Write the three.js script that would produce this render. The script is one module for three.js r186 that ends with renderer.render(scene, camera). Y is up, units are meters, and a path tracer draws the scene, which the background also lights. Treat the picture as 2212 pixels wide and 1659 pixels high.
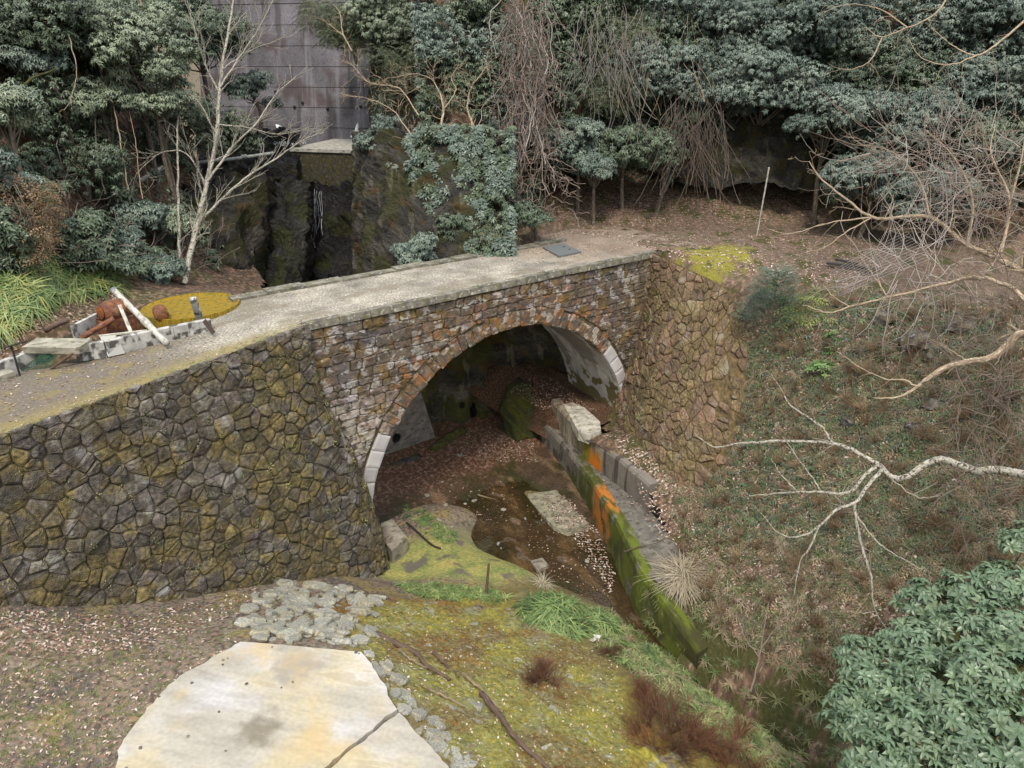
import * as THREE from 'three';
import { mergeGeometries } from 'three/addons/utils/BufferGeometryUtils.js';

// ---------------------------------------------------------------- camera, sky, sun, exposure
const scene = new THREE.Scene();
const CAM = new THREE.Vector3(-5.26, 4.7, 13.3), PITCH = 24 * Math.PI / 180;
const AHEAD = new THREE.Vector3(0.6029, 0, -0.7978), SIDE = new THREE.Vector3(0.7978, 0, 0.6029);
const LOOK = AHEAD.clone().multiplyScalar(Math.cos(PITCH)).add(new THREE.Vector3(0, -Math.sin(PITCH), 0));
const camera = new THREE.PerspectiveCamera(56.73, 4 / 3, 0.1, 600);
camera.position.copy(CAM); camera.lookAt(CAM.clone().add(LOOK)); camera.updateMatrixWorld();

function overcastSky() {
  const w = 64, h = 32, d = new Float32Array(w * h * 4);
  for (let j = 0; j < h; j++) for (let i = 0; i < w; i++) {
    const el = Math.max(0, Math.sin(((j + 0.5) / h - 0.5) * Math.PI)), k = (1 + 2 * el) / 3, o = (j * w + i) * 4;
    d[o] = 0.93 * k; d[o + 1] = 0.985 * k; d[o + 2] = 1.06 * k; d[o + 3] = 1;
  }
  const t = new THREE.DataTexture(d, w, h, THREE.RGBAFormat, THREE.FloatType);
  t.mapping = THREE.EquirectangularReflectionMapping; t.magFilter = THREE.LinearFilter; t.needsUpdate = true; return t;
}
scene.background = overcastSky(); scene.environment = scene.background;
const sun = new THREE.DirectionalLight(0xfff3e2, 1.5);
sun.position.set(-14, 38, 20); sun.target.position.set(3, -3, 0); scene.add(sun, sun.target);
sun.castShadow = true; sun.shadow.radius = 24; sun.shadow.mapSize.set(2048, 2048);
Object.assign(sun.shadow.camera, { left: -30, right: 30, top: 30, bottom: -30, near: 1, far: 120 });
const renderer = new THREE.WebGLRenderer({ antialias: true });
renderer.toneMapping = THREE.LinearToneMapping; renderer.toneMappingExposure = 1.95;
renderer.shadowMap.enabled = true; renderer.setSize(1024, 768);

// ---------------------------------------------------------------- helpers
const V = (x, y, z) => new THREE.Vector3(x, y, z);
function rng(seed) { let a = seed >>> 0; return () => { a = (a + 0x6D2B79F5) >>> 0; let t = Math.imul(a ^ (a >>> 15), 1 | a); t = (t + Math.imul(t ^ (t >>> 7), 61 | t)) ^ t; return ((t ^ (t >>> 14)) >>> 0) / 4294967296; }; }
const lerp = (a, b, t) => a + (b - a) * t, clamp = (x, a = 0, b = 1) => Math.min(b, Math.max(a, x));
const smooth = (a, b, x) => { const t = clamp((x - a) / (b - a)); return t * t * (3 - 2 * t); };
const rr = (R, a, b) => a + (b - a) * R();
// survey of the place: the sight line through a point of the photograph (2212 x 1659 grid), met with a level y, or followed for a depth t
function sight(u, v) { const x = (u - 1106) / 1536, y = (829.5 - v) / 1536, c = Math.cos(PITCH), s = Math.sin(PITCH); return V(AHEAD.x * (c + y * s) + SIDE.x * x, y * c - s, AHEAD.z * (c + y * s) + SIDE.z * x); }
const atY = (u, v, y) => { const d = sight(u, v); return CAM.clone().addScaledVector(d, (y - CAM.y) / d.y); };
const atD = (u, v, t) => CAM.clone().addScaledVector(sight(u, v), t);
const atZ = (u, v, z) => { const d = sight(u, v); return CAM.clone().addScaledVector(d, (z - CAM.z) / d.z); };

// gradient noise
const PERM = new Uint8Array(1024); { const R = rng(7), p = [...Array(256).keys()]; for (let i = 255; i > 0; i--) { const j = Math.floor(R() * (i + 1)); [p[i], p[j]] = [p[j], p[i]]; } for (let i = 0; i < 1024; i++) PERM[i] = p[i & 255]; }
const fade = t => t * t * t * (t * (t * 6 - 15) + 10);
const g3 = (h, x, y, z) => { h &= 15; const u = h < 8 ? x : y, v = h < 4 ? y : (h === 12 || h === 14 ? x : z); return ((h & 1) ? -u : u) + ((h & 2) ? -v : v); };
function n3(x, y, z) {
  let X = Math.floor(x), Y = Math.floor(y), Z = Math.floor(z); x -= X; y -= Y; z -= Z; X &= 255; Y &= 255; Z &= 255;
  const u = fade(x), v = fade(y), w = fade(z), A = PERM[X] + Y, AA = PERM[A] + Z, AB = PERM[A + 1] + Z, B = PERM[X + 1] + Y, BA = PERM[B] + Z, BB = PERM[B + 1] + Z;
  return lerp(lerp(lerp(g3(PERM[AA], x, y, z), g3(PERM[BA], x - 1, y, z), u), lerp(g3(PERM[AB], x, y - 1, z), g3(PERM[BB], x - 1, y - 1, z), u), v),
    lerp(lerp(g3(PERM[AA + 1], x, y, z - 1), g3(PERM[BA + 1], x - 1, y, z - 1), u), lerp(g3(PERM[AB + 1], x, y - 1, z - 1), g3(PERM[BB + 1], x - 1, y - 1, z - 1), u), v), w);
}
// two-dimensional noise, wrapping after p lattice cells (p = 0: no wrap)
const GX = [1, 1, -1, -1, 1.3, -1.3, 0, 0], GY = [1, -1, 1, -1, 0, 0, 1.3, -1.3];
function n2(x, y, p = 0) {
  let X = Math.floor(x), Y = Math.floor(y); x -= X; y -= Y; let X1 = X + 1, Y1 = Y + 1;
  if (p) { X = ((X % p) + p) % p; Y = ((Y % p) + p) % p; X1 = X + 1 === p ? 0 : X + 1; Y1 = Y + 1 === p ? 0 : Y + 1; }
  Y &= 255; Y1 &= 255; const A = PERM[X & 255], B = PERM[X1 & 255], a = PERM[A + Y] & 7, b = PERM[B + Y] & 7, c = PERM[A + Y1] & 7, d = PERM[B + Y1] & 7, u = x * x * x * (x * (x * 6 - 15) + 10), v = y * y * y * (y * (y * 6 - 15) + 10), x1 = x - 1, y1 = y - 1;
  const e = GX[a] * x + GY[a] * y, f = GX[c] * x + GY[c] * y1; return (e + (GX[b] * x1 + GY[b] * y - e) * u) * (1 - v) + (f + (GX[d] * x1 + GY[d] * y1 - f) * u) * v;
}
const fb2 = (x, y, o = 4, p = 0) => { let s = 0, a = 0.55; for (let i = 0; i < o; i++) { s += a * n2(x, y, p); x *= 2; y *= 2; x += p ? 0 : 13.7; y += p ? 0 : 7.1; p *= 2; a *= 0.55; } return s; };
const fb3 = (x, y, z, o = 4) => { let s = 0, a = 0.55; for (let i = 0; i < o; i++) { s += a * n3(x, y, z); x = x * 2 + 5.3; y = y * 2 + 1.7; z = z * 2 + 9.1; a *= 0.55; } return s; };

// textures computed from a function (x, y in 0..1) that fills c with sRGB 0..255
function makeTexture(w, h, fn, srgb = true) {
  const d = new Uint8Array(w * h * 4), c = [0, 0, 0];
  for (let j = 0; j < h; j++) for (let i = 0; i < w; i++) { fn((i + 0.5) / w, (j + 0.5) / h, c); const o = (j * w + i) * 4; for (let k = 0; k < 3; k++) d[o + k] = clamp(c[k], 0, 255); d[o + 3] = 255; }
  const t = new THREE.DataTexture(d, w, h, THREE.RGBAFormat); t.wrapS = t.wrapT = THREE.RepeatWrapping; t.magFilter = THREE.LinearFilter; if (srgb) t.colorSpace = THREE.SRGBColorSpace; t.needsUpdate = true; return t;
}
const put = (c, a) => { c[0] = a[0]; c[1] = a[1]; c[2] = a[2]; };
const blend = (c, a, t) => { c[0] += (a[0] - c[0]) * t; c[1] += (a[1] - c[1]) * t; c[2] += (a[2] - c[2]) * t; };
const gain = (c, k) => { c[0] *= k; c[1] *= k; c[2] *= k; };
const grey = (c, g) => { c[0] = c[1] = c[2] = g; };
const mat = (o) => new THREE.MeshStandardMaterial({ roughness: 0.9, ...o });
const rgb = (r, g, b) => new THREE.Color().setRGB(r, g, b);

// geometry collected piece by piece
class Shape {
  constructor() { this.p = []; this.t = []; this.c = []; this.i = []; this.tint = null; }
  v(x, y, z, u = 0, w = 0) { this.p.push(x, y, z); this.t.push(u, w); if (this.tint) this.c.push(...this.tint); return this.p.length / 3 - 1; }
  pv(q, u, w) { return this.v(q.x, q.y, q.z, u, w); }
  tri(a, b, c) { this.i.push(a, b, c); }
  quad(a, b, c, d) { this.i.push(a, b, c, a, c, d); }
  // an open box face by face with its own corners (8 points: bottom 0-3 anticlockwise seen from above, top 4-7), uv in metres
  hexa(q, s = 1) {
    for (const f of [[4, 5, 6, 7], [3, 2, 1, 0], [0, 1, 5, 4], [1, 2, 6, 5], [2, 3, 7, 6], [3, 0, 4, 7]]) {
      const a = q[f[0]], b = q[f[1]], d = q[f[3]], lu = a.distanceTo(b) * s, lv = a.distanceTo(d) * s, o = (a.x + a.z) * s, o2 = a.y * s;
      const k = [this.pv(q[f[0]], o, o2), this.pv(q[f[1]], o + lu, o2), this.pv(q[f[2]], o + lu, o2 + lv), this.pv(q[f[3]], o, o2 + lv)]; this.quad(...k);
    }
  }
  box(cx, cy, cz, sx, sy, sz, turn = 0, s = 1, tiltZ = 0, tiltX = 0) {
    const m = new THREE.Matrix4().makeRotationFromEuler(new THREE.Euler(tiltX, turn, tiltZ, 'YXZ')), q = [];
    for (const y of [-0.5, 0.5]) for (const [x, z] of [[-0.5, 0.5], [0.5, 0.5], [0.5, -0.5], [-0.5, -0.5]]) q.push(V(x * sx, y * sy, z * sz).applyMatrix4(m).add(V(cx, cy, cz)));
    this.hexa(q, s);
  }
  tube(pts, rad, n = 6, cap = true, us = 1) {
    const R = i => typeof rad === 'number' ? rad : rad[Math.min(i, rad.length - 1)], T = V(), N = V(), B = V(); let last = null, len = 0;
    for (let k = 0; k < pts.length; k++) {
      T.copy(pts[Math.min(k + 1, pts.length - 1)]).sub(pts[Math.max(k - 1, 0)]).normalize();
      if (k === 0) { N.set(Math.abs(T.y) > 0.9 ? 1 : 0, Math.abs(T.y) > 0.9 ? 0 : 1, 0); }
      N.addScaledVector(T, -N.dot(T)); if (N.lengthSq() < 1e-8) N.set(T.z, T.x, T.y).addScaledVector(T, -V(T.z, T.x, T.y).dot(T)); N.normalize(); B.crossVectors(T, N);
      if (k) len += pts[k].distanceTo(pts[k - 1]);
      const ring = [];
      for (let j = 0; j <= n; j++) { const a = j / n * 2 * Math.PI, c = Math.cos(a) * R(k), s = Math.sin(a) * R(k); ring.push(this.v(pts[k].x + N.x * c + B.x * s, pts[k].y + N.y * c + B.y * s, pts[k].z + N.z * c + B.z * s, j / n * us, len)); }
      if (last) for (let j = 0; j < n; j++) this.quad(last[j], last[j + 1], ring[j + 1], ring[j]);
      if (cap && (k === 0 || k === pts.length - 1)) { const m = this.pv(pts[k], 0.5, len); for (let j = 0; j < n; j++) k === 0 ? this.tri(m, ring[j + 1], ring[j]) : this.tri(m, ring[j], ring[j + 1]); }
      last = ring;
    }
  }
  geo(shading = 'smooth') {
    let g = new THREE.BufferGeometry(); g.setAttribute('position', new THREE.Float32BufferAttribute(this.p, 3)); g.setAttribute('uv', new THREE.Float32BufferAttribute(this.t, 2));
    if (this.c.length) g.setAttribute('color', new THREE.Float32BufferAttribute(this.c, 3)); g.setIndex(this.i);
    if (shading === 'flat') g = g.toNonIndexed(); g.computeVertexNormals(); return g;
  }
  mesh(name, m, parent, shading) { const o = new THREE.Mesh(this.geo(shading), m); return own(o, name, parent); }
}
const taken = new Map();
function numbered(name) { const k = taken.get(name) || 0; taken.set(name, k + 1); return k ? `${name}_${String(k).padStart(3, '0')}` : name; }
function own(o, name, parent = scene) { o.name = parent === scene ? numbered(name) : name; o.castShadow = o.receiveShadow = true; parent.add(o); return o; }
function tag(o, label, category, group) { o.userData.label = label; o.userData.category = category; if (group) o.userData.group = group; return o; }
function thing(name, label, category, p = V(0, 0, 0), group) { const g = own(new THREE.Group(), name); g.position.copy(p); return tag(g, label, category, group); }
const structure = o => { o.userData.kind = 'structure'; return o; };
const stuff = (o, label) => { o.userData.kind = 'stuff'; if (label) o.userData.label = label; return o; };
// many copies of one small geometry (leaves, blades): one object
function copies(name, g, m, list, parent = scene, colors) {
  const o = new THREE.InstancedMesh(g, m, list.length); list.forEach((q, k) => o.setMatrixAt(k, q)); if (colors) colors.forEach((c, k) => o.setColorAt(k, c)); return stuff(own(o, name, parent));
}
const place = (p, q, s, sy = s) => new THREE.Matrix4().compose(p, q, V(s, sy, s));
const UP = V(0, 1, 0), Q = () => new THREE.Quaternion();
const lean = (n, spin) => Q().setFromUnitVectors(UP, n).multiply(Q().setFromAxisAngle(UP, spin));

// smooth curve through points
const curve = (pts, n) => { const c = new THREE.CatmullRomCurve3(pts, false, 'centripetal'); return Array.from({ length: n + 1 }, (_, k) => c.getPoint(k / n)); };

// thin-plate spline through survey points [x, z, y], kept on a grid over the rectangle
function surveyed(pts, x0, x1, z0, z1, step = 0.15) {
  const n = pts.length, N = n + 3, A = Array.from({ length: N }, () => new Float64Array(N + 1)), U = r2 => r2 < 1e-9 ? 0 : 0.5 * r2 * Math.log(r2);
  for (let i = 0; i < n; i++) { for (let j = 0; j < n; j++) A[i][j] = U((pts[i][0] - pts[j][0]) ** 2 + (pts[i][1] - pts[j][1]) ** 2); A[i][i] += 0.05; A[i][n] = A[n][i] = 1; A[i][n + 1] = A[n + 1][i] = pts[i][0]; A[i][n + 2] = A[n + 2][i] = pts[i][1]; A[i][N] = pts[i][2]; }
  for (let c = 0; c < N; c++) { let b = c; for (let r = c + 1; r < N; r++) if (Math.abs(A[r][c]) > Math.abs(A[b][c])) b = r; [A[c], A[b]] = [A[b], A[c]]; for (let r = 0; r < N; r++) if (r !== c) { const f = A[r][c] / A[c][c]; if (f) for (let k = c; k <= N; k++) A[r][k] -= f * A[c][k]; } }
  const w = A.map((r, i) => r[N] / r[i]), nx = Math.ceil((x1 - x0) / step) + 1, nz = Math.ceil((z1 - z0) / step) + 1, G = new Float32Array(nx * nz);
  for (let j = 0; j < nz; j++) for (let i = 0; i < nx; i++) { const x = x0 + i * step, z = z0 + j * step; let s = w[n] + w[n + 1] * x + w[n + 2] * z; for (let k = 0; k < n; k++) { const dx = x - pts[k][0], dz = z - pts[k][1]; s += w[k] * U(dx * dx + dz * dz); } G[j * nx + i] = s; }
  return (x, z) => { const fx = clamp((x - x0) / step, 0, nx - 1.001), fz = clamp((z - z0) / step, 0, nz - 1.001), i = Math.floor(fx), j = Math.floor(fz), a = fx - i, b = fz - j, o = j * nx + i; return (G[o] * (1 - a) + G[o + 1] * a) * (1 - b) + (G[o + nx] * (1 - a) + G[o + nx + 1] * a) * b; };
}
// ground sheet over a rectangle; rough(x, z) adds small relief; the texture spans the rectangle
function groundSheet(name, h, x0, x1, z0, z1, step, m, keep) {
  const nx = Math.round((x1 - x0) / step), nz = Math.round((z1 - z0) / step), S = new Shape(), id = [];
  for (let j = 0; j <= nz; j++) for (let i = 0; i <= nx; i++) { const x = lerp(x0, x1, i / nx), z = lerp(z0, z1, j / nz); S.v(x, h(x, z), z, i / nx, j / nz); }
  for (let j = 0; j < nz; j++) for (let i = 0; i < nx; i++) { if (keep && !keep(lerp(x0, x1, (i + 0.5) / nx), lerp(z0, z1, (j + 0.5) / nz))) continue; const a = j * (nx + 1) + i; S.quad(a, a + nx + 1, a + nx + 2, a + 1); }
  return structure(S.mesh(name, m));
}
const slopeAt = (h, x, z, e = 0.08) => V(h(x - e, z) - h(x + e, z), 2 * e, h(x, z - e) - h(x, z + e)).normalize();
// rock face: a net of points, smoothed and roughened along its normals
function rockFace(name, rows, nu, nv, amp, freq, m, parent, us = 1, shape = fb3) {
  const R = rows.map(r => curve(r, nu)), cols = []; for (let i = 0; i <= nu; i++) cols.push(curve(R.map(r => r[i]), nv));
  const S = new Shape(), at = (i, j) => cols[clamp(i, 0, nu)][clamp(j, 0, nv)];
  for (let j = 0; j <= nv; j++) for (let i = 0; i <= nu; i++) {
    const p = at(i, j), n = V().crossVectors(at(i + 1, j).clone().sub(at(i - 1, j)), at(i, j + 1).clone().sub(at(i, j - 1))).normalize().negate();
    const d = amp * shape(p.x * freq, p.y * freq, p.z * freq), q = p.clone().addScaledVector(n, d); S.pv(q, i / nu * us, j / nv);
  }
  for (let j = 0; j < nv; j++) for (let i = 0; i < nu; i++) { const a = j * (nu + 1) + i; S.quad(a, a + nu + 1, a + nu + 2, a + 1); }
  return S.mesh(name, m, parent);
}
const ridged = (x, y, z) => { let s = 0, a = 0.6; for (let i = 0; i < 6; i++) { s += a * (0.5 - Math.abs(n3(x, y * 0.5, z)) * 1.6); x = x * 2 + 3.1; y = y * 2 + 8.2; z = z * 2 + 1.9; a *= 0.56; } return s; };

// masonry: cells of scattered seeds, and one stone per cell
function cells(seeds, box) {
  return seeds.map((s, i) => {
    let P = [[box[0], box[2]], [box[1], box[2]], [box[1], box[3]], [box[0], box[3]]];
    for (let j = 0; j < seeds.length && P.length; j++) {
      if (j === i) continue; const t = seeds[j], dx = t[0] - s[0], dy = t[1] - s[1]; if (dx * dx + dy * dy > 2.2) continue;
      P = clip(P, (s[0] + t[0]) / 2, (s[1] + t[1]) / 2, dx, dy);
    }
    return P;
  });
}
function clip(P, mx, my, nx, ny) { // keeps what lies against (nx, ny) of the point (mx, my)
  const out = []; for (let k = 0; k < P.length; k++) { const a = P[k], b = P[(k + 1) % P.length], da = (a[0] - mx) * nx + (a[1] - my) * ny, db = (b[0] - mx) * nx + (b[1] - my) * ny; if (da <= 0) out.push(a); if ((da < 0 && db > 0) || (da > 0 && db < 0)) { const t = da / (da - db); out.push([lerp(a[0], b[0], t), lerp(a[1], b[1], t)]); } } return out;
}
const areaOf = P => { let s = 0; for (let k = 0; k < P.length; k++) { const a = P[k], b = P[(k + 1) % P.length]; s += a[0] * b[1] - a[1] * b[0]; } return s / 2; };
const centre = P => { let x = 0, y = 0; for (const p of P) { x += p[0]; y += p[1]; } return [x / P.length, y / P.length]; };
// P: outline on the wall (metres); surf(a, b, d): point of the wall, d in front of it
function stoneShape(P, surf, R, { gap = 0.008, proud = 0.06, base = -0.09, round = 1, n = 10, tint = [1, 1, 1], us = 1, uo = null, uv = null, rough = 0.02, mid = 0.94 } = {}) {
  // corners cut a little, short edges dropped
  let o = []; for (let i = 0; i < P.length; i++) { const a = P[i], b = P[(i + 1) % P.length], z = P[(i + P.length - 1) % P.length], l = Math.hypot(b[0] - a[0], b[1] - a[1]), m = Math.hypot(z[0] - a[0], z[1] - a[1]); if (l < 0.03 && P.length > 4) continue; if (!round) { o.push(a); continue; } const c = rr(R, 0.012, 0.04) * round; o.push([lerp(a[0], z[0], Math.min(0.3, c / m)), lerp(a[1], z[1], Math.min(0.3, c / m))], [lerp(a[0], b[0], Math.min(0.3, c / l)), lerp(a[1], b[1], Math.min(0.3, c / l))]); }
  n = o.length;
  const c = centre(o), S = new Shape(); S.tint = tint; const ou = uo ? uo[0] : R() * 9, ov = uo ? uo[1] : R() * 9;
  const put1 = (a, b, d) => { const p = surf(a, b, d); const w = uv ? uv(a, b) : [a * us + ou, b * us + ov]; return S.v(p.x, p.y, p.z, w[0], w[1]); };
  const sx = rr(R, -0.5, 0.5) * proud, sy = rr(R, -0.5, 0.5) * proud, rings = [];
  for (const [k, d, j] of [[1, base, 0], [mid, proud * 0.6, 1], [mid * 0.74, proud, 1]]) rings.push(o.map(q => {
    const dx = q[0] - c[0], dy = q[1] - c[1], l = Math.hypot(dx, dy) || 1, sc = Math.max(0.1, k * (l - gap) / l) * (j ? 1 + rr(R, -0.035, 0.035) : 1), w = Math.max(l, 0.05);
    return put1(c[0] + dx * sc, c[1] + dy * sc, d + (j ? rr(R, -rough, rough) + (sx * dx + sy * dy) / w * k : 0));
  }));
  for (let r = 0; r < 2; r++) for (let k = 0; k < n; k++) S.quad(rings[r][k], rings[r][(k + 1) % n], rings[r + 1][(k + 1) % n], rings[r + 1][k]);
  const m = put1(c[0], c[1], proud + rr(R, -rough, rough)); for (let k = 0; k < n; k++) S.tri(rings[2][k], rings[2][(k + 1) % n], m);
  return S;
}
// a loose stone: a lump of about sx, sy, sz with flattened sides
function boulder(R, sx, sy, sz, tint = null, detail = 1, rough = 0.22) {
  const g = new THREE.IcosahedronGeometry(0.5, detail), p = g.attributes.position, S = new Shape(), off = R() * 50, cuts = []; if (tint) S.tint = tint;
  for (let k = 0; k < 6; k++) cuts.push([V(rr(R, -1, 1), rr(R, -1, 1), rr(R, -1, 1)).normalize(), rr(R, 0.26, 0.44)]);
  const map = new Map(), ids = [];
  for (let k = 0; k < p.count; k++) {
    const key = `${p.getX(k).toFixed(3)},${p.getY(k).toFixed(3)},${p.getZ(k).toFixed(3)}`; let id = map.get(key);
    if (id === undefined) { const q = V(p.getX(k), p.getY(k), p.getZ(k)); q.multiplyScalar(1 + rough * fb3(q.x * 3 + off, q.y * 3, q.z * 3, 2)); for (const [n, d] of cuts) { const e = q.dot(n) - d; if (e > 0) q.addScaledVector(n, -e); } id = S.v(q.x * sx, q.y * sy, q.z * sz, (q.x + q.z * 0.5) * sx + off, (q.y + q.z * 0.6) * sz + off); map.set(key, id); }
    ids.push(id);
  }
  S.i = ids; return S;
}
console.log('helpers ready');
// ---------------------------------------------------------------- surfaces
const tile = (size, per, fn, srgb = true) => makeTexture(size, size, (x, y, c) => fn(x * per, y * per, per, c), srgb);
// bare dark rock with pale lichen, mossy rock, brown stained rock: each tile covers two metres
const T_rock = tile(512, 8, (x, y, p, c) => { const a = fb2(x, y, 5, p), b = n2(x * 6, y * 6, p * 6), e = fb2(x * 2 + 3, y * 2, 4, p * 2); put(c, [88, 83, 75]); gain(c, 1 + 0.75 * a + 0.25 * b); blend(c, [150, 150, 148], smooth(0.2, 0.4, e) * 0.7); blend(c, [84, 74, 44], smooth(0.0, 0.3, fb2(x + 4, y, 4, p)) * 0.75); });
const T_moss = tile(512, 8, (x, y, p, c) => { const a = fb2(x, y, 5, p), b = n2(x * 10, y * 10, p * 10), e = fb2(x * 2, y * 2 + 5, 4, p * 2); put(c, [84, 72, 44]); blend(c, [100, 86, 36], smooth(-0.1, 0.35, a)); blend(c, [66, 58, 46], smooth(0.0, 0.35, e) * 0.9); blend(c, [92, 90, 86], smooth(0.16, 0.34, fb2(x, y + 3, 5, p)) * 0.85); gain(c, 1 + 0.3 * b); });
const T_brown = tile(512, 8, (x, y, p, c) => { const a = fb2(x, y, 5, p), b = n2(x * 10, y * 10, p * 10), e = fb2(x * 2, y * 2 + 5, 4, p * 2); put(c, [112, 92, 68]); blend(c, [112, 98, 52], smooth(-0.05, 0.3, a) * 0.8); blend(c, [90, 78, 64], smooth(0.05, 0.4, e)); blend(c, [140, 132, 120], smooth(0.2, 0.4, fb2(x, y + 3, 5, p)) * 0.8); gain(c, 1 + 0.25 * b); });
const T_litter = tile(512, 8, (x, y, p, c) => { const a = n2(x * 6, y * 6, p * 6), b = n2(x * 13 + 4, y * 13, p * 13), d = n2(x * 9, y * 9 + 3, p * 9); put(c, [92, 64, 50]); blend(c, [56, 40, 32], smooth(0.1, 0.5, -a)); blend(c, [138, 102, 84], smooth(0.1, 0.45, b) * 0.9); blend(c, [176, 150, 132], smooth(0.3, 0.5, d) * 0.8); });
const T_grain = tile(512, 8, (x, y, p, c) => grey(c, 128 + 130 * fb2(x, y, 6, p) + 26 * n2(x * 12, y * 12, p * 12)), false);
const T_fine = tile(512, 32, (x, y, p, c) => grey(c, 128 + 150 * fb2(x, y, 4, p)), false);
for (const t of [T_rock, T_moss, T_brown, T_grain, T_fine, T_litter]) t.repeat.set(0.5, 0.5);
const M_rock = mat({ map: T_rock, bumpMap: T_grain, bumpScale: 0.045, vertexColors: true, roughness: 0.82 });
const M_moss = mat({ map: T_moss, bumpMap: T_grain, bumpScale: 0.05, vertexColors: true, roughness: 1 });
const M_brown = mat({ map: T_brown, bumpMap: T_grain, bumpScale: 0.045, vertexColors: true, roughness: 0.95 });
const T_mortar = tile(256, 16, (x, y, p, c) => { put(c, [88, 78, 60]); gain(c, 1 + 0.7 * fb2(x, y, 4, p)); blend(c, [88, 84, 44], smooth(0, 0.3, fb2(x + 5, y, 3, p)) * 0.6); });
T_mortar.repeat.set(0.5, 0.5);
const M_mortar = mat({ map: T_mortar, bumpMap: T_grain, bumpScale: 0.04, roughness: 1 });
const T_concrete = tile(512, 8, (x, y, p, c) => { const a = fb2(x, y, 5, p), s = fb2(x * 3, y * 0.5, 4, 0), b = n2(x * 16, y * 16, p * 16); put(c, [166, 163, 154]); gain(c, 1 + 0.3 * a + 0.06 * b); blend(c, [98, 95, 84], smooth(0.1, 0.4, fb2(x + 2, y * 2, 5, p)) * 0.7); });
T_concrete.repeat.set(0.5, 0.5);
const M_concrete = mat({ map: T_concrete, bumpMap: T_grain, bumpScale: 0.012, roughness: 0.9 });

const knots = (k, x) => { let i = 0; while (i < k.length - 2 && k[i + 1][0] < x) i++; const [a, b] = [k[i], k[i + 1]]; return lerp(a[1], b[1], clamp((x - a[0]) / (b[0] - a[0]))); };
// ---------------------------------------------------------------- the lie of the land, from survey points [x, z, y]
const sp = (u, v, y) => { const p = atY(u, v, y); return [p.x, p.z, p.y]; }, sd = (u, v, t) => { const p = atD(u, v, t); return [p.x, p.z, p.y]; };
const padY = (x, z) => -3.25 - 0.1 * (x + 3.56) - 0.02 * (z - 4.2);
const padAt = (u, v) => { const d = sight(u, v), n = V(0.1, 1, 0.02), q = V(-3.56, -3.25, 4.2); return CAM.clone().addScaledVector(d, q.sub(CAM).dot(n) / d.dot(n)); };
const leftBank0 = surveyed([[-9, 2.6, -1.9], [-6.3, 2.1, -2.62], [-5.24, 2.0, -3.25], [-3.9, 1.85, -3.92], [-2.2, 1.55, -4.6], [-0.9, 1.4, -5.2], [0.4, 1.2, -5.95],
  [-3.56, 4.2, -3.32], [-2.1, 5.3, -3.5], [-2.15, 6.6, -3.53], [-2.1, 7.8, -3.56], [-5.5, 5.6, -3.16], [-4, 7, -3.36], [-7, 6, -2.95], [-6, 4, -2.98], [-8, 4, -2.6], [-10, 8, -2.7], [-4, 11, -3.4], [-2, 11, -3.65], [-8, 12, -2.9],
  sp(600, 1300, -4.15), sp(700, 1300, -4.5), sp(800, 1280, -5.0), sp(720, 1380, -3.75), sp(860, 1430, -3.9), sp(900, 1330, -4.9), sp(1000, 1345, -5.2), sp(1130, 1345, -5.6), sp(1000, 1420, -4.6), sp(1000, 1520, -4.1), sp(1200, 1450, -5.15), sp(1100, 1600, -3.95), sp(1350, 1600, -5.0), sp(1250, 1360, -5.9), sp(1400, 1450, -5.85), sp(1600, 1560, -5.9), sp(1550, 1640, -5.4),
  sp(860, 1220, -6), sp(1100, 1250, -6), sp(880, 1150, -6.05), sp(1000, 1200, -6.04), sp(1030, 1120, -6.25), sp(1130, 1225, -6.2), sp(880, 1085, -6.25), [3.9, 4, -6.5], [4.1, 6, -6.6], [4.15, 8, -6.7], [4.1, 10, -6.75], [4.1, 13, -6.8], [0, 11, -4.6], [2, 11, -5.5], [2, 13, -5.5], [-1, 13, -4.3], [3.6, 0.5, -6.75], [3.7, 2.5, -6.75], [4.6, 2, -7.3], [5, 6, -7.4], [5, 10, -7.6], [0.5, -2, -6.5], [3, -2, -6.9]], -12.5, 5.5, -1.5, 14.5);
const padEdge = [[250, 1662], [268, 1600], [318, 1530], [400, 1455], [520, 1388], [600, 1394], [780, 1410], [822, 1470], [858, 1534], [915, 1598], [968, 1656], [1010, 1720]].map(p => padAt(...p));
const inPad = (x, z) => { let w = false; const P = [...padEdge, V(-1.9, 0, 11), V(-6.4, 0, 11)]; for (let i = 0, j = P.length - 1; i < P.length; j = i++) if ((P[i].z > z) !== (P[j].z > z) && x < (P[j].x - P[i].x) * (z - P[i].z) / (P[j].z - P[i].z) + P[i].x) w = !w; return w; };
const mound = (x, z) => smooth(-2.5, -1.6, x) * smooth(2.2, 3.4, z);
const leftBank = (x, z) => { const h = leftBank1(x, z); return inPad(x, z) ? Math.min(h, padY(x, z) - 0.06) : h; };
const leftBank1 = (x, z) => leftBank0(x, z) + 0.05 * fb2(x * 1.1, z * 1.1, 3) + (0.03 + 0.11 * mound(x, z)) * fb2(x * 3.3 + 9, z * 3.3, 4) * smooth(-6.3, -5.6, leftBank0(x, z));
const bed = (x, z) => -6.3 - 0.085 * clamp(z, -1, 12) + 0.25 * smooth(-0.5, -5, z) + 0.05 * fb2(x * 1.5, z * 1.5, 4) + 0.14 * smooth(5.2, 7.5, x);
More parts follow.
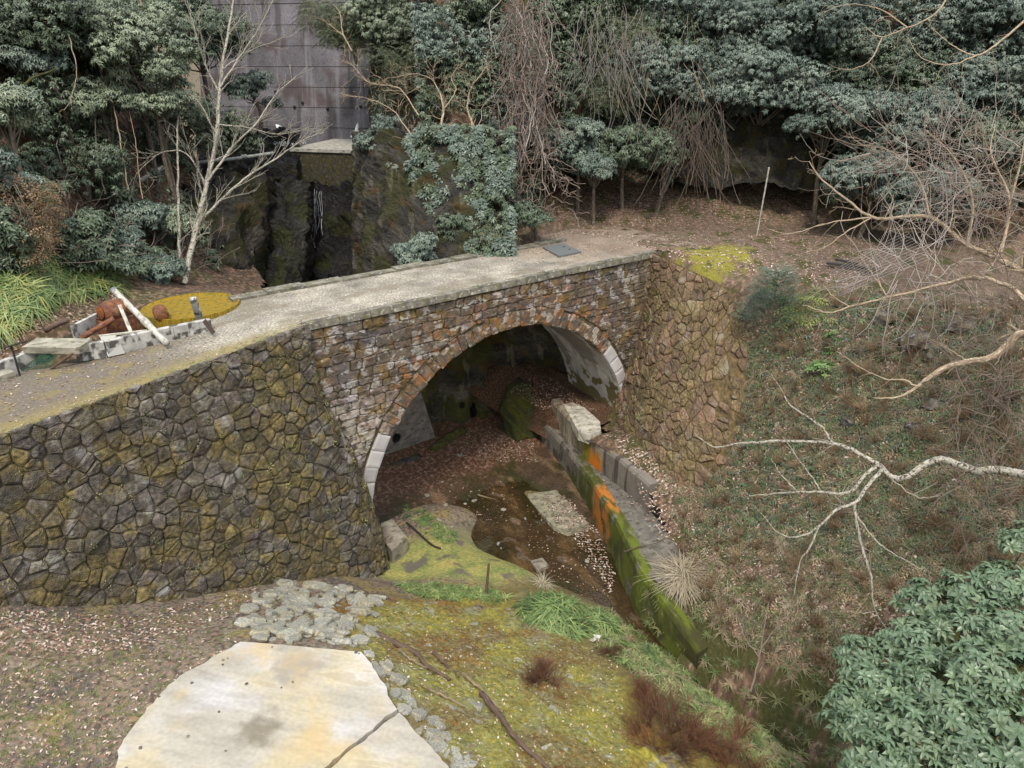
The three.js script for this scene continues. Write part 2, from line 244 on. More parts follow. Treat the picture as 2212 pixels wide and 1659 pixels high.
const rightBank00 = surveyed([[7.9, -1.5, -4.6], [7.4, 0.8, -4.65], [7.0, 3.2, -4.75], [6.9, 4.2, -4.95], [6.2, 5, -5.4], [5.5, 6, -5.5], [5.1, 7, -5.6], [5.2, 8.5, -5.7], [5.2, 10, -5.75], [5.2, 13, -5.8], [4.55, 6.8, -6.5], [4.45, 8, -6.8], [4.35, 10, -7.0], [4.35, 13, -7.2], [4.1, 9, -7.5], [4.1, 12, -7.6],
  [7.6, 5, -4.3], [9, 5, -2.6], [10.3, 5, -1.1], [11.3, 5, -0.3], [6.3, 7.5, -4.6], [8, 7.5, -3.0], [9.5, 7.5, -1.6], [11.2, 7.5, -0.35], [6, 10, -4.8], [8, 10, -3.0], [10, 10, -1.2], [11.6, 10, -0.1], [6, 13, -4.9], [8, 13, -3.2], [10, 13, -1.3], [12, 13, 0], [6, 17, -4.9], [10, 17, -1.3], [14, 17, 0.6],
  [8.6, 0.6, -4.4], [9.4, 0.6, -2.6], [10.0, 0.8, -0.35], [8.3, 2, -4.0], [9.3, 2, -2.6], [10.3, 2.2, -0.75], [8.2, 3.5, -3.9], [9.2, 3.5, -2.7], [10.4, 3.3, -1.2], [11.2, 3.2, -0.5],
  [10.7, 1.15, -0.08], [12, 2, -0.03], [14.5, 1.9, 0], [15.9, 5.75, 0], [13.6, 0.6, 0], [12.5, 4, -0.12], [12.6, 6, -0.2], [13.5, 9, 0], [9.8, -0.3, -0.06], [11, -2, -0.02], [8, -3, -0.12], [8, -4, 0.0], [10, -3.5, 0.02], [12.5, -2.5, 0.05],
  [10.2, -4.9, 0.15], [16.4, -0.2, 0.15], [19, 3.5, 0.4], sd(1210, 385, 22.8), sd(1330, 385, 23), sd(1450, 390, 23.2), sd(1600, 400, 23), sd(1750, 410, 22.3), sd(1900, 430, 21.4), sd(2060, 450, 20.6), sd(1210, 300, 23.8), sd(1330, 290, 24.2), sd(1450, 290, 24.4), sd(1600, 290, 24.2), sd(1750, 300, 23.6), sd(1950, 320, 22.6), sd(2120, 340, 21.8), [12, -9.5, 7], [15.5, -6.6, 7], [19, -5.2, 7.2], [23, -1, 7], [24.5, 6, 5], [24, 10, 4.5], [20, 9, 1.2], [19, 13, 1.6], [26, 14, 6],
  [5, -3, -0.5], [5, -5, 0.3], [6, -6.5, 2.2], [8, -5, 0.6], [8, -6.5, 2.0], [7, -9, 5.2], [9, -9, 5], [24, -8, 13], [16, -12, 13], [10, -13, 10], [28, -1, 12], [30, 8, 10]], 3.8, 31, -13.5, 17.5);
const rightBank0 = (x, z) => { const h = rightBank00(x, z); return z < 6 && z > -6 && x > 9.6 && (x - 10.2) * 0.596 - (z + 4.8) * 0.803 < 3 ? Math.min(h, 0.02 + 0.5 * Math.max(0, (x - 10.2) * 0.596 - (z + 4.8) * 0.803 + 0.7)) : h; };
const rightBank = (x, z) => rightBank0(x, z) + 0.07 * fb2(x * 0.9, z * 0.9, 4) + 0.05 * fb2(x * 3.1, z * 3.1, 3);
const leftHill0 = surveyed([[-1.5, -3, -0.12], [-3, -3.3, -0.16], [-5, -2.6, -0.32], [-8, -1.6, -0.4], [-1, -4.4, -0.3], [-2.5, -5, -0.1], [0.4, -3.2, -0.5], [-11, 0, -0.3], [-4.2, -4.2, 0.05], [-6, -3.2, 0.15], sd(60, 620, 14.2), sd(0, 500, 15.2), sd(0, 350, 16.5), sd(0, 150, 18), sd(0, 0, 19), sd(150, 590, 16), sd(150, 450, 17.8), sd(150, 300, 19.5), sd(150, 100, 21), sd(300, 570, 18.5), sd(300, 450, 20.5), sd(300, 300, 22.5), sd(300, 100, 24.5), sd(420, 600, 19.8), sd(440, 450, 23), sd(450, 300, 26.5), sd(480, 100, 30), sd(520, -100, 33), [-14, -4, 3.5], [-18, -8, 9], [-12, -12, 9], [-16, 0, 2], [-10, -22, 16], [0, -24, 12]], -24.5, 2, -26.5, 1.5, 0.2);
const leftHill = (x, z) => leftHill0(x, z) + (0.08 * fb2(x * 0.9, z * 0.9, 4) + 0.06 * fb2(x * 3, z * 3, 3)) * smooth(-2.5, -4, z + 0.25 * x);

const wide = mat({ color: rgb(0.11, 0.09, 0.055), roughness: 1 });
{ const S = new Shape(), q = [V(-300, -9, 300), V(300, -9, 300), V(300, -9, -300), V(-300, -9, -300)].map(p => S.pv(p, 0, 0)); S.quad(...q); structure(S.mesh('ground', wide)); }
// slopes of the valley beyond the surveyed part
{
  const S = new Shape(), n = 60, back = []; for (let j = 0; j <= 10; j++) for (let i = 0; i <= n; i++) { const a = lerp(-2.75, 0.35, i / n), r = 30 + j * 5.5 + 2 * n2(i * 0.3, j * 0.5), y = -4 + j * 4.2 + 1.6 * n2(i * 0.4 + 9, j * 0.6); S.v(4 + r * Math.cos(a), y, -2 + r * Math.sin(a), i * 0.6, j); }
  for (let j = 0; j < 10; j++) for (let i = 0; i < n; i++) { const a = j * (n + 1) + i; S.quad(a, a + 1, a + n + 2, a + n + 1); } structure(S.mesh('hillside', mat({ color: rgb(0.15, 0.125, 0.085), roughness: 1 })));
}

const leafy = (c, x, y, s = 9, w = 0.7) => { const a = n2(x * s, y * s), b = n2(x * s * 2.3 + 7, y * s * 2.3); blend(c, [150, 118, 98], smooth(0.05, 0.4, a) * 0.75); blend(c, [196, 176, 156], smooth(0.3, 0.5, b) * w); blend(c, [74, 56, 44], smooth(0.1, 0.5, -a) * 0.6); };
const T_left = makeTexture(1360, 1200, (u, v, c) => {
  const x = lerp(-12, 5, u), z = lerp(-1, 14, v), h = leftBank0(x, z), a = fb2(x * 0.7, z * 0.7, 4), b = fb2(x * 3, z * 3, 3), f = n2(x * 14, z * 14), g = n2(x * 31, z * 31);
  put(c, [126, 116, 100]); gain(c, 1 + 0.35 * b + 0.22 * f + 0.18 * g); blend(c, [88, 82, 78], smooth(0.0, 0.28, a) * 0.8);
  blend(c, [150, 136, 70], smooth(0.05, 0.35, fb2(x * 1.1 + 20, z * 1.1, 4)) * 0.7);
  leafy(c, x, z, 13, 0.3); const t = smooth(-5.75, -5.92, h) * smooth(3.4, 2.6, z) * smooth(-0.2, 0.6, z + 0.5 * b);
  if (t > 0) { const k = [150, 150, 84]; const w = fb2(x * 2.2, z * 2.2, 4); if (w > 0) blend(k, [174, 160, 92], w * 2); else blend(k, [118, 130, 70], -w * 2); gain(k, 1 + 0.16 * f + 0.1 * g); blend(k, [104, 96, 86], smooth(0.18, 0.4, fb2(x * 1.4 + 3, z * 1.4, 4)) * 0.9); blend(k, [112, 106, 98], smooth(1.9, 2.6, x + 0.6 * b) * smooth(1.4, 0.2, z) * 0.7); blend(c, k, t); }
  const m = mound(x, z) * (1 - t); if (m > 0) { const k = [130, 114, 46], w = fb2(x * 0.9 + 4, z * 0.9, 4); blend(k, [150, 140, 54], smooth(-0.05, 0.3, w)); blend(k, [122, 88, 42], smooth(0.02, 0.35, -w)); blend(k, [150, 148, 128], smooth(0.1, 0.32, fb2(x * 1.6 + 11, z * 1.6, 4)) * 0.85); gain(k, 1 + 0.25 * f + 0.15 * g); blend(k, [104, 94, 54], smooth(1.2, 2.6, x + b) * 0.85); blend(c, k, m * smooth(-0.25, 0.05, fb2(x * 2 + 1, z * 2, 3) + 0.22)); }
  gain(c, 0.9);
});
const M_left = mat({ map: T_left, bumpMap: T_fine.clone(), bumpScale: 0.03, roughness: 1 }); M_left.bumpMap.repeat.set(17 / 2, 15 / 2);
groundSheet('left_bank', leftBank, -12, 5, -1, 14, 0.06, M_left);
const T_bed = makeTexture(1024, 1400, (u, v, c) => {
  const x = lerp(-1.5, 9, u), z = lerp(-6, 14, v), a = fb2(x * 0.8, z * 0.5, 4), b = fb2(x * 3, z * 3, 3), f = n2(x * 12, z * 12), w = fb2(x * 1.4 + 8, z * 0.7, 4);
  put(c, [70, 56, 42]); blend(c, [52, 48, 26], smooth(-0.1, 0.25, a)); blend(c, [108, 88, 68], smooth(0.1, 0.35, w) * 0.8); gain(c, 1 + 0.3 * b + 0.18 * f);
  if (z < -0.6) { const k = smooth(-1, -2.4, z + b) * 0.9; const o = [96, 66, 50]; leafy(o, x, z, 9); blend(c, o, k); }
});
const M_bed = mat({ map: T_bed, bumpMap: T_fine.clone(), bumpScale: 0.02, roughness: 0.5 }); M_bed.bumpMap.repeat.set(5, 10);
groundSheet('stream_bed', bed, -1.5, 9, -6, 14, 0.12, M_bed);
const T_right = makeTexture(1400, 1500, (u, v, c) => {
  const x = lerp(4.0, 30.4, u), z = lerp(-13, 17, v), h = rightBank0(x, z), a = fb2(x * 0.6, z * 0.6, 4), b = fb2(x * 2.6, z * 2.6, 3), f = n2(x * 13, z * 13);
  put(c, [104, 84, 66]); gain(c, 1 + 0.35 * b + 0.16 * f); blend(c, [84, 86, 46], smooth(0.05, 0.35, a) * 0.65); leafy(c, x, z, 8);
  if (h > -0.9 && z < 8 && x < 18) { blend(c, [134, 116, 102], 0.45 * smooth(-0.9, -0.2, h) * smooth(0.6, 0.1, h)); const e = Math.hypot((x - 10.9) / 1.5, (z - 1.2) / 0.9); blend(c, [150, 146, 50], smooth(1.1, 0.5, e + 0.9 * b) * 0.85); }
  blend(c, [70, 74, 30], smooth(0.0, 0.2, fb2(x * 1.8, z * 1.8 + 5, 4) + (h < -5 && z > 4.5 ? 0.16 : -0.12)) * 0.8); gain(c, 0.88);
});
const M_right = mat({ map: T_right, bumpMap: T_fine.clone(), bumpScale: 0.04, roughness: 1 }); M_right.bumpMap.repeat.set(13, 15);
groundSheet('right_bank', rightBank, 4.0, 30.4, -13, 17, 0.13, M_right, (x, z) => z > 0.1 ? x > (z < 3.4 ? 8.0 - 0.25 * z : knots([[3.4, 6.6], [4.7, 6.0], [5.5, 5.3], [6.2, 4.6], [6.6, 4.0], [14, 4.0]], z)) || (x > 6.9 && z > 0.6 && z < 3.4) : z > -2.55 ? x > 9.3 : z > -4.3 ? x > 7.6 : x > 4.4 && (x - CAM.x) * 0.871 + (z - CAM.z) * 0.491 > (z > -5 ? -1.6 : 0.3));
const T_hill = makeTexture(800, 800, (u, v, c) => { const x = lerp(-24, 1.5, u), z = lerp(-26, 1, v), a = fb2(x * 0.6, z * 0.6, 4), b = fb2(x * 2.6, z * 2.6, 3); put(c, [92, 72, 54]); gain(c, 1 + 0.4 * b); blend(c, [72, 76, 38], smooth(0.05, 0.3, a) * 0.7); leafy(c, x, z, 8); gain(c, 0.85); });
groundSheet('left_hillside', leftHill, -24, 1.5, -26, 1, 0.16, mat({ map: T_hill, roughness: 1 }), (x, z) => (z < -0.85 - 0.05 * (x + 5) || x < -7) && (x < -0.9 || z < -2.6) && leftHill0(x, z) > -1.3);

// ---------------------------------------------------------------- road over the bridge
const T_road = makeTexture(2048, 700, (u, v, c) => {
  const x = lerp(-12, 16, u), z = lerp(-6, 4, v), f = n2(x * 21, z * 21), g = n2(x * 33 + 5, z * 33), b = fb2(x * 0.9, z * 0.9, 4), e = fb2(x * 2.2 + 4, z * 2.2, 4), L = smooth(-2.2, -3.6, x + 0.5 * b);
  put(c, [164, 157, 143]); blend(c, [208, 201, 186], smooth(0.1, 0.5, f) * 0.9); blend(c, [104, 97, 88], smooth(0.12, 0.5, -g) * 0.85); gain(c, 1 + 0.3 * b + 0.2 * e); blend(c, [126, 116, 98], smooth(0.08, 0.35, fb2(x * 0.6 + 7, z * 1.2, 4)) * 0.55);
  const k = [122, 112, 100]; blend(k, [168, 158, 146], smooth(0.25, 0.5, f) * 0.7); blend(k, [86, 78, 70], smooth(0.2, 0.5, -g) * 0.7); blend(k, [142, 128, 82], smooth(-0.1, 0.45, e + 0.3 * f) * 0.75); blend(c, k, L);
  const edge = smooth(0.75, 0.15, (x < -0.3 ? 0.12 - 0.25 * (x + 0.3) : 0) - z + 0.25 * e); blend(c, [160, 142, 84], edge * 0.65 * smooth(0.2, -2, x));
  blend(c, [138, 112, 92], smooth(6.5, 10, x - 0.9 * z + 2 * b) * clamp(0.5 + 0.8 * f)); gain(c, 0.9);
});
const M_road = mat({ map: T_road, bumpMap: T_fine.clone(), bumpScale: 0.025, roughness: 0.95 }); M_road.bumpMap.repeat.set(14, 5);
const roadY = (x, z = 0) => (x < 0 ? -0.0435 * Math.min(-x, 9) * smooth(0, -2, x) : 0) + 0.012 * fb2(x * 1.5, z * 1.5, 3);
const NEAR = curve([V(-10.5, 0, 2.58), V(-8, 0, 1.96), V(-5.7, 0, 1.39), V(-3.5, 0, 0.84), V(-1.4, 0, 0.31), V(-0.2, 0, 0.02), V(2, 0, -0.02), V(5, 0, -0.02), V(8, 0, -0.02), V(9.7, 0, -0.02), V(11.4, 0, 0.3)], 80);
const FARS = [[-10.5, -0.2], [-7.5, -0.85], [-5.5, -1.15], [-4.1, -1.2], [-2.15, -0.95], [-1.98, -1.0], [-1.85, -1.9], [-1.1, -2.44], [0, -2.47], [4, -2.47], [7.7, -2.47], [8.6, -3.6], [11.4, -3.6]];
{
  const S = new Shape(), n = NEAR.length, m = 12, farZ = x => { let k = 0; while (k < FARS.length - 2 && FARS[k + 1][0] < x) k++; const [a, b] = [FARS[k], FARS[k + 1]]; return lerp(a[1], b[1], clamp((x - a[0]) / (b[0] - a[0]))); };
  for (let i = 0; i < n; i++) { const p = NEAR[i], zf = farZ(p.x); for (let j = 0; j <= m; j++) { const z = lerp(p.z, zf, j / m); S.v(p.x, roadY(p.x, z) + (p.x > 9.3 ? 0.02 : 0), z, (p.x + 12) / 28, (z + 6) / 10); } }
  for (let i = 0; i < n - 1; i++) for (let j = 0; j < m; j++) { const a = i * (m + 1) + j; S.quad(a, a + m + 1, a + m + 2, a + 1); }
  structure(S.mesh('road', M_road));
}

// ---------------------------------------------------------------- the bridge
const CX = 4.8, CY = -5.4, R0 = 4.2;
const seamL = h => knots([[0, -0.42], [1.7, -0.3], [3, 0.2], [4.76, 0.56], [6.3, 0.8], [7.5, 0.95]], h), seamR = h => knots([[0, 9.66], [2, 9.46], [3.5, 9.05], [4.7, 8.5], [6, 8.0]], h);
// one map for the whole face: brown stone, orange lichen above the ring, white lichen spots, pale lime at the lower left
const T_face = makeTexture(1700, 1080, (u, v, c) => {
  const x = lerp(-1.2, 10.2, u), y = lerp(-7, 0.3, v), a = fb2(x * 1.2, y * 1.2, 4), b = fb2(x * 4, y * 4, 4), f = n2(x * 16, y * 16), g = fb2(x * 5 + 3, y * 5, 3);
  put(c, [104, 92, 80]); blend(c, [92, 86, 84], smooth(0, 0.3, a)); blend(c, [118, 96, 54], smooth(0.05, 0.35, fb2(x * 2 + 7, y * 2, 3)) * 0.8); gain(c, 1 + 0.35 * b + 0.15 * f);
  const r = Math.hypot(x - CX, y - CY) - R0, ang = Math.atan2(y - CY, x - CX), og = smooth(1.5, 0.3, r + 0.5 * a) * smooth(2.75, 2.3, ang) * smooth(0.55, 0.9, ang) + 0.25 * smooth(2.2, 0.8, r);
  blend(c, [148, 100, 60], clamp(og * smooth(-0.02, 0.3, g + 0.6 * a)) * 0.75);
  const wl = smooth(0.15, 0.26, fb2(x * 3.6 + 40, y * 4.2, 6) * 1.25 + 0.22 * n2(x * 0.7 + 3, y * 0.7)) * smooth(-0.5, -0.1, fb2(x * 14, y * 14, 3)); blend(c, [178, 175, 172], wl * 0.75);
  const lime = smooth(1.6, 0.4, x + 0.6 * a) * smooth(-1.5, -2.2, y + 0.4 * b); blend(c, [178, 170, 164], lime * smooth(-0.25, 0.1, g) * 0.85);
  blend(c, [120, 104, 70], smooth(8.6, 9.6, x) * 0.4);
});
const M_face = mat({ map: T_face, bumpMap: T_grain.clone(), bumpScale: 0.045, vertexColors: true, roughness: 0.9 }); M_face.bumpMap.repeat.set(5.7, 3.65);
const bridge = thing('stone_arch_bridge', 'old stone arch bridge with orange and white lichen carrying the gravel road over the stream', 'bridge');
const faceUV = { us: 1, uo: [0, 0] };
const faceSurf = (a, b, d) => V(a, b, d);
function faceStone(P, R, name, m, opt) {
  const S = stoneShape(P, faceSurf, R, opt); for (let k = 0; k < S.p.length / 3; k++) { S.t[2 * k] = (S.p[3 * k] + 1.2) / 11.4; S.t[2 * k + 1] = (S.p[3 * k + 1] + 7) / 7.3; } return S.mesh(name, m, bridge, 'flat');
}
const M_dressed = mat({ map: tile(256, 8, (x, y, p, c) => { put(c, [196, 192, 188]); gain(c, 1 + 0.16 * fb2(x, y, 4, p)); }), bumpMap: T_grain, bumpScale: 0.006, vertexColors: true, roughness: 0.85 });
{
  const R = rng(11), RO = R0 + 0.44; let y = -0.17, row = 0; const wav = (i, x) => 0.05 * n2(x * 0.9 + i * 7.7, i * 3.1) + 0.02 * n2(x * 3 + i, 5.5);
  while (y > -6.6) {
    const h = rr(R, 0.14, 0.27) * (1 - 0.0 * row), y1 = y - h; let x = -1 + R() * 0.3, j0 = 0;
    while (x < 9.9) {
      const w = rr(R, 0.22, 0.6) * (h > 0.25 ? 1 : 0.9), j1 = rr(R, -0.05, 0.05), xa = x + j0, xb = x + w + j1;
      let P = [[x + 0.5 * j0, y1 + wav(row + 1, x)], [x + w * 0.5, y1 + wav(row + 1, x + w / 2)], [x + w - 0.5 * j1, y1 + wav(row + 1, x + w)], [xb, y + wav(row, x + w)], [x + w * 0.5, y + wav(row, x + w / 2)], [xa, y + wav(row, x)]];
      j0 = j1; x += w; const c = centre(P), l = Math.hypot(c[0] - CX, c[1] - CY);
      if (c[1] > CY ? l < RO - 0.12 : Math.abs(c[0] - CX) < RO) continue; if (c[0] < seamL(-c[1]) - 0.3 || c[0] > seamR(-c[1]) + 0.25) continue;
      if (c[1] > CY) P = clip(P, CX + (c[0] - CX) / l * RO, CY + (c[1] - CY) / l * RO, CX - c[0], CY - c[1]); if (P.length < 3 || areaOf(P) < 0.012) continue;
      const t = rr(R, 0.8, 1.15); faceStone(P, R, 'stone', M_face, { gap: 0.004, proud: rr(R, 0.012, 0.045), n: 10, round: 1, mid: 0.97, tint: [t, t * rr(R, 0.95, 1.02), t * rr(R, 0.9, 1.04)], rough: 0.012 });
    }
    y = y1; row++;
  }
  // ring stones, the lowest ones dressed white
  let a = 0.12; while (a < Math.PI - 0.1) {
    const mid0 = a + 0.03, yy = CY + R0 * Math.sin(mid0), left = a > Math.PI / 2, white = left ? yy < -3.05 : yy < -2.75, w = white ? rr(R, 0.075, 0.11) : rr(R, 0.04, 0.075), d = white ? 0.36 : rr(R, 0.34, 0.52), b = Math.min(a + w, Math.PI - 0.1), r0 = white ? R0 : R0 - rr(R, 0, 0.035), P = [];
    for (const [q, r] of [[a, r0], [b, r0], [b, R0 + d], [(a + b) / 2, R0 + d], [a, R0 + d]]) P.push([CX + r * Math.cos(q), CY + r * Math.sin(q)]);
    P.reverse(); a = b; const t = rr(R, 0.88, 1.08), s = R() < 0.35 ? 0.78 : 1;
    if (white) faceStone(P, R, 'ring_stone', M_dressed, { gap: 0.004, proud: 0.035, base: -0.3, n: 14, round: 0, tint: [t * s, t * s, t * s * 1.03], rough: 0.001, mid: 0.97 });
    else faceStone(P, R, 'ring_stone', M_face, { gap: 0.004, proud: rr(R, 0.012, 0.045), base: -0.3, n: 12, round: 1, mid: 0.97, tint: [1.06 * t, 1.02 * t, 0.98 * t], rough: 0.014 });
  }
  // edge slabs under the road edge
  let x = -0.45; while (x < 9.75) { const w = rr(R, 0.5, 1.1), e = Math.min(x + w, 9.8), S = new Shape(), t = rr(R, 0.85, 1.1); S.tint = [t, t, t]; const y0 = -0.13 + rr(R, -0.015, 0.015), y1 = 0.02 + rr(R, -0.012, 0.012), f = 0.07 + rr(R, -0.015, 0.02); const q = []; for (const yy of [y0, y1]) for (const [xx, zz] of [[x + 0.004, f - (yy > 0 ? 0.02 : 0)], [e - 0.004, f + rr(R, -0.015, 0.015) - (yy > 0 ? 0.02 : 0)], [e - 0.004, -0.12], [x + 0.004, -0.12]]) q.push(V(xx, yy + 0.008 * n2(xx * 3, zz * 5), zz)); S.hexa(q); S.mesh('edge_slab', M_edge(), bridge, 'flat'); x = e; }
  x = -1.1; while (x < 7.8) { const w = rr(R, 0.7, 1.5), e = x + w, S = new Shape(), t = rr(R, 0.8, 1); S.tint = [t, t, t]; const y1 = rr(R, 0.03, 0.075), f = rr(R, 0, 0.1), q = []; for (const yy of [-0.2, y1]) for (const [xx, zz] of [[x, -2.38], [e - 0.01, -2.38 + rr(R, -0.04, 0.04)], [e - 0.01, -2.68 - f], [x, -2.66 - f]]) q.push(V(xx, yy, zz)); S.hexa(q); S.mesh('edge_slab', M_edge(), bridge, 'flat'); x = e; }
}
function M_edge() { return M_edge.m ||= mat({ map: T_rock2(), bumpMap: T_grain, bumpScale: 0.03, vertexColors: true, roughness: 0.9 }); }
function T_rock2() { const t = tile(256, 8, (x, y, p, c) => { put(c, [116, 112, 100]); gain(c, 1 + 0.55 * fb2(x, y, 5, p)); blend(c, [110, 104, 66], smooth(0.1, 0.35, fb2(x + 3, y, 4, p)) * 0.7); blend(c, [190, 190, 184], smooth(0.2, 0.4, fb2(x * 2, y * 2 + 2, 4, p * 2)) * 0.6); }); t.repeat.set(0.5, 0.5); return t; }
{ // solid core behind the stones, with the arch cut through
  const s = new THREE.Shape([[-1.4, -7], [CX - R0 - 0.03, -7], [CX - R0 - 0.03, CY], ...Array.from({ length: 49 }, (_, k) => { const a = Math.PI * (1 - k / 48); return [CX + (R0 + 0.03) * Math.cos(a), CY + (R0 + 0.03) * Math.sin(a)]; }), [CX + R0 + 0.03, -7], [9.7, -7], [9.7, -0.03], [-1.4, -0.06]].map(p => new THREE.Vector2(...p)));
  const g = new THREE.ExtrudeGeometry(s, { depth: 2.405, bevelEnabled: false, curveSegments: 1 }); g.translate(0, 0, -2.42); own(new THREE.Mesh(g, M_mortar), 'masonry_core', bridge);
}
// the vault: courses of dressed blocks, limy above and darkened there by stains and painted-in shade, pale with moss stains below
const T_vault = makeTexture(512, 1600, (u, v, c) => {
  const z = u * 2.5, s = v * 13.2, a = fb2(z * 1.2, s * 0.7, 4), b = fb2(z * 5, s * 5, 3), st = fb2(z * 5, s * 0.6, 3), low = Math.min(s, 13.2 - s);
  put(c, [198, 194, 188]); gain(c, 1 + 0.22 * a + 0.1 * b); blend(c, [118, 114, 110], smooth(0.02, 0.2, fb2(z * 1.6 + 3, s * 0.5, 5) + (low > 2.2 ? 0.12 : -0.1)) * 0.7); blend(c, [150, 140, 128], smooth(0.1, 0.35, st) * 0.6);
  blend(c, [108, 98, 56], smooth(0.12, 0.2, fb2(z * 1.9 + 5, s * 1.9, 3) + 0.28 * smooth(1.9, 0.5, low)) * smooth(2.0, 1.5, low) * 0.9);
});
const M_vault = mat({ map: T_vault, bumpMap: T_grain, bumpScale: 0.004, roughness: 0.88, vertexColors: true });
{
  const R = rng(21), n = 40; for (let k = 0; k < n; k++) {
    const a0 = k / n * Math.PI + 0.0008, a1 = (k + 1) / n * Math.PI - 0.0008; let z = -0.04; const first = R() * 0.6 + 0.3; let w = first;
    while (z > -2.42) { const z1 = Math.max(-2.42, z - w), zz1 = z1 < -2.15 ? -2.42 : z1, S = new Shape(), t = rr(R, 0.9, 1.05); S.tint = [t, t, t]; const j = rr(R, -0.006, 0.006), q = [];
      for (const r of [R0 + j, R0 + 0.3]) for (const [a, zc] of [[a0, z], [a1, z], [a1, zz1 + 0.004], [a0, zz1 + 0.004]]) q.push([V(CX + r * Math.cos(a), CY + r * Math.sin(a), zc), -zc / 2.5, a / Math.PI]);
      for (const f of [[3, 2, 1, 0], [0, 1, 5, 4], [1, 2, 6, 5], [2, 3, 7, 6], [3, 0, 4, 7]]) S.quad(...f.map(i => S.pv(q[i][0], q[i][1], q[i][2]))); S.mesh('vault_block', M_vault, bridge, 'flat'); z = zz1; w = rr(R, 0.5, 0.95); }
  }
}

// ---------------------------------------------------------------- stone walls beside it
function wallSurface(f) { const e = 0.03; return (a, b, d = 0) => { const p = f(a, b); if (!d) return p; const n = V().crossVectors(f(a + e, b).sub(f(a - e, b)), f(a, b + e).sub(f(a, b - e))).normalize(); return p.addScaledVector(n, d); }; }
function hexSeeds(R, a0, a1, da, b0, b1, db, j, tilt) { const s = []; let k = 0; for (let b = b0; b < b1; b += db, k++) { let a = a0 + (k % 2) * da / 2 + rr(R, -0.2, 0.2) * da; while (a < a1) { s.push([a + rr(R, -j, j) * da, b + rr(R, -j, j) * db + (tilt ? 0.09 * Math.sin(a * 0.9 + b * 0.6) + 0.05 * a : 0) % db]); a += da * rr(R, 0.75, 1.25); } } return s; }
function sheetOf(surf, a0, a1, b0, b1, n, m, d) { const S = new Shape(); for (let j = 0; j <= m; j++) for (let i = 0; i <= n; i++) { const a = lerp(a0, a1, i / n), b = lerp(b0, b1, j / m); S.pv(surf(a, b, d), a, b); } for (let j = 0; j < m; j++) for (let i = 0; i < n; i++) { const k = j * (n + 1) + i; S.quad(k, k + 1, k + n + 2, k + n + 1); } return S; }
// left: b counts down from the road edge; the end of the wall rounds into the bridge face
const LD = V(0.9704, 0, -0.2415), LN = V(0.2415, 0, 0.9704), LA = 9.6;
const leftTop = a => V(-0.3, 0, 0.1).addScaledVector(LD, a - LA);
const leftWall0 = (a, bb) => {
  const b = -bb, off = 0.2 * Math.max(b, -0.2), ex = seamL(b), zk = 0.1 - 0.2489 * (ex + 0.35) + off * 1.03, K = V(ex + 0.05, 0, zk), rc = 0.3 + 0.17 * Math.max(b, 0), s = K.clone().addScaledVector(LD, -rc), q0 = leftTop(0).addScaledVector(LN, off), aS = s.clone().sub(q0).dot(LD), p = V();
  if (a <= aS) p.copy(q0).addScaledVector(LD, a); else { const t = (a - aS) / (rc + Math.max(0.3, zk) * 0.9), E = V(ex, 0, -0.06); if (t > 1) p.copy(E).add(V(0, 0, -(t - 1) * 0.5)); else p.copy(s).multiplyScalar((1 - t) ** 2).addScaledVector(K, 2 * t * (1 - t)).addScaledVector(E, t * t); }
  p.y = roadY(Math.min(p.x, 0)) - 0.02 - b; return p;
};
const leftWall = wallSurface(leftWall0);
function stoneWall(group, surf, list, R, pick, shading, most = 300) {
  const made = list.map(P => ({ P, c: centre(P), s: areaOf(P) })).filter(o => o.s > 0.01); made.forEach(o => { const p = surf(...o.c, 0); o.near = o.s / p.distanceToSquared(CAM); }); made.sort((a, b) => b.near - a.near); const rest = {};
  made.forEach((o, k) => { const { m, opt } = pick(o.c, o.s); const S = stoneShape(o.P, surf, R, opt); if (k < most) S.mesh('stone', m, group, shading); else (rest[m.uuid] ||= [m, []])[1]  .push(S.geo(shading)); });
  for (const [m, g] of Object.values(rest)) stuff(own(new THREE.Mesh(mergeGeometries(g), m), 'small_stones', group));
}
const T_wallL = makeTexture(1500, 900, (u, v, c) => { const a = u * 12.4, b = v * 7.2 - 7.1, m = fb2(a * 0.8, b * 0.9, 5), d = fb2(a * 3, b * 3, 4), f = n2(a * 17, b * 17), e = fb2(a * 2.2 + 9, b * 2.2, 5); put(c, [92, 86, 78]); gain(c, 1 + 0.55 * d + 0.28 * f); blend(c, [142, 141, 138], smooth(0.16, 0.34, e) * 0.6); blend(c, [72, 64, 50], smooth(0.05, 0.3, fb2(a * 2.6, b * 2.6 + 8, 4)) * 0.7); const k = [88, 78, 48]; blend(k, [102, 88, 44], smooth(0, 0.3, d)); blend(k, [76, 70, 50], smooth(0, 0.3, -d)); gain(k, 1 + 0.35 * f); blend(c, k, smooth(-0.12, 0.16, m + 0.45 * d + (a > 7.5 ? 0.1 : 0) + (b < -3 ? 0.07 : 0) - (b > -0.9 ? 0.16 : 0)) * 0.7); });
const T_wallR = makeTexture(900, 800, (u, v, c) => { const a = u * 7, b = v * 5.6 - 0.4, m = fb2(a * 0.9 + 3, b * 0.9, 5), d = fb2(a * 3.2, b * 3.2, 4), f = n2(a * 18, b * 18), e = fb2(a * 2 + 9, b * 2, 5); put(c, [110, 92, 72]); gain(c, 1 + 0.45 * d + 0.28 * f); blend(c, [140, 134, 124], smooth(0.16, 0.34, e) * 0.75); const k = [106, 94, 62]; blend(k, [92, 84, 54], smooth(0, 0.3, d)); gain(k, 1 + 0.35 * f); blend(c, k, smooth(-0.08, 0.2, m + 0.5 * d) * 0.6); blend(c, [116, 94, 76], smooth(0.1, 0.3, -m) * 0.5); });
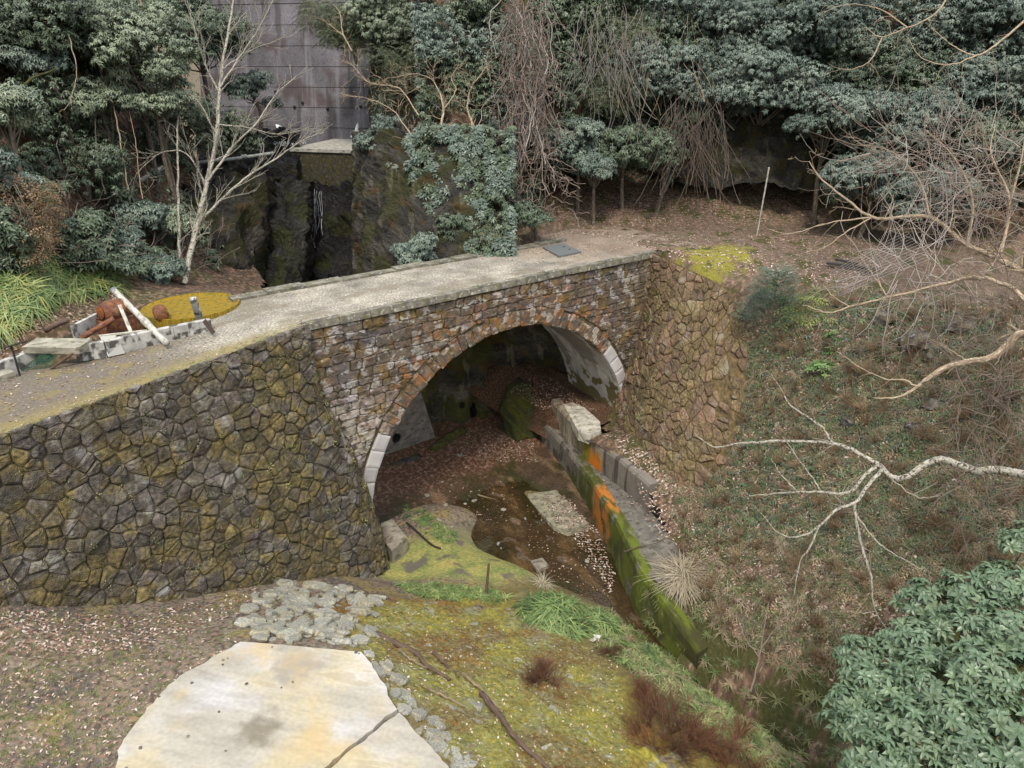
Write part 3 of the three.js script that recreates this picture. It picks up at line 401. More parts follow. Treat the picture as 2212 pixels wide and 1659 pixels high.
const M_wallL = mat({ map: T_wallL, bumpMap: T_grain.clone(), bumpScale: 0.07, vertexColors: true, roughness: 0.95 }); M_wallL.bumpMap.repeat.set(6.2, 3.6);
const M_wallR = mat({ map: T_wallR, bumpMap: T_grain.clone(), bumpScale: 0.06, vertexColors: true, roughness: 0.97 }); M_wallR.bumpMap.repeat.set(3.5, 2.8);
const leftWallThing = thing('retaining_wall', 'battered dark rubble wall with olive moss holding up the road left of the arch', 'wall');
{
  const R = rng(31), seeds = hexSeeds(R, 0.4, 12.2, 0.29, -7, 0.2, 0.215, 0.3, true).filter(() => R() > 0.09), P = cells(seeds, [0.4, 12, -6.9, 0.045]);
  const keep = P.filter(p => { if (p.length < 3) return false; const c = centre(p), q = leftWall(...c); return q.z > -0.12 && q.y > leftBank0(q.x, q.z + 0.25) - 0.3 && q.x > -9; });
  stoneWall(leftWallThing, leftWall, keep, R, ([a, b]) => {
    const t = rr(R, 0.72, 1.22) * (R() < 0.12 ? 1.25 : 1);
    return { m: M_wallL, opt: { gap: 0.004, proud: rr(R, 0.02, 0.075), round: 1, rough: 0.014, mid: 0.95, tint: [t, t * rr(R, 0.96, 1.02), t * rr(R, 0.9, 1.06)], uv: (a, b) => [a / 12.4, (b + 7.1) / 7.2] } };
  }, 'flat');
  sheetOf(leftWall, 0.2, 12.4, -7, -0.02, 90, 36, -0.006).mesh('joint_fill', M_mortar, leftWallThing);
}
// right: a runs downstream, b up the slope of the wall
const RB = new THREE.CatmullRomCurve3([V(8.55, -4.85, -0.12), V(7.8, -4.8, 1.2), V(7.25, -4.8, 2.7), V(7.05, -4.85, 4.1), V(7.1, -4.9, 5.6), V(7.2, -5.0, 6.8)]), RT = new THREE.CatmullRomCurve3([V(9.66, -0.02, -0.06), V(9.8, -0.28, 1.0), V(10.1, -0.55, 1.9), V(10.35, -0.85, 2.5), V(10.6, -1.2, 3.3), V(10.75, -1.45, 4.0)]);
const rightWall0 = (a, b) => { const t = clamp(a / 6.6), s = b / 4.9, B = RB.getPoint(t), T = RT.getPoint(t); if (a < 0) { B.x -= a * 0; } return B.lerp(T, s).add(V(lerp(0.3, -0.28, smooth(0, 2, a)) * Math.sin(Math.PI * clamp(s)), 0, 0.1 * smooth(0, 1.5, a) * Math.sin(Math.PI * clamp(s)))).add(V(0.4, -0.4, -0.05).multiplyScalar(0.75 * smooth(3.2, 6.2, a))); };
const rightWall = (() => { const s = wallSurface(rightWall0); return s; })();
const rightWallThing = thing('retaining_wall', 'brown mossy cobbled wall sloping up from the leaf strip right of the arch', 'wall');
{
  const R = rng(41), seeds = hexSeeds(R, 0.05, 6.5, 0.27, -0.2, 5.2, 0.22, 0.4).filter(() => R() > 0.1), P = cells(seeds, [0, 6.5, -0.3, 4.92]);
  const keep = P.filter(p => p.length > 2 && (() => { const c = centre(p); return R() > smooth(3.6, 6.2, c[0] + 0.8 * n2(c[1] * 1.1, c[0] * 0.7)) * 0.85; })());
  stoneWall(rightWallThing, rightWall, keep, R, ([a, b]) => { const t = rr(R, 0.78, 1.22) * (R() < 0.1 ? 1.2 : 1); return { m: M_wallR, opt: { gap: 0.004, proud: rr(R, 0.015, 0.07), round: 1, rough: 0.015, mid: 0.94, tint: [t, t * rr(R, 0.94, 1.02), t * rr(R, 0.88, 1.05)], uv: (a, b) => [a / 7, (b + 0.4) / 5.6] } }; }, 'flat');
  sheetOf(rightWall, -0.1, 5.6, -0.4, 4.95, 50, 45, -0.006).mesh('joint_fill', mat({ map: T_mortar, color: rgb(1.15, 1.0, 0.85), bumpMap: T_grain, bumpScale: 0.05, roughness: 1 }), rightWallThing);
}
console.log('bridge and walls ready');
// ---------------------------------------------------------------- gorge, dam and fall behind the bridge
const T_cliff = makeTexture(800, 800, (u, v, c) => { const x = u * 9, y = v * 9, a = fb2(x, y, 5), m = fb2(x * 0.7 + 9, y * 0.5, 4), f = n2(x * 14, y * 14), w = fb2(x * 3, y * 0.5 + 4, 4); put(c, [78, 74, 66]); gain(c, 1 + 0.9 * a + 0.3 * f); blend(c, [74, 74, 30], smooth(-0.05, 0.22, m) * 0.9); blend(c, [104, 78, 34], smooth(0.15, 0.35, fb2(x + 3, y + 8, 4)) * 0.7); blend(c, [150, 142, 124], smooth(0.2, 0.4, w) * 0.6); gain(c, 0.85); });
const T_wet = makeTexture(512, 512, (u, v, c) => { const x = u * 8, y = v * 8, a = fb2(x, y * 0.5, 5), w = fb2(x * 4, y * 0.4, 4); put(c, [46, 44, 44]); gain(c, 1 + 0.7 * a); blend(c, [58, 62, 26], smooth(0.05, 0.3, fb2(x * 0.5 + 4, y * 0.5, 4)) * 0.8); blend(c, [92, 88, 88], smooth(0.25, 0.45, w) * 0.5); });
const M_cliff = mat({ map: T_cliff, bumpMap: T_grain.clone(), bumpScale: 0.3, roughness: 0.95 }); M_cliff.bumpMap.repeat.set(5, 5);
const M_wet = mat({ map: T_wet, bumpMap: T_grain.clone(), bumpScale: 0.4, roughness: 0.34 }); M_wet.bumpMap.repeat.set(4, 4);
const M_spur = mat({ map: T_wet, color: rgb(1.5, 1.5, 1.2), bumpMap: M_wet.bumpMap, bumpScale: 0.4, roughness: 0.6 });
const net = (us, vs, f) => vs.map(v => us.map(u => f(u, v)));
const rock = (name, label, rows, nu, nv, amp, fr, m) => tag(rockFace(name, rows, nu, nv, amp, fr, m, scene, 1, ridged), label, 'rock face');
rock('rock_face', 'mossy brown rock face left of the dark waterfall', [380, 450, 530, 620, 760].map((v, j) => [[380, 25 - j * 1.1], [420, 22.6 - j * 0.55], [470, 22.8 - j * 0.5], [520, 23.3 - j * 0.45], [556, 24 - j * 0.4], [572, 27]].map(([u, t]) => atD(u - j * 6 + 12, v + (u < 440 ? 20 : 0), t))), 70, 80, 0.75, 0.75, M_cliff);
rock('rock_face', 'narrow mossy rock spur standing in the dark waterfall slot', [392, 450, 530, 640, 800].map((v, j) => [[560, 27.5], [572, 25.4 - j * 0.2], [610, 24.6 - j * 0.3], [645, 25 - j * 0.25], [662, 26.4], [668, 28.5]].map(([u, t]) => atD(u, v, t))), 60, 80, 0.7, 1.0, M_spur);
rock('waterfall_rock', 'black wet rock of the waterfall below the concrete sill', [[500, 372, 28.5], [540, 395, 28], [600, 390, 27.8], [660, 402, 27.4], [720, 405, 27.2], [790, 402, 27]].map(([u, v, t]) => [u, v, t]) && [0, 1, 2, 3, 4].map(j => [[480, 370], [540, 385], [600, 380], [660, 402], [720, 404], [800, 402]].map(([u, v]) => atD(u, v + [0, 40, 110, 210, 380][j], 28.4 - (u - 480) * 0.004 - j * 0.55))), 90, 90, 0.9, 0.9, M_wet);
rock('rock_face', 'sunlit mossy cliff with bushes on top right of the waterfall slot', [285, 360, 450, 540, 650].map((v, j) => [[786, 30], [781, 26.5], [777, 23.6 - j * 0.3], [812, 22.2 - j * 0.45], [860, 21.3 - j * 0.5], [930, 20.8 - j * 0.5], [1010, 20.6 - j * 0.4], [1090, 20.8 - j * 0.25]].map(([u, t]) => atD(u, v + (u > 900 ? 30 : 0), t))), 110, 80, 0.5, 0.9, M_cliff);
rock('rock_face', 'wooded rock slope right of the dam', [-90, 0, 90, 190, 300].map((v, j) => [[806, 31.5], [826, 29 - j * 0.3], [880, 27.6 - j * 0.5], [960, 26.4 - j * 0.6], [1040, 26 - j * 0.6]].map(([u, t]) => atD(u, v, t))), 60, 60, 0.6, 0.6, M_cliff);
rock('rock_face', 'wet dark rock beside the left end of the concrete sill', [285, 320, 360, 410].map((v, j) => [[430, 29.5], [480, 29.4], [540, 29.2], [600, 28.9], [650, 28.6]].map(([u, t]) => atD(u, v, t - 0.25 * j))), 50, 36, 0.7, 0.9, M_wet);
rock('rock_face', 'dark rock ledge with brown hanging roots behind the white pole', [215, 270, 330, 395].map((v, j) => [[1400, 25.2], [1470, 24.2], [1550, 23.8], [1640, 23.4], [1720, 22.9], [1800, 23.2]].map(([u, t]) => atD(u, v + 10, t + 0.5 - 0.3 * j))), 80, 40, 0.8, 0.8, M_cliff);
// seen through the arch
rock('rock_face', 'dark mossy rock wall seen through the arch', [-1.5, -2.4, -3.6, -5, -7].map((y, j) => [[0.2, -7.6], [2.4, -6.6], [4.4, -6.0], [6.3, -5.2], [8.0, -4.4], [9.2, -3.2], [9.6, -2.3]].map(([x, z]) => V(x, y, z + j * 0.22))), 90, 60, 0.7, 0.8, mat({ map: T_cliff, color: rgb(1.7, 1.65, 1.5), bumpMap: M_cliff.bumpMap, bumpScale: 0.2, roughness: 0.95 }));
{ // soil and leaves heaped against the right foot of the vault
  const P = [[V(6.2, -4.6, -5.2), V(7.4, -3.9, -5.0), V(9.2, -4.0, -4.6)], [V(6.5, -5.2, -3.6), V(7.5, -4.45, -3.2), V(9.2, -4.5, -2.8)], [V(7.0, -5.6, -2.4), V(7.7, -4.8, -1.8), V(9.2, -4.75, -1.5)], [V(7.25, -5.75, -1.5), V(7.7, -4.85, -0.8), V(9.2, -4.82, -0.5)], [V(7.3, -5.8, -0.6), V(7.6, -4.86, 0.1), V(9.2, -4.9, 0.4)]];
  structure(rockFace('soil_bank', P, 40, 50, 0.22, 1.5, mat({ map: (() => { const q = T_litter.clone(); q.repeat.set(1.1, 2); return q; })(), color: rgb(0.62, 0.62, 0.5), bumpMap: T_fine, bumpScale: 0.05, roughness: 1 }), scene));
}
// dam: concrete lifts, each a course of its own
const T_dam = makeTexture(800, 600, (u, v, c) => { const x = u * 8, y = v * 6, a = fb2(x, y, 5), s = fb2(x * 3, y * 0.25, 4), f = n2(x * 20, y * 20); put(c, [104, 101, 106]); gain(c, 1 + 0.35 * a + 0.14 * f); blend(c, [76, 62, 62], smooth(0.0, 0.35, fb2(x * 0.6 + 5, y * 0.9, 4)) * 0.7); blend(c, [138, 136, 142], smooth(0.1, 0.4, s) * 0.6); blend(c, [60, 56, 56], smooth(0.15, 0.4, fb2(x * 2 + 9, y * 0.4, 4)) * 0.6); });
const M_dam = mat({ map: T_dam, bumpMap: T_grain.clone(), bumpScale: 0.02, roughness: 0.85 }); M_dam.bumpMap.repeat.set(6, 5);
const dam = thing('dam_wall', 'tall grey concrete dam wall of horizontal lifts above the waterfall', 'dam');
{
  const A = atD(440, 318, 33), B = atD(850, 318, 31.2), y0 = A.y - 0.6, ax = B.clone().sub(A).setY(0), L = ax.length(); ax.normalize(); const nn = V(-ax.z, 0, ax.x), R = rng(51); if (nn.dot(CAM.clone().sub(A)) < 0) nn.negate();
  const pt = (s, y, d) => A.clone().addScaledVector(ax, s).setY(y).addScaledVector(nn, d - 0.16 * (y - y0)); let y = y0, k = 0;
  while (y < 10) { const h = k === 0 ? 0.7 : 0.83, S = new Shape(), j = rr(R, -0.015, 0.02), e = y + h - 0.022, add = (a, b, c, d) => { const q = [a, b, c, d].map(([s, yy, dd]) => S.pv(pt(s, yy, dd), s / L, (yy - y0) / 10)); S.quad(...q); };
    add([0, y, j], [L, y, j], [L, e, j], [0, e, j]); add([0, e, j], [L, e, j], [L, e, -0.9], [0, e, -0.9]); add([L, y, j], [L, y, -0.9], [L, e, -0.9], [L, e, j]); add([0, y, -0.9], [0, y, j], [0, e, j], [0, e, -0.9]); add([0, y, -0.9], [L, y, -0.9], [L, y, j], [0, y, j]); S.mesh('lift', M_dam, dam, 'flat'); y += h; k++; }
  { const S = new Shape(), q = [[0, y0], [L, y0], [L, 10], [0, 10]].map(([s, yy]) => S.pv(pt(s, yy, -0.06), s / L, (yy - y0) / 10)); S.quad(...q); S.mesh('joint_fill', mat({ color: rgb(0.05, 0.045, 0.04) }), dam); }
  const dark = mat({ color: rgb(0.02, 0.02, 0.02) }); for (const [u, v] of [[725, 94], [584, 199], [628, 232], [645, 223], [772, 232], [700, 236]]) { const d = sight(u, v), t = pt(0, y0, 0).sub(CAM).dot(nn) / d.dot(nn), q = CAM.clone().addScaledVector(d, t), s = q.clone().sub(A).dot(ax), S = new Shape(); S.tube([pt(s, q.y, 0.03), pt(s, q.y, 0.07)], [0.07, 0.06], 9); S.mesh('drain_hole', dark, dam); }
  // sill below the dam, front face wet and mossy
  const sill = thing('concrete_sill', 'concrete ledge at the foot of the dam where the water lands', 'ledge'), a = atD(628, 330, 28.2), b = atD(778, 326, 27.4), S = new Shape(), q = []; for (const yy of [-1.6, 0]) for (const [p, d] of [[a, 0], [b, 0], [b, -4.2], [a, -4.2]]) q.push(p.clone().addScaledVector(nn, d + 0.02 * yy).setY(lerp(a.y, b.y, 0.5) + yy)); S.hexa(q); S.mesh('block', mat({ map: T_cliff, bumpMap: T_grain, bumpScale: 0.02, roughness: 0.6 }), sill, 'flat');
  { const S2 = new Shape(), q2 = []; for (const yy of [-0.02, 0.1]) for (const [p, d] of [[a, 0.06], [b, 0.06], [b, -4.1], [a, -4.1]]) q2.push(p.clone().addScaledVector(nn, d).setY(lerp(a.y, b.y, 0.5) + yy)); S2.hexa(q2); S2.mesh('top_slab', M_concrete, sill, 'flat'); }
  { const S3 = new Shape(), p = atD(778, 300, 28.4); S3.box(p.x, p.y - 0.15, p.z, 0.5, 0.9, 0.5, 0.6, 1); S3.mesh('end_block', M_concrete, sill, 'flat'); }
  // water jets from the drains
  const M_water = new THREE.MeshPhysicalMaterial({ color: rgb(0.9, 0.93, 0.95), roughness: 0.6, transmission: 0.35, thickness: 0 });
  for (const [u0, v0, u1, v1, t0, t1, n, w, lab] of [[596, 272, 626, 312, 30.5, 28.6, 34, 0.5, 'white jet of water spraying from the dam onto the ledge'], [774, 268, 769, 300, 30.4, 28.2, 12, 0.16, 'thin water jet at the right end of the ledge']]) {
    const R2 = rng(61), S4 = new Shape(), p0 = atD(u0, v0, t0), p1 = atD(u1, v1, t1); for (let k = 0; k < n; k++) { const e = p1.clone().add(V(rr(R2, -w, w) * 0.7, rr(R2, -0.05, 0.1), rr(R2, -w, w) * 0.5)), pts = []; const f = rr(R2, 0.5, 1); for (let i = 0; i <= 8; i++) { const s = i / 8 * f; pts.push(V(lerp(p0.x, e.x, s), lerp(p0.y, e.y, s * s * 0.85 + 0.15 * s) + 0.06, lerp(p0.z, e.z, s))); } S4.tube(pts, [0.008, 0.014, 0.02, 0.022, 0.018, 0.014, 0.012, 0.008, 0.004], 4, false); }
    for (let k = 0; k < n * 3; k++) { const e = p1.clone().add(V(rr(R2, -w, w), rr(R2, -0.02, 0.12), rr(R2, -w, w))); S4.tube([e, e.clone().add(V(rr(R2, -0.06, 0.06), rr(R2, 0.0, 0.05), rr(R2, -0.06, 0.06)))], [0.018, 0.006], 4); }
    tag(S4.mesh('water_jet', M_water), lab, 'water');
  }
}
{ const R = rng(65), S = new Shape(); for (let k = 0; k < 7; k++) { let x = 690 + rr(R, -14, 14), y = 405 + rr(R, 0, 20), P = []; const n = 5 + Math.floor(R() * 6); for (let i = 0; i < n; i++) { P.push(atD(x, y, 26.6 - (y - 405) * 0.006)); x += rr(R, -3, 3.5); y += rr(R, 8, 16); } S.tube(P, rr(R, 0.004, 0.009), 4, false); } tag(S.mesh('water_trickle', new THREE.MeshPhysicalMaterial({ color: rgb(0.85, 0.88, 0.9), roughness: 0.3, transmission: 0.5, thickness: 0 })), 'thin white trickle running down the black waterfall rock', 'water'); }
{ // shallow water over the stream bed
  const S = new Shape(), n = 30; for (let j = 0; j <= n; j++) for (let i = 0; i <= 10; i++) { const z = lerp(-0.9, 13.8, j / n), x = lerp(z < 3 ? 1.2 : 3.2, z < 5 ? 7.2 - 0.45 * Math.max(0, z) : 4.75, i / 10); S.v(x, -6.3 - 0.085 * clamp(z, -1, 12) + 0.012 + 0.05 * smooth(0.5, -0.9, z) - 0.06 * smooth(0.2, -0.9, z), z, x, z); } for (let j = 0; j < n; j++) for (let i = 0; i < 10; i++) { const a = j * 11 + i; S.quad(a, a + 11, a + 12, a + 1); } structure(S.mesh('stream_water', new THREE.MeshPhysicalMaterial({ color: rgb(0.8, 0.76, 0.64), roughness: 0.06, transmission: 1, thickness: 0, ior: 1.33, bumpMap: T_fine, bumpScale: 0.004 })));
}
const M_pipe = mat({ map: T_concrete, color: rgb(0.62, 0.68, 0.68), roughness: 0.55 });
const rod = (name, label, cat, pts, r, m, n = 8) => { const S = new Shape(); S.tube(pts, r, n); return tag(S.mesh(name, m), label, cat); };
{ const g = thing('water_pipe', 'grey water pipe crossing in front of the waterfall ledge', 'pipe'), S = new Shape(), a = atD(418, 352, 23.6), b = atD(590, 331, 25.2); S.tube(curve([a, a.clone().lerp(b, 0.5).add(V(0, -0.03, 0)), b], 8), 0.06, 8); S.mesh('tube', M_pipe, g); const C = new Shape(), m = a.clone().lerp(b, 0.62), d = b.clone().sub(a).normalize(); C.tube([m.clone().addScaledVector(d, -0.09), m.clone().addScaledVector(d, 0.09)], 0.078, 10); C.mesh('coupling', M_pipe, g); }
rod('old_pipe', 'short weathered pipe lying among the bushes left of the birch', 'pipe', [atD(304, 390, 20.6), atD(352, 362, 21.6)], 0.07, M_concrete);

// ---------------------------------------------------------------- concrete walls of the stream
const stain = (x0, x1, s) => x => smooth(x0 - s, x0 + s, x) * smooth(x1 + s, x1 - s, x);
const T_low = makeTexture(1400, 160, (u, v, c) => { const x = u * 14, y = v * 1.1, a = fb2(x * 1.5, y * 1.5, 4), s = fb2(x * 4, y * 2.4, 4), f = n2(x * 16, y * 16); put(c, [112, 106, 98]); gain(c, 1 + 0.35 * a + 0.15 * f); blend(c, [66, 58, 48], smooth(0, 0.3, s) * 0.8); blend(c, [66, 72, 18], clamp(smooth(2.1, 2.6, x + 1.4 * fb2(x * 2, y * 2.5, 4)) * 0.9) * smooth(-0.3, 0.1, s + 0.1)); blend(c, [58, 56, 24], smooth(6.5, 7.5, x) * 0.9); blend(c, [172, 104, 36], stain(3.35, 4.35, 0.25)(x + 0.5 * fb2(x * 2.5, y * 2.5 + 9, 4)) * smooth(-0.16, 0.2, fb2(x * 3 + 2, y * 2, 4) + 0.08)); blend(c, [92, 104, 20], stain(4.6, 7.5, 0.3)(x + 1.2 * fb2(x * 2, y * 3 + 4, 4)) * smooth(-0.1, 0.25, fb2(x * 2 + 7, y * 2, 4) + 0.1) * 0.85); });
const T_up = makeTexture(900, 180, (u, v, c) => { const x = u * 5.6, y = v * 0.95, a = fb2(x * 1.5, y * 1.5, 4), s = fb2(x * 5, y * 0.5, 4), f = n2(x * 16, y * 16); put(c, [146, 138, 124]); gain(c, 1 + 0.25 * a + 0.12 * f); blend(c, [112, 92, 66], smooth(-0.1, 0.3, s) * 0.7 * smooth(3.4, 3.1, x)); blend(c, [132, 122, 22], stain(2.0, 2.65, 0.2)(x + 0.3 * a) * smooth(-0.3, 0.1, s + 0.1)); blend(c, [205, 118, 14], stain(2.65, 3.3, 0.1)(x + 0.15 * a) * smooth(0.85, 0.5, y + 0.4 * s)); blend(c, [104, 98, 92], smooth(3.3, 3.4, x) * 0.6); blend(c, [70, 62, 56], smooth(3.3, 3.4, x) * smooth(0.05, 0.3, s) * 0.8); });
const M_low = mat({ map: T_low, bumpMap: T_grain.clone(), bumpScale: 0.03, roughness: 0.95 }), M_up = mat({ map: T_up, bumpMap: T_grain.clone(), bumpScale: 0.02, roughness: 0.95 }); M_low.bumpMap.repeat.set(7, 0.6); M_up.bumpMap.repeat.set(3, 0.5);
// a wall along a plan line [x, z, top y, foot y], thick behind its front face; returns its parts one per stretch
function channelWall(group, line, thick, m, total, split) {
  const pts = []; for (let k = 0; k < line.length; k++) { const a = line[Math.max(k - 1, 0)], b = line[Math.min(k + 1, line.length - 1)], d = V(b[0] - a[0], 0, b[1] - a[1]).normalize(), n = V(-d.z, 0, d.x); pts.push({ p: V(line[k][0], 0, line[k][1]), t: line[k][2], f: line[k][3], n }); }
  let run = 0; const R = rng(71), add = (S, k, r0, r1) => { const A = pts[k], B = pts[k + 1], at = (P, y, d) => P.p.clone().addScaledVector(P.n, d).setY(y), F = 0.05; const st = 6;
    for (let i = 0; i < st; i++) { const L = (s, y0, d) => { const w = i / st + s / st; return at(A, lerp(A.f, A.t, y0) , d).lerp(at(B, lerp(B.f, B.t, y0), d), w).add(V(0.03 * n2((r0 + (r1 - r0) * w) * 1.1, y0 * 1.5), y0 > 0.9 ? 0.02 * n2((r0 + (r1 - r0) * w) * 0.9, 3) : 0, 0)); }, U = s => (r0 + (r1 - r0) * (i / st + s / st)) / total;
      const rows = [[0, 0], [0.33, 0], [0.66, 0], [0.94, 0], [1, -0.04], [1, -thick], [0.3, -thick]]; for (let j = 0; j < rows.length - 1; j++) { const [y0, d0] = rows[j], [y1, d1] = rows[j + 1], v0 = j === 4 ? 0.97 : j > 4 ? 0.4 : y0, v1 = j === 4 ? 0.4 : j > 4 ? 0.1 : y1; S.quad(S.pv(L(0, y0, d0), U(0), v0), S.pv(L(1, y0, d0), U(1), v0), S.pv(L(1, y1, d1), U(1), v1), S.pv(L(0, y1, d1), U(0), v1)); } } };
  let S = new Shape(); for (let k = 0; k < pts.length - 1; k++) { const r1 = run + pts[k].p.distanceTo(pts[k + 1].p); add(S, k, run, r1); run = r1; if (split.includes(k + 1) || k === pts.length - 2) { const caps = [pts[k + 1]]; for (const P of caps) { const q = [[P.f, 0], [P.t, 0], [P.t, -thick], [P.f, -thick]].map(([y, d]) => S.pv(P.p.clone().addScaledVector(P.n, d).setY(y), run / total, 0.5)); S.quad(...q); } S.mesh('panel', m, group); S = new Shape(); } }
}
const lowWall = thing('concrete_wall', 'low mossy concrete wall with an orange stain along the stream', 'wall');
channelWall(lowWall, [[7.55, -2.2, -5.25, -6.9], [7.3, -1.7, -5.32, -6.9], [6.95, -0.3, -5.42, -7], [6.5, 1.0, -5.45, -7], [5.6, 3.1, -5.45, -7.2], [5.1, 4.0, -5.45, -7.3], [4.68, 4.8, -5.5, -7.4], [4.5, 5.8, -5.75, -7.6], [4.42, 6.8, -6.2, -7.8]], 0.3, M_low, 17.5, [4, 7]);
const upWall = thing('concrete_wall', 'upper concrete wall with orange and yellow stains beside the leaf strip', 'wall');
channelWall(upWall, [[7.62, -1.75, -4.62, -5.9], [7.28, -0.6, -4.66, -5.9], [6.98, 0.75, -4.7, -5.9], [6.78, 2.0, -4.72, -5.9], [6.58, 3.3, -4.78, -5.9]], 0.28, M_up, 5.3, [3]);
{ // bench between the two walls
  const S = new Shape(), F = [[7.5, -2], [6.97, -0.3], [6.52, 1.0], [5.62, 3.1], [5.12, 4.0], [4.72, 4.8], [4.7, 5.4]], B = [[7.8, -2], [7.35, -0.6], [7.0, 0.75], [6.8, 2.0], [6.5, 3.6], [6.05, 4.7], [5.5, 5.5]], n = 40, f = curve(F.map(p => V(p[0] + 0.05, -5.52, p[1])), n), b = curve(B.map(p => V(p[0], -5.5, p[1])), n);
  for (let k = 0; k <= n; k++) for (let j = 0; j <= 5; j++) { const p = f[k].clone().lerp(b[k], j / 5); S.v(p.x, p.y + 0.02 * n2(p.x * 3, p.z * 3) - (j === 0 ? 0.03 : 0), p.z, p.x, p.z); } for (let k = 0; k < n; k++) for (let j = 0; j < 5; j++) { const a = k * 6 + j; S.quad(a, a + 6, a + 7, a + 1); }
  const o = structure(S.mesh('concrete_bench', mat({ map: T_concrete, color: rgb(0.36, 0.34, 0.32), bumpMap: T_grain, bumpScale: 0.03, roughness: 0.9 })));
}
const M_old0 = mat({ map: T_concrete, color: rgb(0.5, 0.45, 0.4), bumpMap: T_grain, bumpScale: 0.03 });
{ // broken apron slab in front of the low wall and the pale slab on the upper wall
  const R = rng(81), poly = (name, label, uv, y, h, m, cat = 'slab') => { const P = uv.map(([u, v]) => atY(u, v, y)), S = new Shape(), c = P.reduce((a, p) => a.add(p), V()).multiplyScalar(1 / P.length), top = P.map(p => S.pv(p.clone().add(V(0, rr(R, -0.03, 0.03), 0)), p.x, p.z)), bot = P.map(p => S.pv(p.clone().lerp(c, -0.06).add(V(0, -h, 0)), p.x, p.z - h)), m0 = S.v(c.x, c.y + 0.03, c.z, c.x, c.z); for (let k = 0; k < P.length; k++) { const l = (k + 1) % P.length; S.tri(top[k], top[l], m0); S.quad(bot[k], bot[l], top[l], top[k]); } return tag(S.mesh(name, m, scene, 'flat'), label, cat); };
  poly('broken_slab', 'broken concrete apron with a white edge in front of the low mossy wall', [[1132, 1066], [1150, 1042], [1182, 1022], [1200, 1040], [1222, 1075], [1246, 1105], [1272, 1132], [1226, 1146], [1196, 1136], [1160, 1098]], -6.3, 0.5, mat({ map: T_concrete, color: rgb(0.66, 0.62, 0.5), bumpMap: T_grain, bumpScale: 0.08 }));
  poly('pale_slab', 'rough whitish slab lying on top of the upper concrete wall', [[1216, 872], [1236, 868], [1262, 880], [1296, 912], [1298, 930], [1272, 940], [1250, 932], [1236, 905]], -4.6, 0.25, mat({ map: T_concrete, color: rgb(1.25, 1.22, 1.16), bumpMap: T_grain, bumpScale: 0.06 }));
  poly('concrete_block', 'grey concrete block at the foot of the left stone wall', [[822, 1128], [849, 1120], [879, 1160], [846, 1188], [832, 1170]], -5.62, 0.6, mat({ map: T_concrete, color: rgb(0.62, 0.57, 0.5), bumpMap: T_grain, bumpScale: 0.02 }), 'block');
  poly('stone_slab', 'flat dark slab at the waters edge beside the grass clump', [[1146, 1212], [1172, 1206], [1186, 1222], [1160, 1232]], -6.45, 0.15, M_old0);
}
{ // concrete baffle with a drain under the arch
  const s = new THREE.Shape([[0.8, -6.8], [4.98, -6.8], [4.3, -4.08], [3.6, -3.7], [0.8, -3.6]].map(p => new THREE.Vector2(...p))), c = atZ(857, 947, -4), h = new THREE.Path(); h.absellipse(c.x, c.y, 0.15, 0.17, 0, 2 * Math.PI, true); s.holes.push(h);
  const g = thing('concrete_baffle', 'grey concrete wall with a round drain under the left side of the arch', 'wall'), e = new THREE.ExtrudeGeometry(s, { depth: 0.4, bevelEnabled: false, curveSegments: 12 }); e.translate(0, 0, -4.4); own(new THREE.Mesh(e, mat({ map: T_concrete, color: rgb(0.6, 0.57, 0.56), bumpMap: T_grain, bumpScale: 0.015 })), 'slab', g);
  const S = new Shape(); S.tube([V(c.x, c.y, -4.05), V(c.x, c.y, -5.2)], 0.152, 14, false); S.mesh('drain_pipe', mat({ color: rgb(0.05, 0.05, 0.05) }), g);
}
const M_mossy = mat({ map: T_moss, color: rgb(0.75, 0.95, 0.6), bumpMap: T_grain, bumpScale: 0.06, roughness: 1 });
const lump = (name, label, cat, pts, rad, m, n = 9) => { const S = new Shape(), c = curve(pts, 16), R = rng(pts[0].x * 100 + 7); S.tube(c, c.map((_, k) => lerp(rad[0], rad[1], k / 16) * (1 + 0.25 * n2(k * 0.6, rad[0] * 9))), n); for (let k = 0; k < S.p.length; k += 3) { const d = 0.12 * rad[0] * n3(S.p[k] * 4, S.p[k + 1] * 4, S.p[k + 2] * 4) * 3; S.p[k] += d; S.p[k + 1] += d * 0.6; } return tag(S.mesh(name, m), label, cat); };
lump('mossy_curb', 'mossy concrete curb lying on the leaf floor beneath the arch', 'curb', [atY(934, 975, -6.05), atY(968, 948, -6.0), atY(1004, 928, -5.95)], [0.17, 0.14], M_mossy);
lump('dark_curb', 'dark wet curb at the foot of the drain wall', 'curb', [atY(832, 1016, -6.2), atY(868, 1004, -6.15), atY(908, 988, -6.1)], [0.16, 0.14], mat({ map: T_wet, bumpMap: T_grain, bumpScale: 0.04, roughness: 0.5 }));
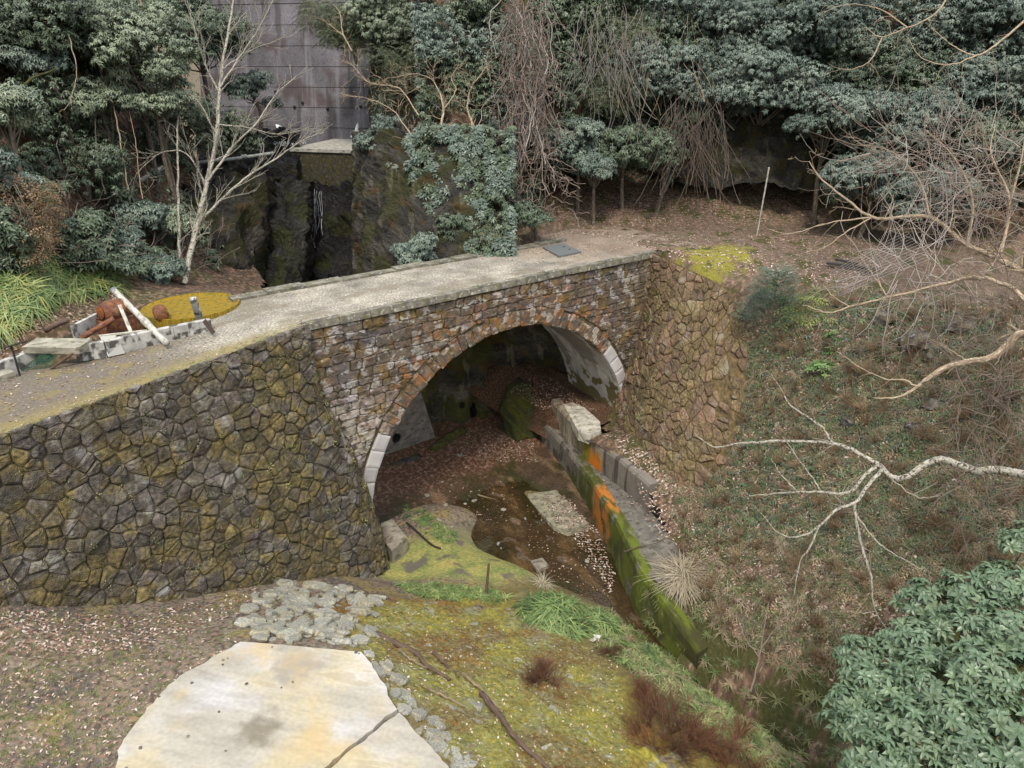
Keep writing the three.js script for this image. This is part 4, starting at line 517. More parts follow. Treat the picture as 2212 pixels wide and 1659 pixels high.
{ const R = rng(91); const B = (name, label, p, s, m, turn) => { const S = boulder(R, ...s, null, 4, 0.9), o = S.mesh(name, m); o.position.copy(p); o.rotation.y = turn; return tag(o, label, 'rock'); };
  B('mossy_boulder', 'big green mossy boulder beneath the right half of the arch', atZ(1128, 895, -2.6), [1.5, 1.9, 1.5], mat({ map: T_moss, color: rgb(0.6, 0.85, 0.42), bumpMap: T_grain, bumpScale: 0.1, roughness: 1 }), 0.7);
  B('mossy_boulder', 'smaller brown mossy boulder against the end of the low concrete wall', atZ(1170, 850, -4.0), [2.2, 1.6, 1.4], mat({ map: T_moss, color: rgb(0.6, 0.75, 0.5), bumpMap: T_grain, bumpScale: 0.1, roughness: 1 }), 2.1);
  B('mossy_boulder', 'green mossy boulder at the left foot of the leaf heap under the arch', atZ(1108, 858, -3.2), [1.5, 1.3, 1.2], mat({ map: T_moss, color: rgb(0.7, 0.9, 0.5), bumpMap: T_grain, bumpScale: 0.1, roughness: 1 }), 1.4);
  B('wet_rock', 'black wet rock lying behind the mossy boulder under the arch', atZ(1010, 880, -5), [2, 1.6, 1.2], M_wet, 0.3);
}

// ---------------------------------------------------------------- concrete pad in the foreground
var T_pad0 = padAt(560, 1575), T_pad1 = padAt(640, 1440);
const T_pad = makeTexture(800, 900, (u, v, c) => { const x = lerp(-6.5, -1, u), z = lerp(3.5, 11, v), a = fb2(x * 0.8, z * 0.8, 4), f = n2(x * 18, z * 18), s = fb2((x + z) * 0.8, (x - z) * 4.5, 4), q = (p, r) => Math.hypot(x - p.x, z - p.z) / r;
  put(c, [168, 162, 149]); blend(c, [170, 158, 128], smooth(-0.1, 0.4, a) * 0.8); blend(c, [182, 179, 178], smooth(0.0, 0.3, fb2(x * 0.7 + 8, z * 0.7, 3)) * 0.8); gain(c, 1 + 0.14 * s + 0.05 * f + 0.12 * a); const r1 = q(T_pad0, 0.42), r2 = q(T_pad1, 0.5), n = fb2(x * 5, z * 5, 4); blend(c, [108, 100, 84], smooth(1, 0.1, r1 + 0.6 * n) * 0.75); blend(c, [128, 124, 120], smooth(1, 0.2, r2 + 0.7 * n) * 0.6); blend(c, [150, 138, 116], smooth(0.26, 0.46, s + 0.3 * a) * 0.5); blend(c, [184, 158, 114], smooth(0.05, 0.5, fb2(x * 0.8 + 30, z * 0.8, 5)) * 0.6); });
const M_pad = mat({ map: T_pad, bumpMap: T_grain.clone(), bumpScale: 0.008, roughness: 0.9 }); M_pad.bumpMap.repeat.set(3, 4);

{
  const pad = structure(own(new THREE.Group(), 'concrete_pad')), out = [[520, 1388], [600, 1394], [780, 1410], [822, 1470], [858, 1534]].map(p => padAt(...p)), right = [[862, 1541], [915, 1598], [968, 1656], [1010, 1720]].map(p => padAt(...p)), leftE = [[250, 1662], [268, 1600], [318, 1530], [400, 1455]].map(p => padAt(...p)), jointA = padAt(697, 1662), jointB = padAt(706, 1665), far = [V(-1.9, 0, 11), V(-6.4, 0, 11)];
  const slab = P0 => { const P = []; P0.forEach((a, k) => { const b = P0[(k + 1) % P0.length], n = Math.max(1, Math.round(a.distanceTo(b) / 0.09)); for (let i = 0; i < n; i++) { const p = a.clone().lerp(b, i / n), w = i ? 0.022 * n2(p.x * 9, p.z * 9) + 0.03 * n2(p.x * 2.5, p.z * 2.5) : 0; P.push(p.add(V(w, 0, w))); } }); const S = new Shape(), Y = p => padY(p.x, p.z) + 0.02, t = P.map(p => S.v(p.x, Y(p), p.z, (p.x + 6.5) / 5.5, (p.z - 3.5) / 7.5)), sh = new THREE.Shape(P.map(p => new THREE.Vector2(p.x, -p.z))), tr = THREE.ShapeUtils.triangulateShape(sh.getPoints(), []); for (const f of tr) S.tri(t[f[0]], t[f[1]], t[f[2]]); for (let k = 0; k < P.length; k++) { const a = P[k], b = P[(k + 1) % P.length]; S.quad(...[[a, -0.3], [b, -0.3], [b, 0], [a, 0]].map(([p, d]) => S.v(p.x, Y(p) + d, p.z, (p.x + 6.5) / 5.5, (p.z - 3.5 + d) / 7.5))); } S.mesh('slab', M_pad, pad, 'flat'); };
  const dir = jointA.clone().sub(out[4]).setY(0).normalize(), farA = jointA.clone().addScaledVector(dir, 3), farB = jointB.clone().addScaledVector(dir, 3);
  slab([...leftE, ...out, farA, V(-6.4, 0, farA.z)]); slab([...right, V(-1.9, 0, 11), farB]);
}
console.log('gorge, concrete and pad ready');
// ---------------------------------------------------------------- scrap beside the road on the left
const beam = (S, A, B, w, h, roll = 0) => { const d = B.clone().sub(A), L = d.length(), m = A.clone().lerp(B, 0.5), yaw = Math.atan2(-d.z, d.x), pitch = Math.asin(d.y / L), M = new THREE.Matrix4().makeRotationFromEuler(new THREE.Euler(0, yaw, pitch, 'YZX')), q = []; for (const y of [-0.5, 0.5]) for (const [x, z] of [[-0.5, 0.5], [0.5, 0.5], [0.5, -0.5], [-0.5, -0.5]]) q.push(V(x * L, y * h, z * w).applyAxisAngle(V(1, 0, 0), roll).applyMatrix4(M).add(m)); S.hexa(q); };
const T_rust = tile(256, 8, (x, y, p, c) => { const a = fb2(x, y, 5, p); put(c, [112, 74, 54]); blend(c, [146, 94, 48], smooth(0, 0.3, a) * 0.8); blend(c, [98, 62, 52], smooth(0.02, 0.3, -a)); blend(c, [150, 112, 96], smooth(0.15, 0.35, fb2(x + 3, y, 4, p)) * 0.7); gain(c, 1 + 0.2 * n2(x * 8, y * 8, p * 8)); });
const M_rust = mat({ map: T_rust, bumpMap: T_grain, bumpScale: 0.01, roughness: 0.9, metalness: 0.1 });
const T_curb = tile(256, 8, (x, y, p, c) => { put(c, [176, 174, 168]); gain(c, 1 + 0.25 * fb2(x, y, 4, p)); blend(c, [62, 60, 56], smooth(-0.05, 0.3, fb2(x * 1.2 + 2, y * 0.7, 5, 0)) * 0.85); }); T_curb.repeat.set(0.6, 0.6);
const M_curb = mat({ map: T_curb, roughness: 0.9 }), M_pvc = mat({ map: T_concrete, color: rgb(1.25, 1.25, 1.25), roughness: 0.5 }), M_white = mat({ map: T_concrete, color: rgb(1.4, 1.4, 1.36), roughness: 0.6 }), M_black = mat({ color: rgb(0.025, 0.022, 0.02), roughness: 0.8 });
const M_old = mat({ map: T_concrete, color: rgb(0.8, 0.78, 0.7), bumpMap: T_grain, bumpScale: 0.015 }), M_wood = mat({ map: tile(256, 8, (x, y, p, c) => { put(c, [96, 78, 66]); gain(c, 1 + 0.5 * fb2(x * 6, y * 0.8, 4, 0) + 0.2 * fb2(x, y, 3, p)); }), bumpMap: T_grain, bumpScale: 0.02 });
const g0 = (x, z) => Math.max(leftHill(x, z), roadY(x, z) - 0.02);
{
  const curb = thing('concrete_curb', 'low white and black stained concrete curb along the back of the road', 'curb'), pts = [[169, 779], [234, 770], [300, 753], [380, 736], [461, 719]].map(([u, v]) => atY(u, v, -0.14)); for (let k = 0; k < 4; k++) { const S = new Shape(), d = pts[k + 1].clone().sub(pts[k]).normalize(), a = pts[k].clone().add(V(0, 0.13, -0.06)), b = pts[k + 1].clone().addScaledVector(d, -0.008).add(V(0, 0.13, -0.06)); beam(S, a, b, 0.13, 0.3); S.mesh('block', M_curb, curb, 'flat'); }
  const S = new Shape(), a = atY(441, 692, 0.22), b = atY(462, 720, -0.02); beam(S, a, b, 0.012, 0.12); tag(S.mesh('steel_plate', mat({ color: rgb(0.08, 0.06, 0.05) }), scene, 'flat'), 'rusty steel plate standing at the end of the white curb', 'plate');
}
{ // old stove
  const p = atY(266, 716, -0.1), g = thing('rusty_stove', 'rusty scrap stove with a drum on top among the junk', 'stove', p); g.rotation.y = 0.32; let S = new Shape();
  const bx = (x0, x1, y0, y1, z0, z1) => { const q = []; for (const y of [y0, y1]) for (const [x, z] of [[x0, z1], [x1, z1], [x1, z0], [x0, z0]]) q.push(V(x + (y > y0 ? -0.02 * Math.sign(x) : 0), y, z)); S.hexa(q); };
  bx(-0.36, 0.3, 0, 0.32, 0.14, 0.17); bx(-0.36, 0.3, 0, 0.32, -0.25, -0.22); bx(-0.36, -0.33, 0, 0.28, -0.22, 0.14); bx(0.27, 0.3, 0, 0.34, -0.22, 0.14); bx(-0.33, 0.27, 0, 0.03, -0.22, 0.14); bx(0.0, 0.27, 0.29, 0.32, -0.22, 0.14); S.mesh('firebox', M_rust, g, 'flat');
  S = new Shape(); const c = []; for (let k = 0; k <= 10; k++) c.push(V(-0.3 + 0.58 * k / 10, 0.44, -0.05)); S.tube(c, c.map((_, k) => 0.21 * Math.min(1, 0.45 + Math.sqrt(Math.sin(Math.PI * clamp((k + 0.6) / 11.2))) * 0.62)), 18); S.mesh('drum', M_rust, g);
  S = new Shape(); S.tube([V(-0.3, 0.46, -0.05), V(-0.335, 0.46, -0.05)], [0.14, 0.12], 14); S.mesh('end_plate', mat({ map: T_rust, color: rgb(1.3, 0.95, 0.4), roughness: 0.9 }), g); S = boulder(rng(3), 0.22, 0.14, 0.18); const o = S.mesh('ash_lump', mat({ color: rgb(0.45, 0.45, 0.45) }), g, 'flat'); o.position.set(-0.15, 0.2, -0.02);
  rod('rusty_pipe', 'long rusty pipe leaning from the junk stove to the ground', 'pipe', [atY(174, 731, 0.02), atY(247, 688, 0.3)], 0.055, M_rust, 12);
}
{
  const g = thing('plastic_pipe', 'long white plastic drain pipe resting across the white curb', 'pipe'), a = atY(247, 628, 0.62), b = atY(361, 742, 0.0); let S = new Shape(); S.tube([a, b], 0.06, 14); S.mesh('tube', M_pvc, g); S = new Shape(); const m = a.clone().lerp(b, 0.58), d = b.clone().sub(a).normalize(); S.tube([m, m.clone().addScaledVector(d, 0.22)], 0.072, 14); S.mesh('coupling', M_pvc, g); S = new Shape(); S.tube([a.clone().addScaledVector(d, -0.03), a.clone().addScaledVector(d, 0.03)], 0.068, 14); S.mesh('rim', mat({ color: rgb(0.2, 0.2, 0.25) }), g);
  const bar = (label, A, B, w = 0.05, h = 0.03) => { const S2 = new Shape(); beam(S2, A, B, w, h); tag(S2.mesh('white_bar', M_white, scene, 'flat'), label, 'bar'); };
  bar('white bar leaning steeply against the front of the rusty stove', atY(258, 659, 0.55), atY(286, 725, 0.05), 0.06); bar('white bar lying level in front of the rusty stove', atY(214, 726, 0.13), atY(318, 714, 0.1)); bar('short white bar on the end of the concrete slab', atY(163, 742, 0.14), atY(194, 731, 0.12), 0.035, 0.025);
  const S3 = new Shape(), q = [[234, 771, -0.14], [271, 763, -0.13], [250, 723, 0.2], [216, 727, 0.2]].map(([u, v, y]) => atY(u, v, y)), e = V(0, -0.012, -0.012); S3.hexa([...q.map(p => p.clone().add(e)), ...q]); tag(S3.mesh('metal_sheet', mat({ color: rgb(0.34, 0.34, 0.31), roughness: 0.5, metalness: 0.3 }), scene, 'flat'), 'grey metal sheet leaning on the white curb', 'sheet');
  const S4 = new Shape(), a4 = atY(66, 746, 0.13), b4 = atY(186, 748, 0.13); beam(S4, a4, b4, 0.42, 0.12, 0.05); tag(S4.mesh('concrete_slab', M_old, scene, 'flat'), 'thick mossy concrete slab bridging the ditch left of the junk', 'slab');
  const S5 = new Shape(), a5 = atY(160, 722, 0.1), b5 = atY(234, 683, 0.12); beam(S5, a5, b5, 0.07, 0.34); tag(S5.mesh('upright_panel', M_curb, scene, 'flat'), 'black streaked concrete panel standing upright behind the rusty pipe', 'panel');
  const S6 = new Shape(), c6 = atY(347, 676, 0.1), d6 = atY(352, 690, 0.1).sub(atY(338, 662, 0.1)).setY(0).normalize(), pp = []; for (let k = 0; k <= 8; k++) pp.push(c6.clone().addScaledVector(d6, (k / 8 - 0.5) * 0.42)); S6.tube(pp, pp.map((_, k) => k === 0 || k === 8 ? 0.115 : 0.14), 14); tag(S6.mesh('small_tank', M_rust, scene), 'small rusty round tank lying on the mossy disc', 'tank');
  const cd = atY(414, 667, -0.06), S7 = new Shape(), n7 = 44, ring = []; for (const [r, y] of [[0, 0.05], [0.5, 0.05], [0.9, 0.045], [1.02, 0.05], [1.04, 0.085], [1.1, 0.08], [1.12, -0.35]]) { const row = []; for (let k = 0; k <= n7; k++) { const t = k / n7 * 2 * Math.PI; row.push(S7.v(cd.x + r * 0.92 * Math.cos(t), cd.y + y + 0.012 * n2(r * 4 * Math.cos(t), r * 4 * Math.sin(t)), cd.z + r * 0.86 * Math.sin(t), r * Math.cos(t), r * Math.sin(t))); } ring.push(row); } for (let j = 0; j < 6; j++) for (let k = 0; k < n7; k++) S7.quad(ring[j][k], ring[j + 1][k], ring[j + 1][k + 1], ring[j][k + 1]);
  tag(S7.mesh('concrete_disc', mat({ map: tile(256, 8, (x, y, p, c) => { put(c, [138, 112, 22]); blend(c, [110, 98, 30], smooth(0, 0.3, fb2(x, y, 4, p))); gain(c, 1 + 0.3 * n2(x * 8, y * 8, p * 8)); blend(c, [150, 146, 130], smooth(0.3, 0.45, fb2(x + 4, y, 4, p)) * 0.6); }), bumpMap: T_fine, bumpScale: 0.03, roughness: 1 })), 'round concrete lid covered in olive moss beside the road', 'lid');
  const S8 = new Shape(); beam(S8, atY(431, 686, 0.05), atY(417, 645, 0.52), 0.12, 0.1); tag(S8.mesh('broken_post', M_curb, scene, 'flat'), 'short black and white post leaning over the mossy disc', 'post');
  const st = thing('steel_stake', 'dark steel stake with a crossbar at the left edge of the road', 'stake'), S9 = new Shape(); S9.tube([atY(44, 814, -0.25), atY(25, 748, 0.32)], 0.018, 7); S9.mesh('post', M_black, st); const S10 = new Shape(); S10.tube([atY(8, 752, 0.32), atY(58, 736, 0.38)], 0.016, 7); S10.mesh('crossbar', M_black, st);
  const bw = (label, A, B, w, h) => { const s = new Shape(); beam(s, A, B, w, h); tag(s.mesh('gutter_wall', M_curb, scene, 'flat'), label, 'wall'); }; bw('whitish side wall of the ditch at the left edge', atY(-40, 818, -0.2), atY(106, 758, -0.05), 0.16, 0.3);
  const S11 = new Shape(), p11 = atY(4, 824, -0.28); S11.box(p11.x, p11.y + 0.05, p11.z, 0.36, 0.22, 0.3, 0.4); tag(S11.mesh('concrete_block', M_old, scene, 'flat'), 'dark concrete block at the left edge of the road', 'block');
  rod('old_log', 'brown log lying in the leaves behind the concrete slab', 'log', [atY(98, 713, 0.1), atY(122, 701, 0.13), atY(148, 691, 0.16)], [0.06, 0.055, 0.05], M_wood, 9);
  { const S = new Shape(); S.tube([atY(110, 797, -0.2), atY(164, 759, 0.1)], 0.025, 7); tag(S.mesh('wooden_stick', M_wood), 'brown stick leaning under the green wire netting', 'stick'); }
  // wire netting
  const net4 = [atY(46, 800, -0.22), atY(112, 794, -0.2), atY(153, 744, 0.16), atY(126, 752, 0.12)], W = new Shape(), at4 = (s, t) => net4[0].clone().lerp(net4[1], s).lerp(net4[3].clone().lerp(net4[2], s), t).add(V(0, 0.06 * Math.sin(Math.PI * t) + 0.02 * n2(s * 5, t * 5), 0)); for (let k = 0; k <= 22; k++) { const a = [], b = []; for (let j = 0; j <= 24; j++) { const z = 0.02 * ((j + k) % 2 ? 1 : -1); a.push(at4(clamp(k / 22 + z), j / 24)); b.push(at4(j / 24, clamp(k / 22 + z))); } W.tube(a, 0.0035, 3, false); if (k % 2 === 0) W.tube(b, 0.0035, 3, false); }
  tag(W.mesh('wire_netting', mat({ color: rgb(0.03, 0.12, 0.06), roughness: 0.5 })), 'crumpled green wire netting at the left road edge', 'netting');
}
// ---------------------------------------------------------------- on and beyond the road
{
  const g = thing('steel_cover', 'square grey steel cover plate set into the leafy end of the road', 'cover'), P = [[1172, 533], [1216, 525], [1256, 543], [1208, 553]].map(([u, v]) => atY(u, v, 0.05)), S = new Shape(); S.hexa([...[P[3], P[2], P[1], P[0]].map(p => p.clone().setY(-0.02)), ...[P[3], P[2], P[1], P[0]]]); S.mesh('plate', mat({ color: rgb(0.17, 0.18, 0.18), roughness: 0.6, metalness: 0.4 }), g, 'flat'); for (const s of [0.35, 0.65]) { const H = new Shape(), a = P[0].clone().lerp(P[3], s).lerp(P[1].clone().lerp(P[2], s), 0.75); H.box(a.x, a.y + 0.006, a.z, 0.1, 0.01, 0.03, 0.5); H.mesh('handle', M_black, g, 'flat'); }
  rod('white_pole', 'thin white pole standing upright at the foot of the leafy slope', 'pole', [atY(1634, 514, -0.05), atY(1634, 514, 0).add(V(0.1, 2.05, 0.02))], 0.022, M_white, 9);
  const pl = (label, a, b, w, h) => { const S2 = new Shape(); beam(S2, a, b, w, h); tag(S2.mesh('plank', mat({ color: rgb(0.06, 0.055, 0.05) }), scene, 'flat'), label, 'plank'); }; pl('dark plank lying at the path edge below the wire panel', atY(1786, 568, -0.02), atY(1890, 582, 0), 0.12, 0.06); pl('second dark plank lying across the first by the wire panel', atY(1806, 560, 0.06), atY(1850, 570, 0.08), 0.1, 0.05);
  // rusted wire panel leaning under the bare tree
  const Q4 = [[1812, 640, 16.6], [1800, 585, 17.4], [1960, 500, 17.2], [2010, 560, 16.2]].map(a => atD(...a)), W = new Shape(), at4 = (s, t) => Q4[0].clone().lerp(Q4[3], s).lerp(Q4[1].clone().lerp(Q4[2], s), t); for (let k = 0; k <= 12; k++) W.tube([at4(0, k / 12), at4(0.5, k / 12).add(V(0, 0.05, 0)), at4(1, k / 12)], 0.006, 4, false); for (let k = 0; k <= 8; k++) W.tube([at4(k / 8, 0), at4(k / 8, 1)], 0.006, 4, false); tag(W.mesh('mesh_fence', mat({ color: rgb(0.3, 0.28, 0.27), roughness: 0.6 })), 'grey wire mesh panel leaning below the bare vine tangle', 'panel');
}
// ---------------------------------------------------------------- rubble, stones and sticks on the left bank
const T_slate = tile(256, 8, (x, y, p, c) => { put(c, [150, 148, 138]); gain(c, 1 + 0.35 * fb2(x, y, 4, p)); blend(c, [176, 166, 132], smooth(0.05, 0.3, fb2(x * 0.5 + 2, y * 0.5, 3, 0)) * 0.7); }); const M_slate = mat({ map: T_slate, bumpMap: T_grain, bumpScale: 0.02, vertexColors: true, roughness: 0.9 });
{
  const R = rng(101), shapes = []; for (let k = 0; k < 18; k++) { const S = new Shape(), n = 5 + Math.floor(R() * 3), h = rr(R, 0.1, 0.22), kk = rr(R, 0.65, 1.15), warm = R() < 0.3; S.tint = warm ? [1.04 * kk, 1.0 * kk, 0.9 * kk] : [kk, 1.01 * kk, 1.02 * kk]; const P = [], el = rr(R, 0.55, 0.95); for (let i = 0; i < n; i++) { const a = (i + rr(R, -0.3, 0.3)) / n * 6.283; P.push([0.5 * Math.cos(a) * rr(R, 0.8, 1.1), 0.5 * el * Math.sin(a) * rr(R, 0.8, 1.1)]); } const rows = [[0.86, -h], [1, -h * 0.2], [0.93, h * 0.55], [0.78, h * 0.75]].map(([q, y]) => P.map(p => S.v(p[0] * q, y + rr(R, -0.03, 0.03), p[1] * q, p[0] + k, p[1] + y))), top = S.v(0.05, h * 0.8, 0, k, 0); for (let j = 0; j < 3; j++) for (let i = 0; i < n; i++) S.quad(rows[j][i], rows[j + 1][i], rows[j + 1][(i + 1) % n], rows[j][(i + 1) % n]); for (let i = 0; i < n; i++) S.tri(rows[3][i], top, rows[3][(i + 1) % n]); shapes.push(S.geo('flat')); }
  const stone = (x, z, s, label, group, sink = 0.2) => { const n = slopeAt(leftBank, x, z, 0.15), o = own(new THREE.Mesh(shapes[Math.floor(R() * 18)], M_slate), 'loose_stone'); o.scale.setScalar(s); o.position.set(x, leftBank(x, z) + s * (0.16 - sink), z); o.quaternion.copy(lean(n.add(V(rr(R, -0.25, 0.25), 0, rr(R, -0.25, 0.25))).normalize(), R() * 6.28)); tag(o, label, 'stone', group); };
  // the heap between the wall and the pad
  const heap = [[548, 1290], [600, 1262], [700, 1262], [800, 1272], [834, 1284], [800, 1340], [812, 1392], [770, 1400], [640, 1388], [540, 1378], [520, 1345]].map(([u, v]) => { let y = -4; for (let k = 0; k < 8; k++) { const p = atY(u, v, y); y = lerp(y, leftBank0(p.x, p.z), 0.7); } const p = atY(u, v, y); return [p.x, p.z]; });
  const inside = (x, z, P) => { let w = false; for (let i = 0, j = P.length - 1; i < P.length; j = i++) if ((P[i][1] > z) !== (P[j][1] > z) && x < (P[j][0] - P[i][0]) * (z - P[i][1]) / (P[j][1] - P[i][1]) + P[i][0]) w = !w; return w; };
  const xs = heap.map(p => p[0]), zs = heap.map(p => p[1]); let made = 0, tries = 0; while (made < 200 && tries++ < 9000) { const x = rr(R, Math.min(...xs), Math.max(...xs)), z = rr(R, Math.min(...zs), Math.max(...zs)); if (!inside(x, z, heap) || inPad(x, z)) continue; const s = 0.14 + 0.36 * R() ** 1.7; stone(x, z, s, 'pale grey angular stone in the rubble heap between wall and pad', 'stones of the rubble heap', 0.12 - 0.1 * R()); made++; }
  // along the right edge of the pad, and set in the moss of the mound
  for (let k = 0; k < 46; k++) { const t = k / 46, e = padEdge.slice(6), i = Math.min(e.length - 3, Math.floor(t * (e.length - 2))), p = e[i].clone().lerp(e[i + 1], R()); const x = p.x + rr(R, 0.06, 0.4), z = p.z + rr(R, -0.1, 0.1); if (!inPad(x, z)) stone(x, z, rr(R, 0.12, 0.32), 'small grey stone along the right edge of the pad', 'stones along the pad edge', 0.1); }
  made = 0; tries = 0; while (made < 52 && tries++ < 900) { const u = rr(R, 830, 1330), v = rr(R, 1290, 1659); let y = -4.5; for (let k = 0; k < 10; k++) { const p = atY(u, v, y); y = lerp(y, leftBank0(p.x, p.z), 0.6); } const p = atY(u, v, y); if (inPad(p.x, p.z) || mound(p.x, p.z) < 0.5 || fb2(p.x * 1.6 + 11, p.z * 1.6, 4) < 0.02) continue; stone(p.x, p.z, rr(R, 0.1, 0.34), 'flat grey stone half sunk in the yellow moss bank', 'stones in the moss bank', 0.3); made++; }
  for (let k = 0; k < 26; k++) { const p = atY(rr(R, 880, 1290), rr(R, 985, 1200), -6.35); if (p.x > 6.3 || p.x < 1.5) continue; const o = own(new THREE.Mesh(shapes[k % 14], M_slate), 'stream_stone'); o.scale.setScalar(rr(R, 0.07, 0.2)); o.position.set(p.x, Math.max(bed(p.x, p.z), leftBank(p.x, p.z)) + 0.02, p.z); o.rotation.y = R() * 6; tag(o, 'small grey stone on the brown stream bed', 'stone', 'stones on the stream bed'); }
  const PB = []; for (let k = 0; k < 5200; k++) { const x = rr(R, -8.5, -1.6), z = rr(R, 2, 9), e = fb2(x * 1.3, z * 1.3, 3); if (inPad(x, z) ? R() > 0.012 + 0.1 * (!inPad(x - 0.25, z - 0.15) || !inPad(x - 0.12, z - 0.25) ? 1 : 0) : R() > 0.35 + e) continue; PB.push(place(V(x, inPad(x, z) ? padY(x, z) + 0.025 : leftBank(x, z) + 0.004, z), lean(V(rr(R, -0.3, 0.3), 1, rr(R, -0.3, 0.3)).normalize(), R() * 6), rr(R, 0.02, 0.06))); } const pb = copies('pebbles', shapes[2], M_slate, PB, scene, PB.map(() => { const q = rr(R, 0.45, 1.2); return rgb(q, q * 0.96, q * 0.9); })); pb.userData.label = 'small pebbles scattered on the soil and pad edge at the left'; pb.userData.category = 'pebbles';
  const onBank = (u, v, up = 0.03) => { let y = -4.5; for (let k = 0; k < 12; k++) { const p = atY(u, v, y); y = lerp(y, leftBank(p.x, p.z) + up, 0.6); } return atY(u, v, y); };
  const stick = (label, uv, r, m = M_wood) => { const P = uv.map(([u, v]) => onBank(u, v, 0.05)), c = curve(P, uv.length * 5).map((p, k) => p.add(V(0.02 * n2(k * 0.7, r * 50), 0.015 * n2(k * 0.9, 3), 0.02 * n2(k * 0.8, 9)))); const S = new Shape(); S.tube(c, c.map((_, k) => r * lerp(1, 0.55, k / c.length) * (1 + 0.2 * n2(k * 0.9, 1.5))), 8); tag(S.mesh('dead_branch', m), label, 'branch'); };
  const M_tan = mat({ map: T_concrete, color: rgb(0.62, 0.5, 0.36) });
  stick('long dark dead branch lying down the moss bank', [[1040, 1498], [1075, 1540], [1120, 1600], [1190, 1665]], 0.05); stick('crooked dark dead branch on top of the moss bank', [[812, 1368], [860, 1392], [900, 1412], [920, 1436], [972, 1468]], 0.055); stick('thin pale dead stick below the crooked branch', [[862, 1404], [900, 1432], [935, 1448]], 0.022, M_tan); stick('pale stick nearest the pad edge on the moss', [[914, 1482], [960, 1504], [1004, 1526]], 0.024, M_tan); stick('brown dead stick crossing above the long branch', [[935, 1408], [965, 1438], [990, 1462]], 0.028); stick('slim grey stick beside the long dark branch', [[1000, 1455], [1040, 1490], [1085, 1538]], 0.03, M_tan);
  rod('driftwood', 'forked pale driftwood on the stream bed', 'driftwood', [atY(1010, 1068, -6.3), atY(1035, 1072, -6.28), atY(1072, 1082, -6.3)], [0.04, 0.06, 0.04], M_tan, 8);
  rod('black_hose', 'thin black hose lying across the green terrace edge', 'hose', curve([onBank(878, 1128, 0.05), onBank(905, 1152, 0.05), onBank(935, 1178, 0.04), onBank(952, 1185, 0.03)], 14), 0.025, M_black, 7);
  rod('wooden_stake', 'weathered wooden stake standing on the green terrace', 'stake', [onBank(1050, 1286, 0), onBank(1050, 1286, 0).add(V(0.12, 0.75, -0.05))], [0.035, 0.025], M_wood, 7);
  rod('fallen_twig', 'dark bare twig lying across the concrete bench', 'twig', curve([atY(1348, 1192, -5.42), atY(1384, 1180, -5.42), atY(1420, 1172, -5.4), atY(1436, 1162, -5.35)], 12), [0.018, 0.016, 0.015, 0.014, 0.012, 0.01], M_wood, 6);
  { const S = new Shape(), p = onBank(1290, 1385, 0.08), R2 = rng(8); for (let k = 0; k < 7; k++) { const a = p.clone().add(V(rr(R2, -0.1, 0.1), rr(R2, -0.02, 0.06), rr(R2, -0.1, 0.1))), i = [0, 1, 2].map(j => S.pv(a.clone().add(V(rr(R2, -0.1, 0.1), rr(R2, -0.04, 0.08), rr(R2, -0.1, 0.1))), 0, j)); S.tri(...i); } tag(S.mesh('plastic_scrap', M_white, scene, 'flat'), 'scrap of white plastic caught in the bank grass', 'scrap'); }
}
console.log('things ready');
// ---------------------------------------------------------------- plants: leaf shapes
function addLeaf(S, o, dir, up, len, wid, fold = 0.25, droop = 0.3, full = false) {
  const d = dir.clone().normalize(), s = V().crossVectors(d, up).normalize(), n = V().crossVectors(s, d).normalize(), at = (f, y) => o.clone().addScaledVector(d, len * f).addScaledVector(n, len * y), tip = S.pv(at(1 - 0.15 * droop, -droop), 0.5, 1), a = S.pv(o, 0.5, 0);
  const row = (f, y, w) => { const m = at(f, y); return [S.pv(m.clone().addScaledVector(s, w / 2).addScaledVector(n, w * fold), 0, f), S.pv(m, 0.5, f), S.pv(m.clone().addScaledVector(s, -w / 2).addScaledVector(n, w * fold), 1, f)]; };
  if (!full) { const [l, c, r] = row(0.5, 0.06, wid); S.tri(a, r, c); S.tri(a, c, l); S.tri(l, c, tip); S.tri(c, r, tip); return; }
  const [l, c, r] = row(0.34, 0.06, wid * 0.94), [l2, c2, r2] = row(0.68, 0.03 - droop * 0.35, wid * 0.86); S.tri(a, r, c); S.tri(a, c, l); S.quad(l, c, c2, l2); S.quad(c, r, r2, c2); S.tri(l2, c2, tip); S.tri(c2, r2, tip);
}
function whorl(R, n, len, wid, pitch, droop, full) { const S = new Shape(); for (let k = 0; k < n; k++) { const a = k / n * 6.283 + rr(R, -0.3, 0.3), p = pitch + rr(R, -0.3, 0.3), l = len * rr(R, 0.7, 1.1); addLeaf(S, V(0, rr(R, -0.02, 0.02), 0), V(Math.cos(a) * Math.cos(p), Math.sin(p), Math.sin(a) * Math.cos(p)), UP, l, wid * l / len, 0.2, droop * rr(R, 0.6, 1.4), full); } return S.geo('flat'); }
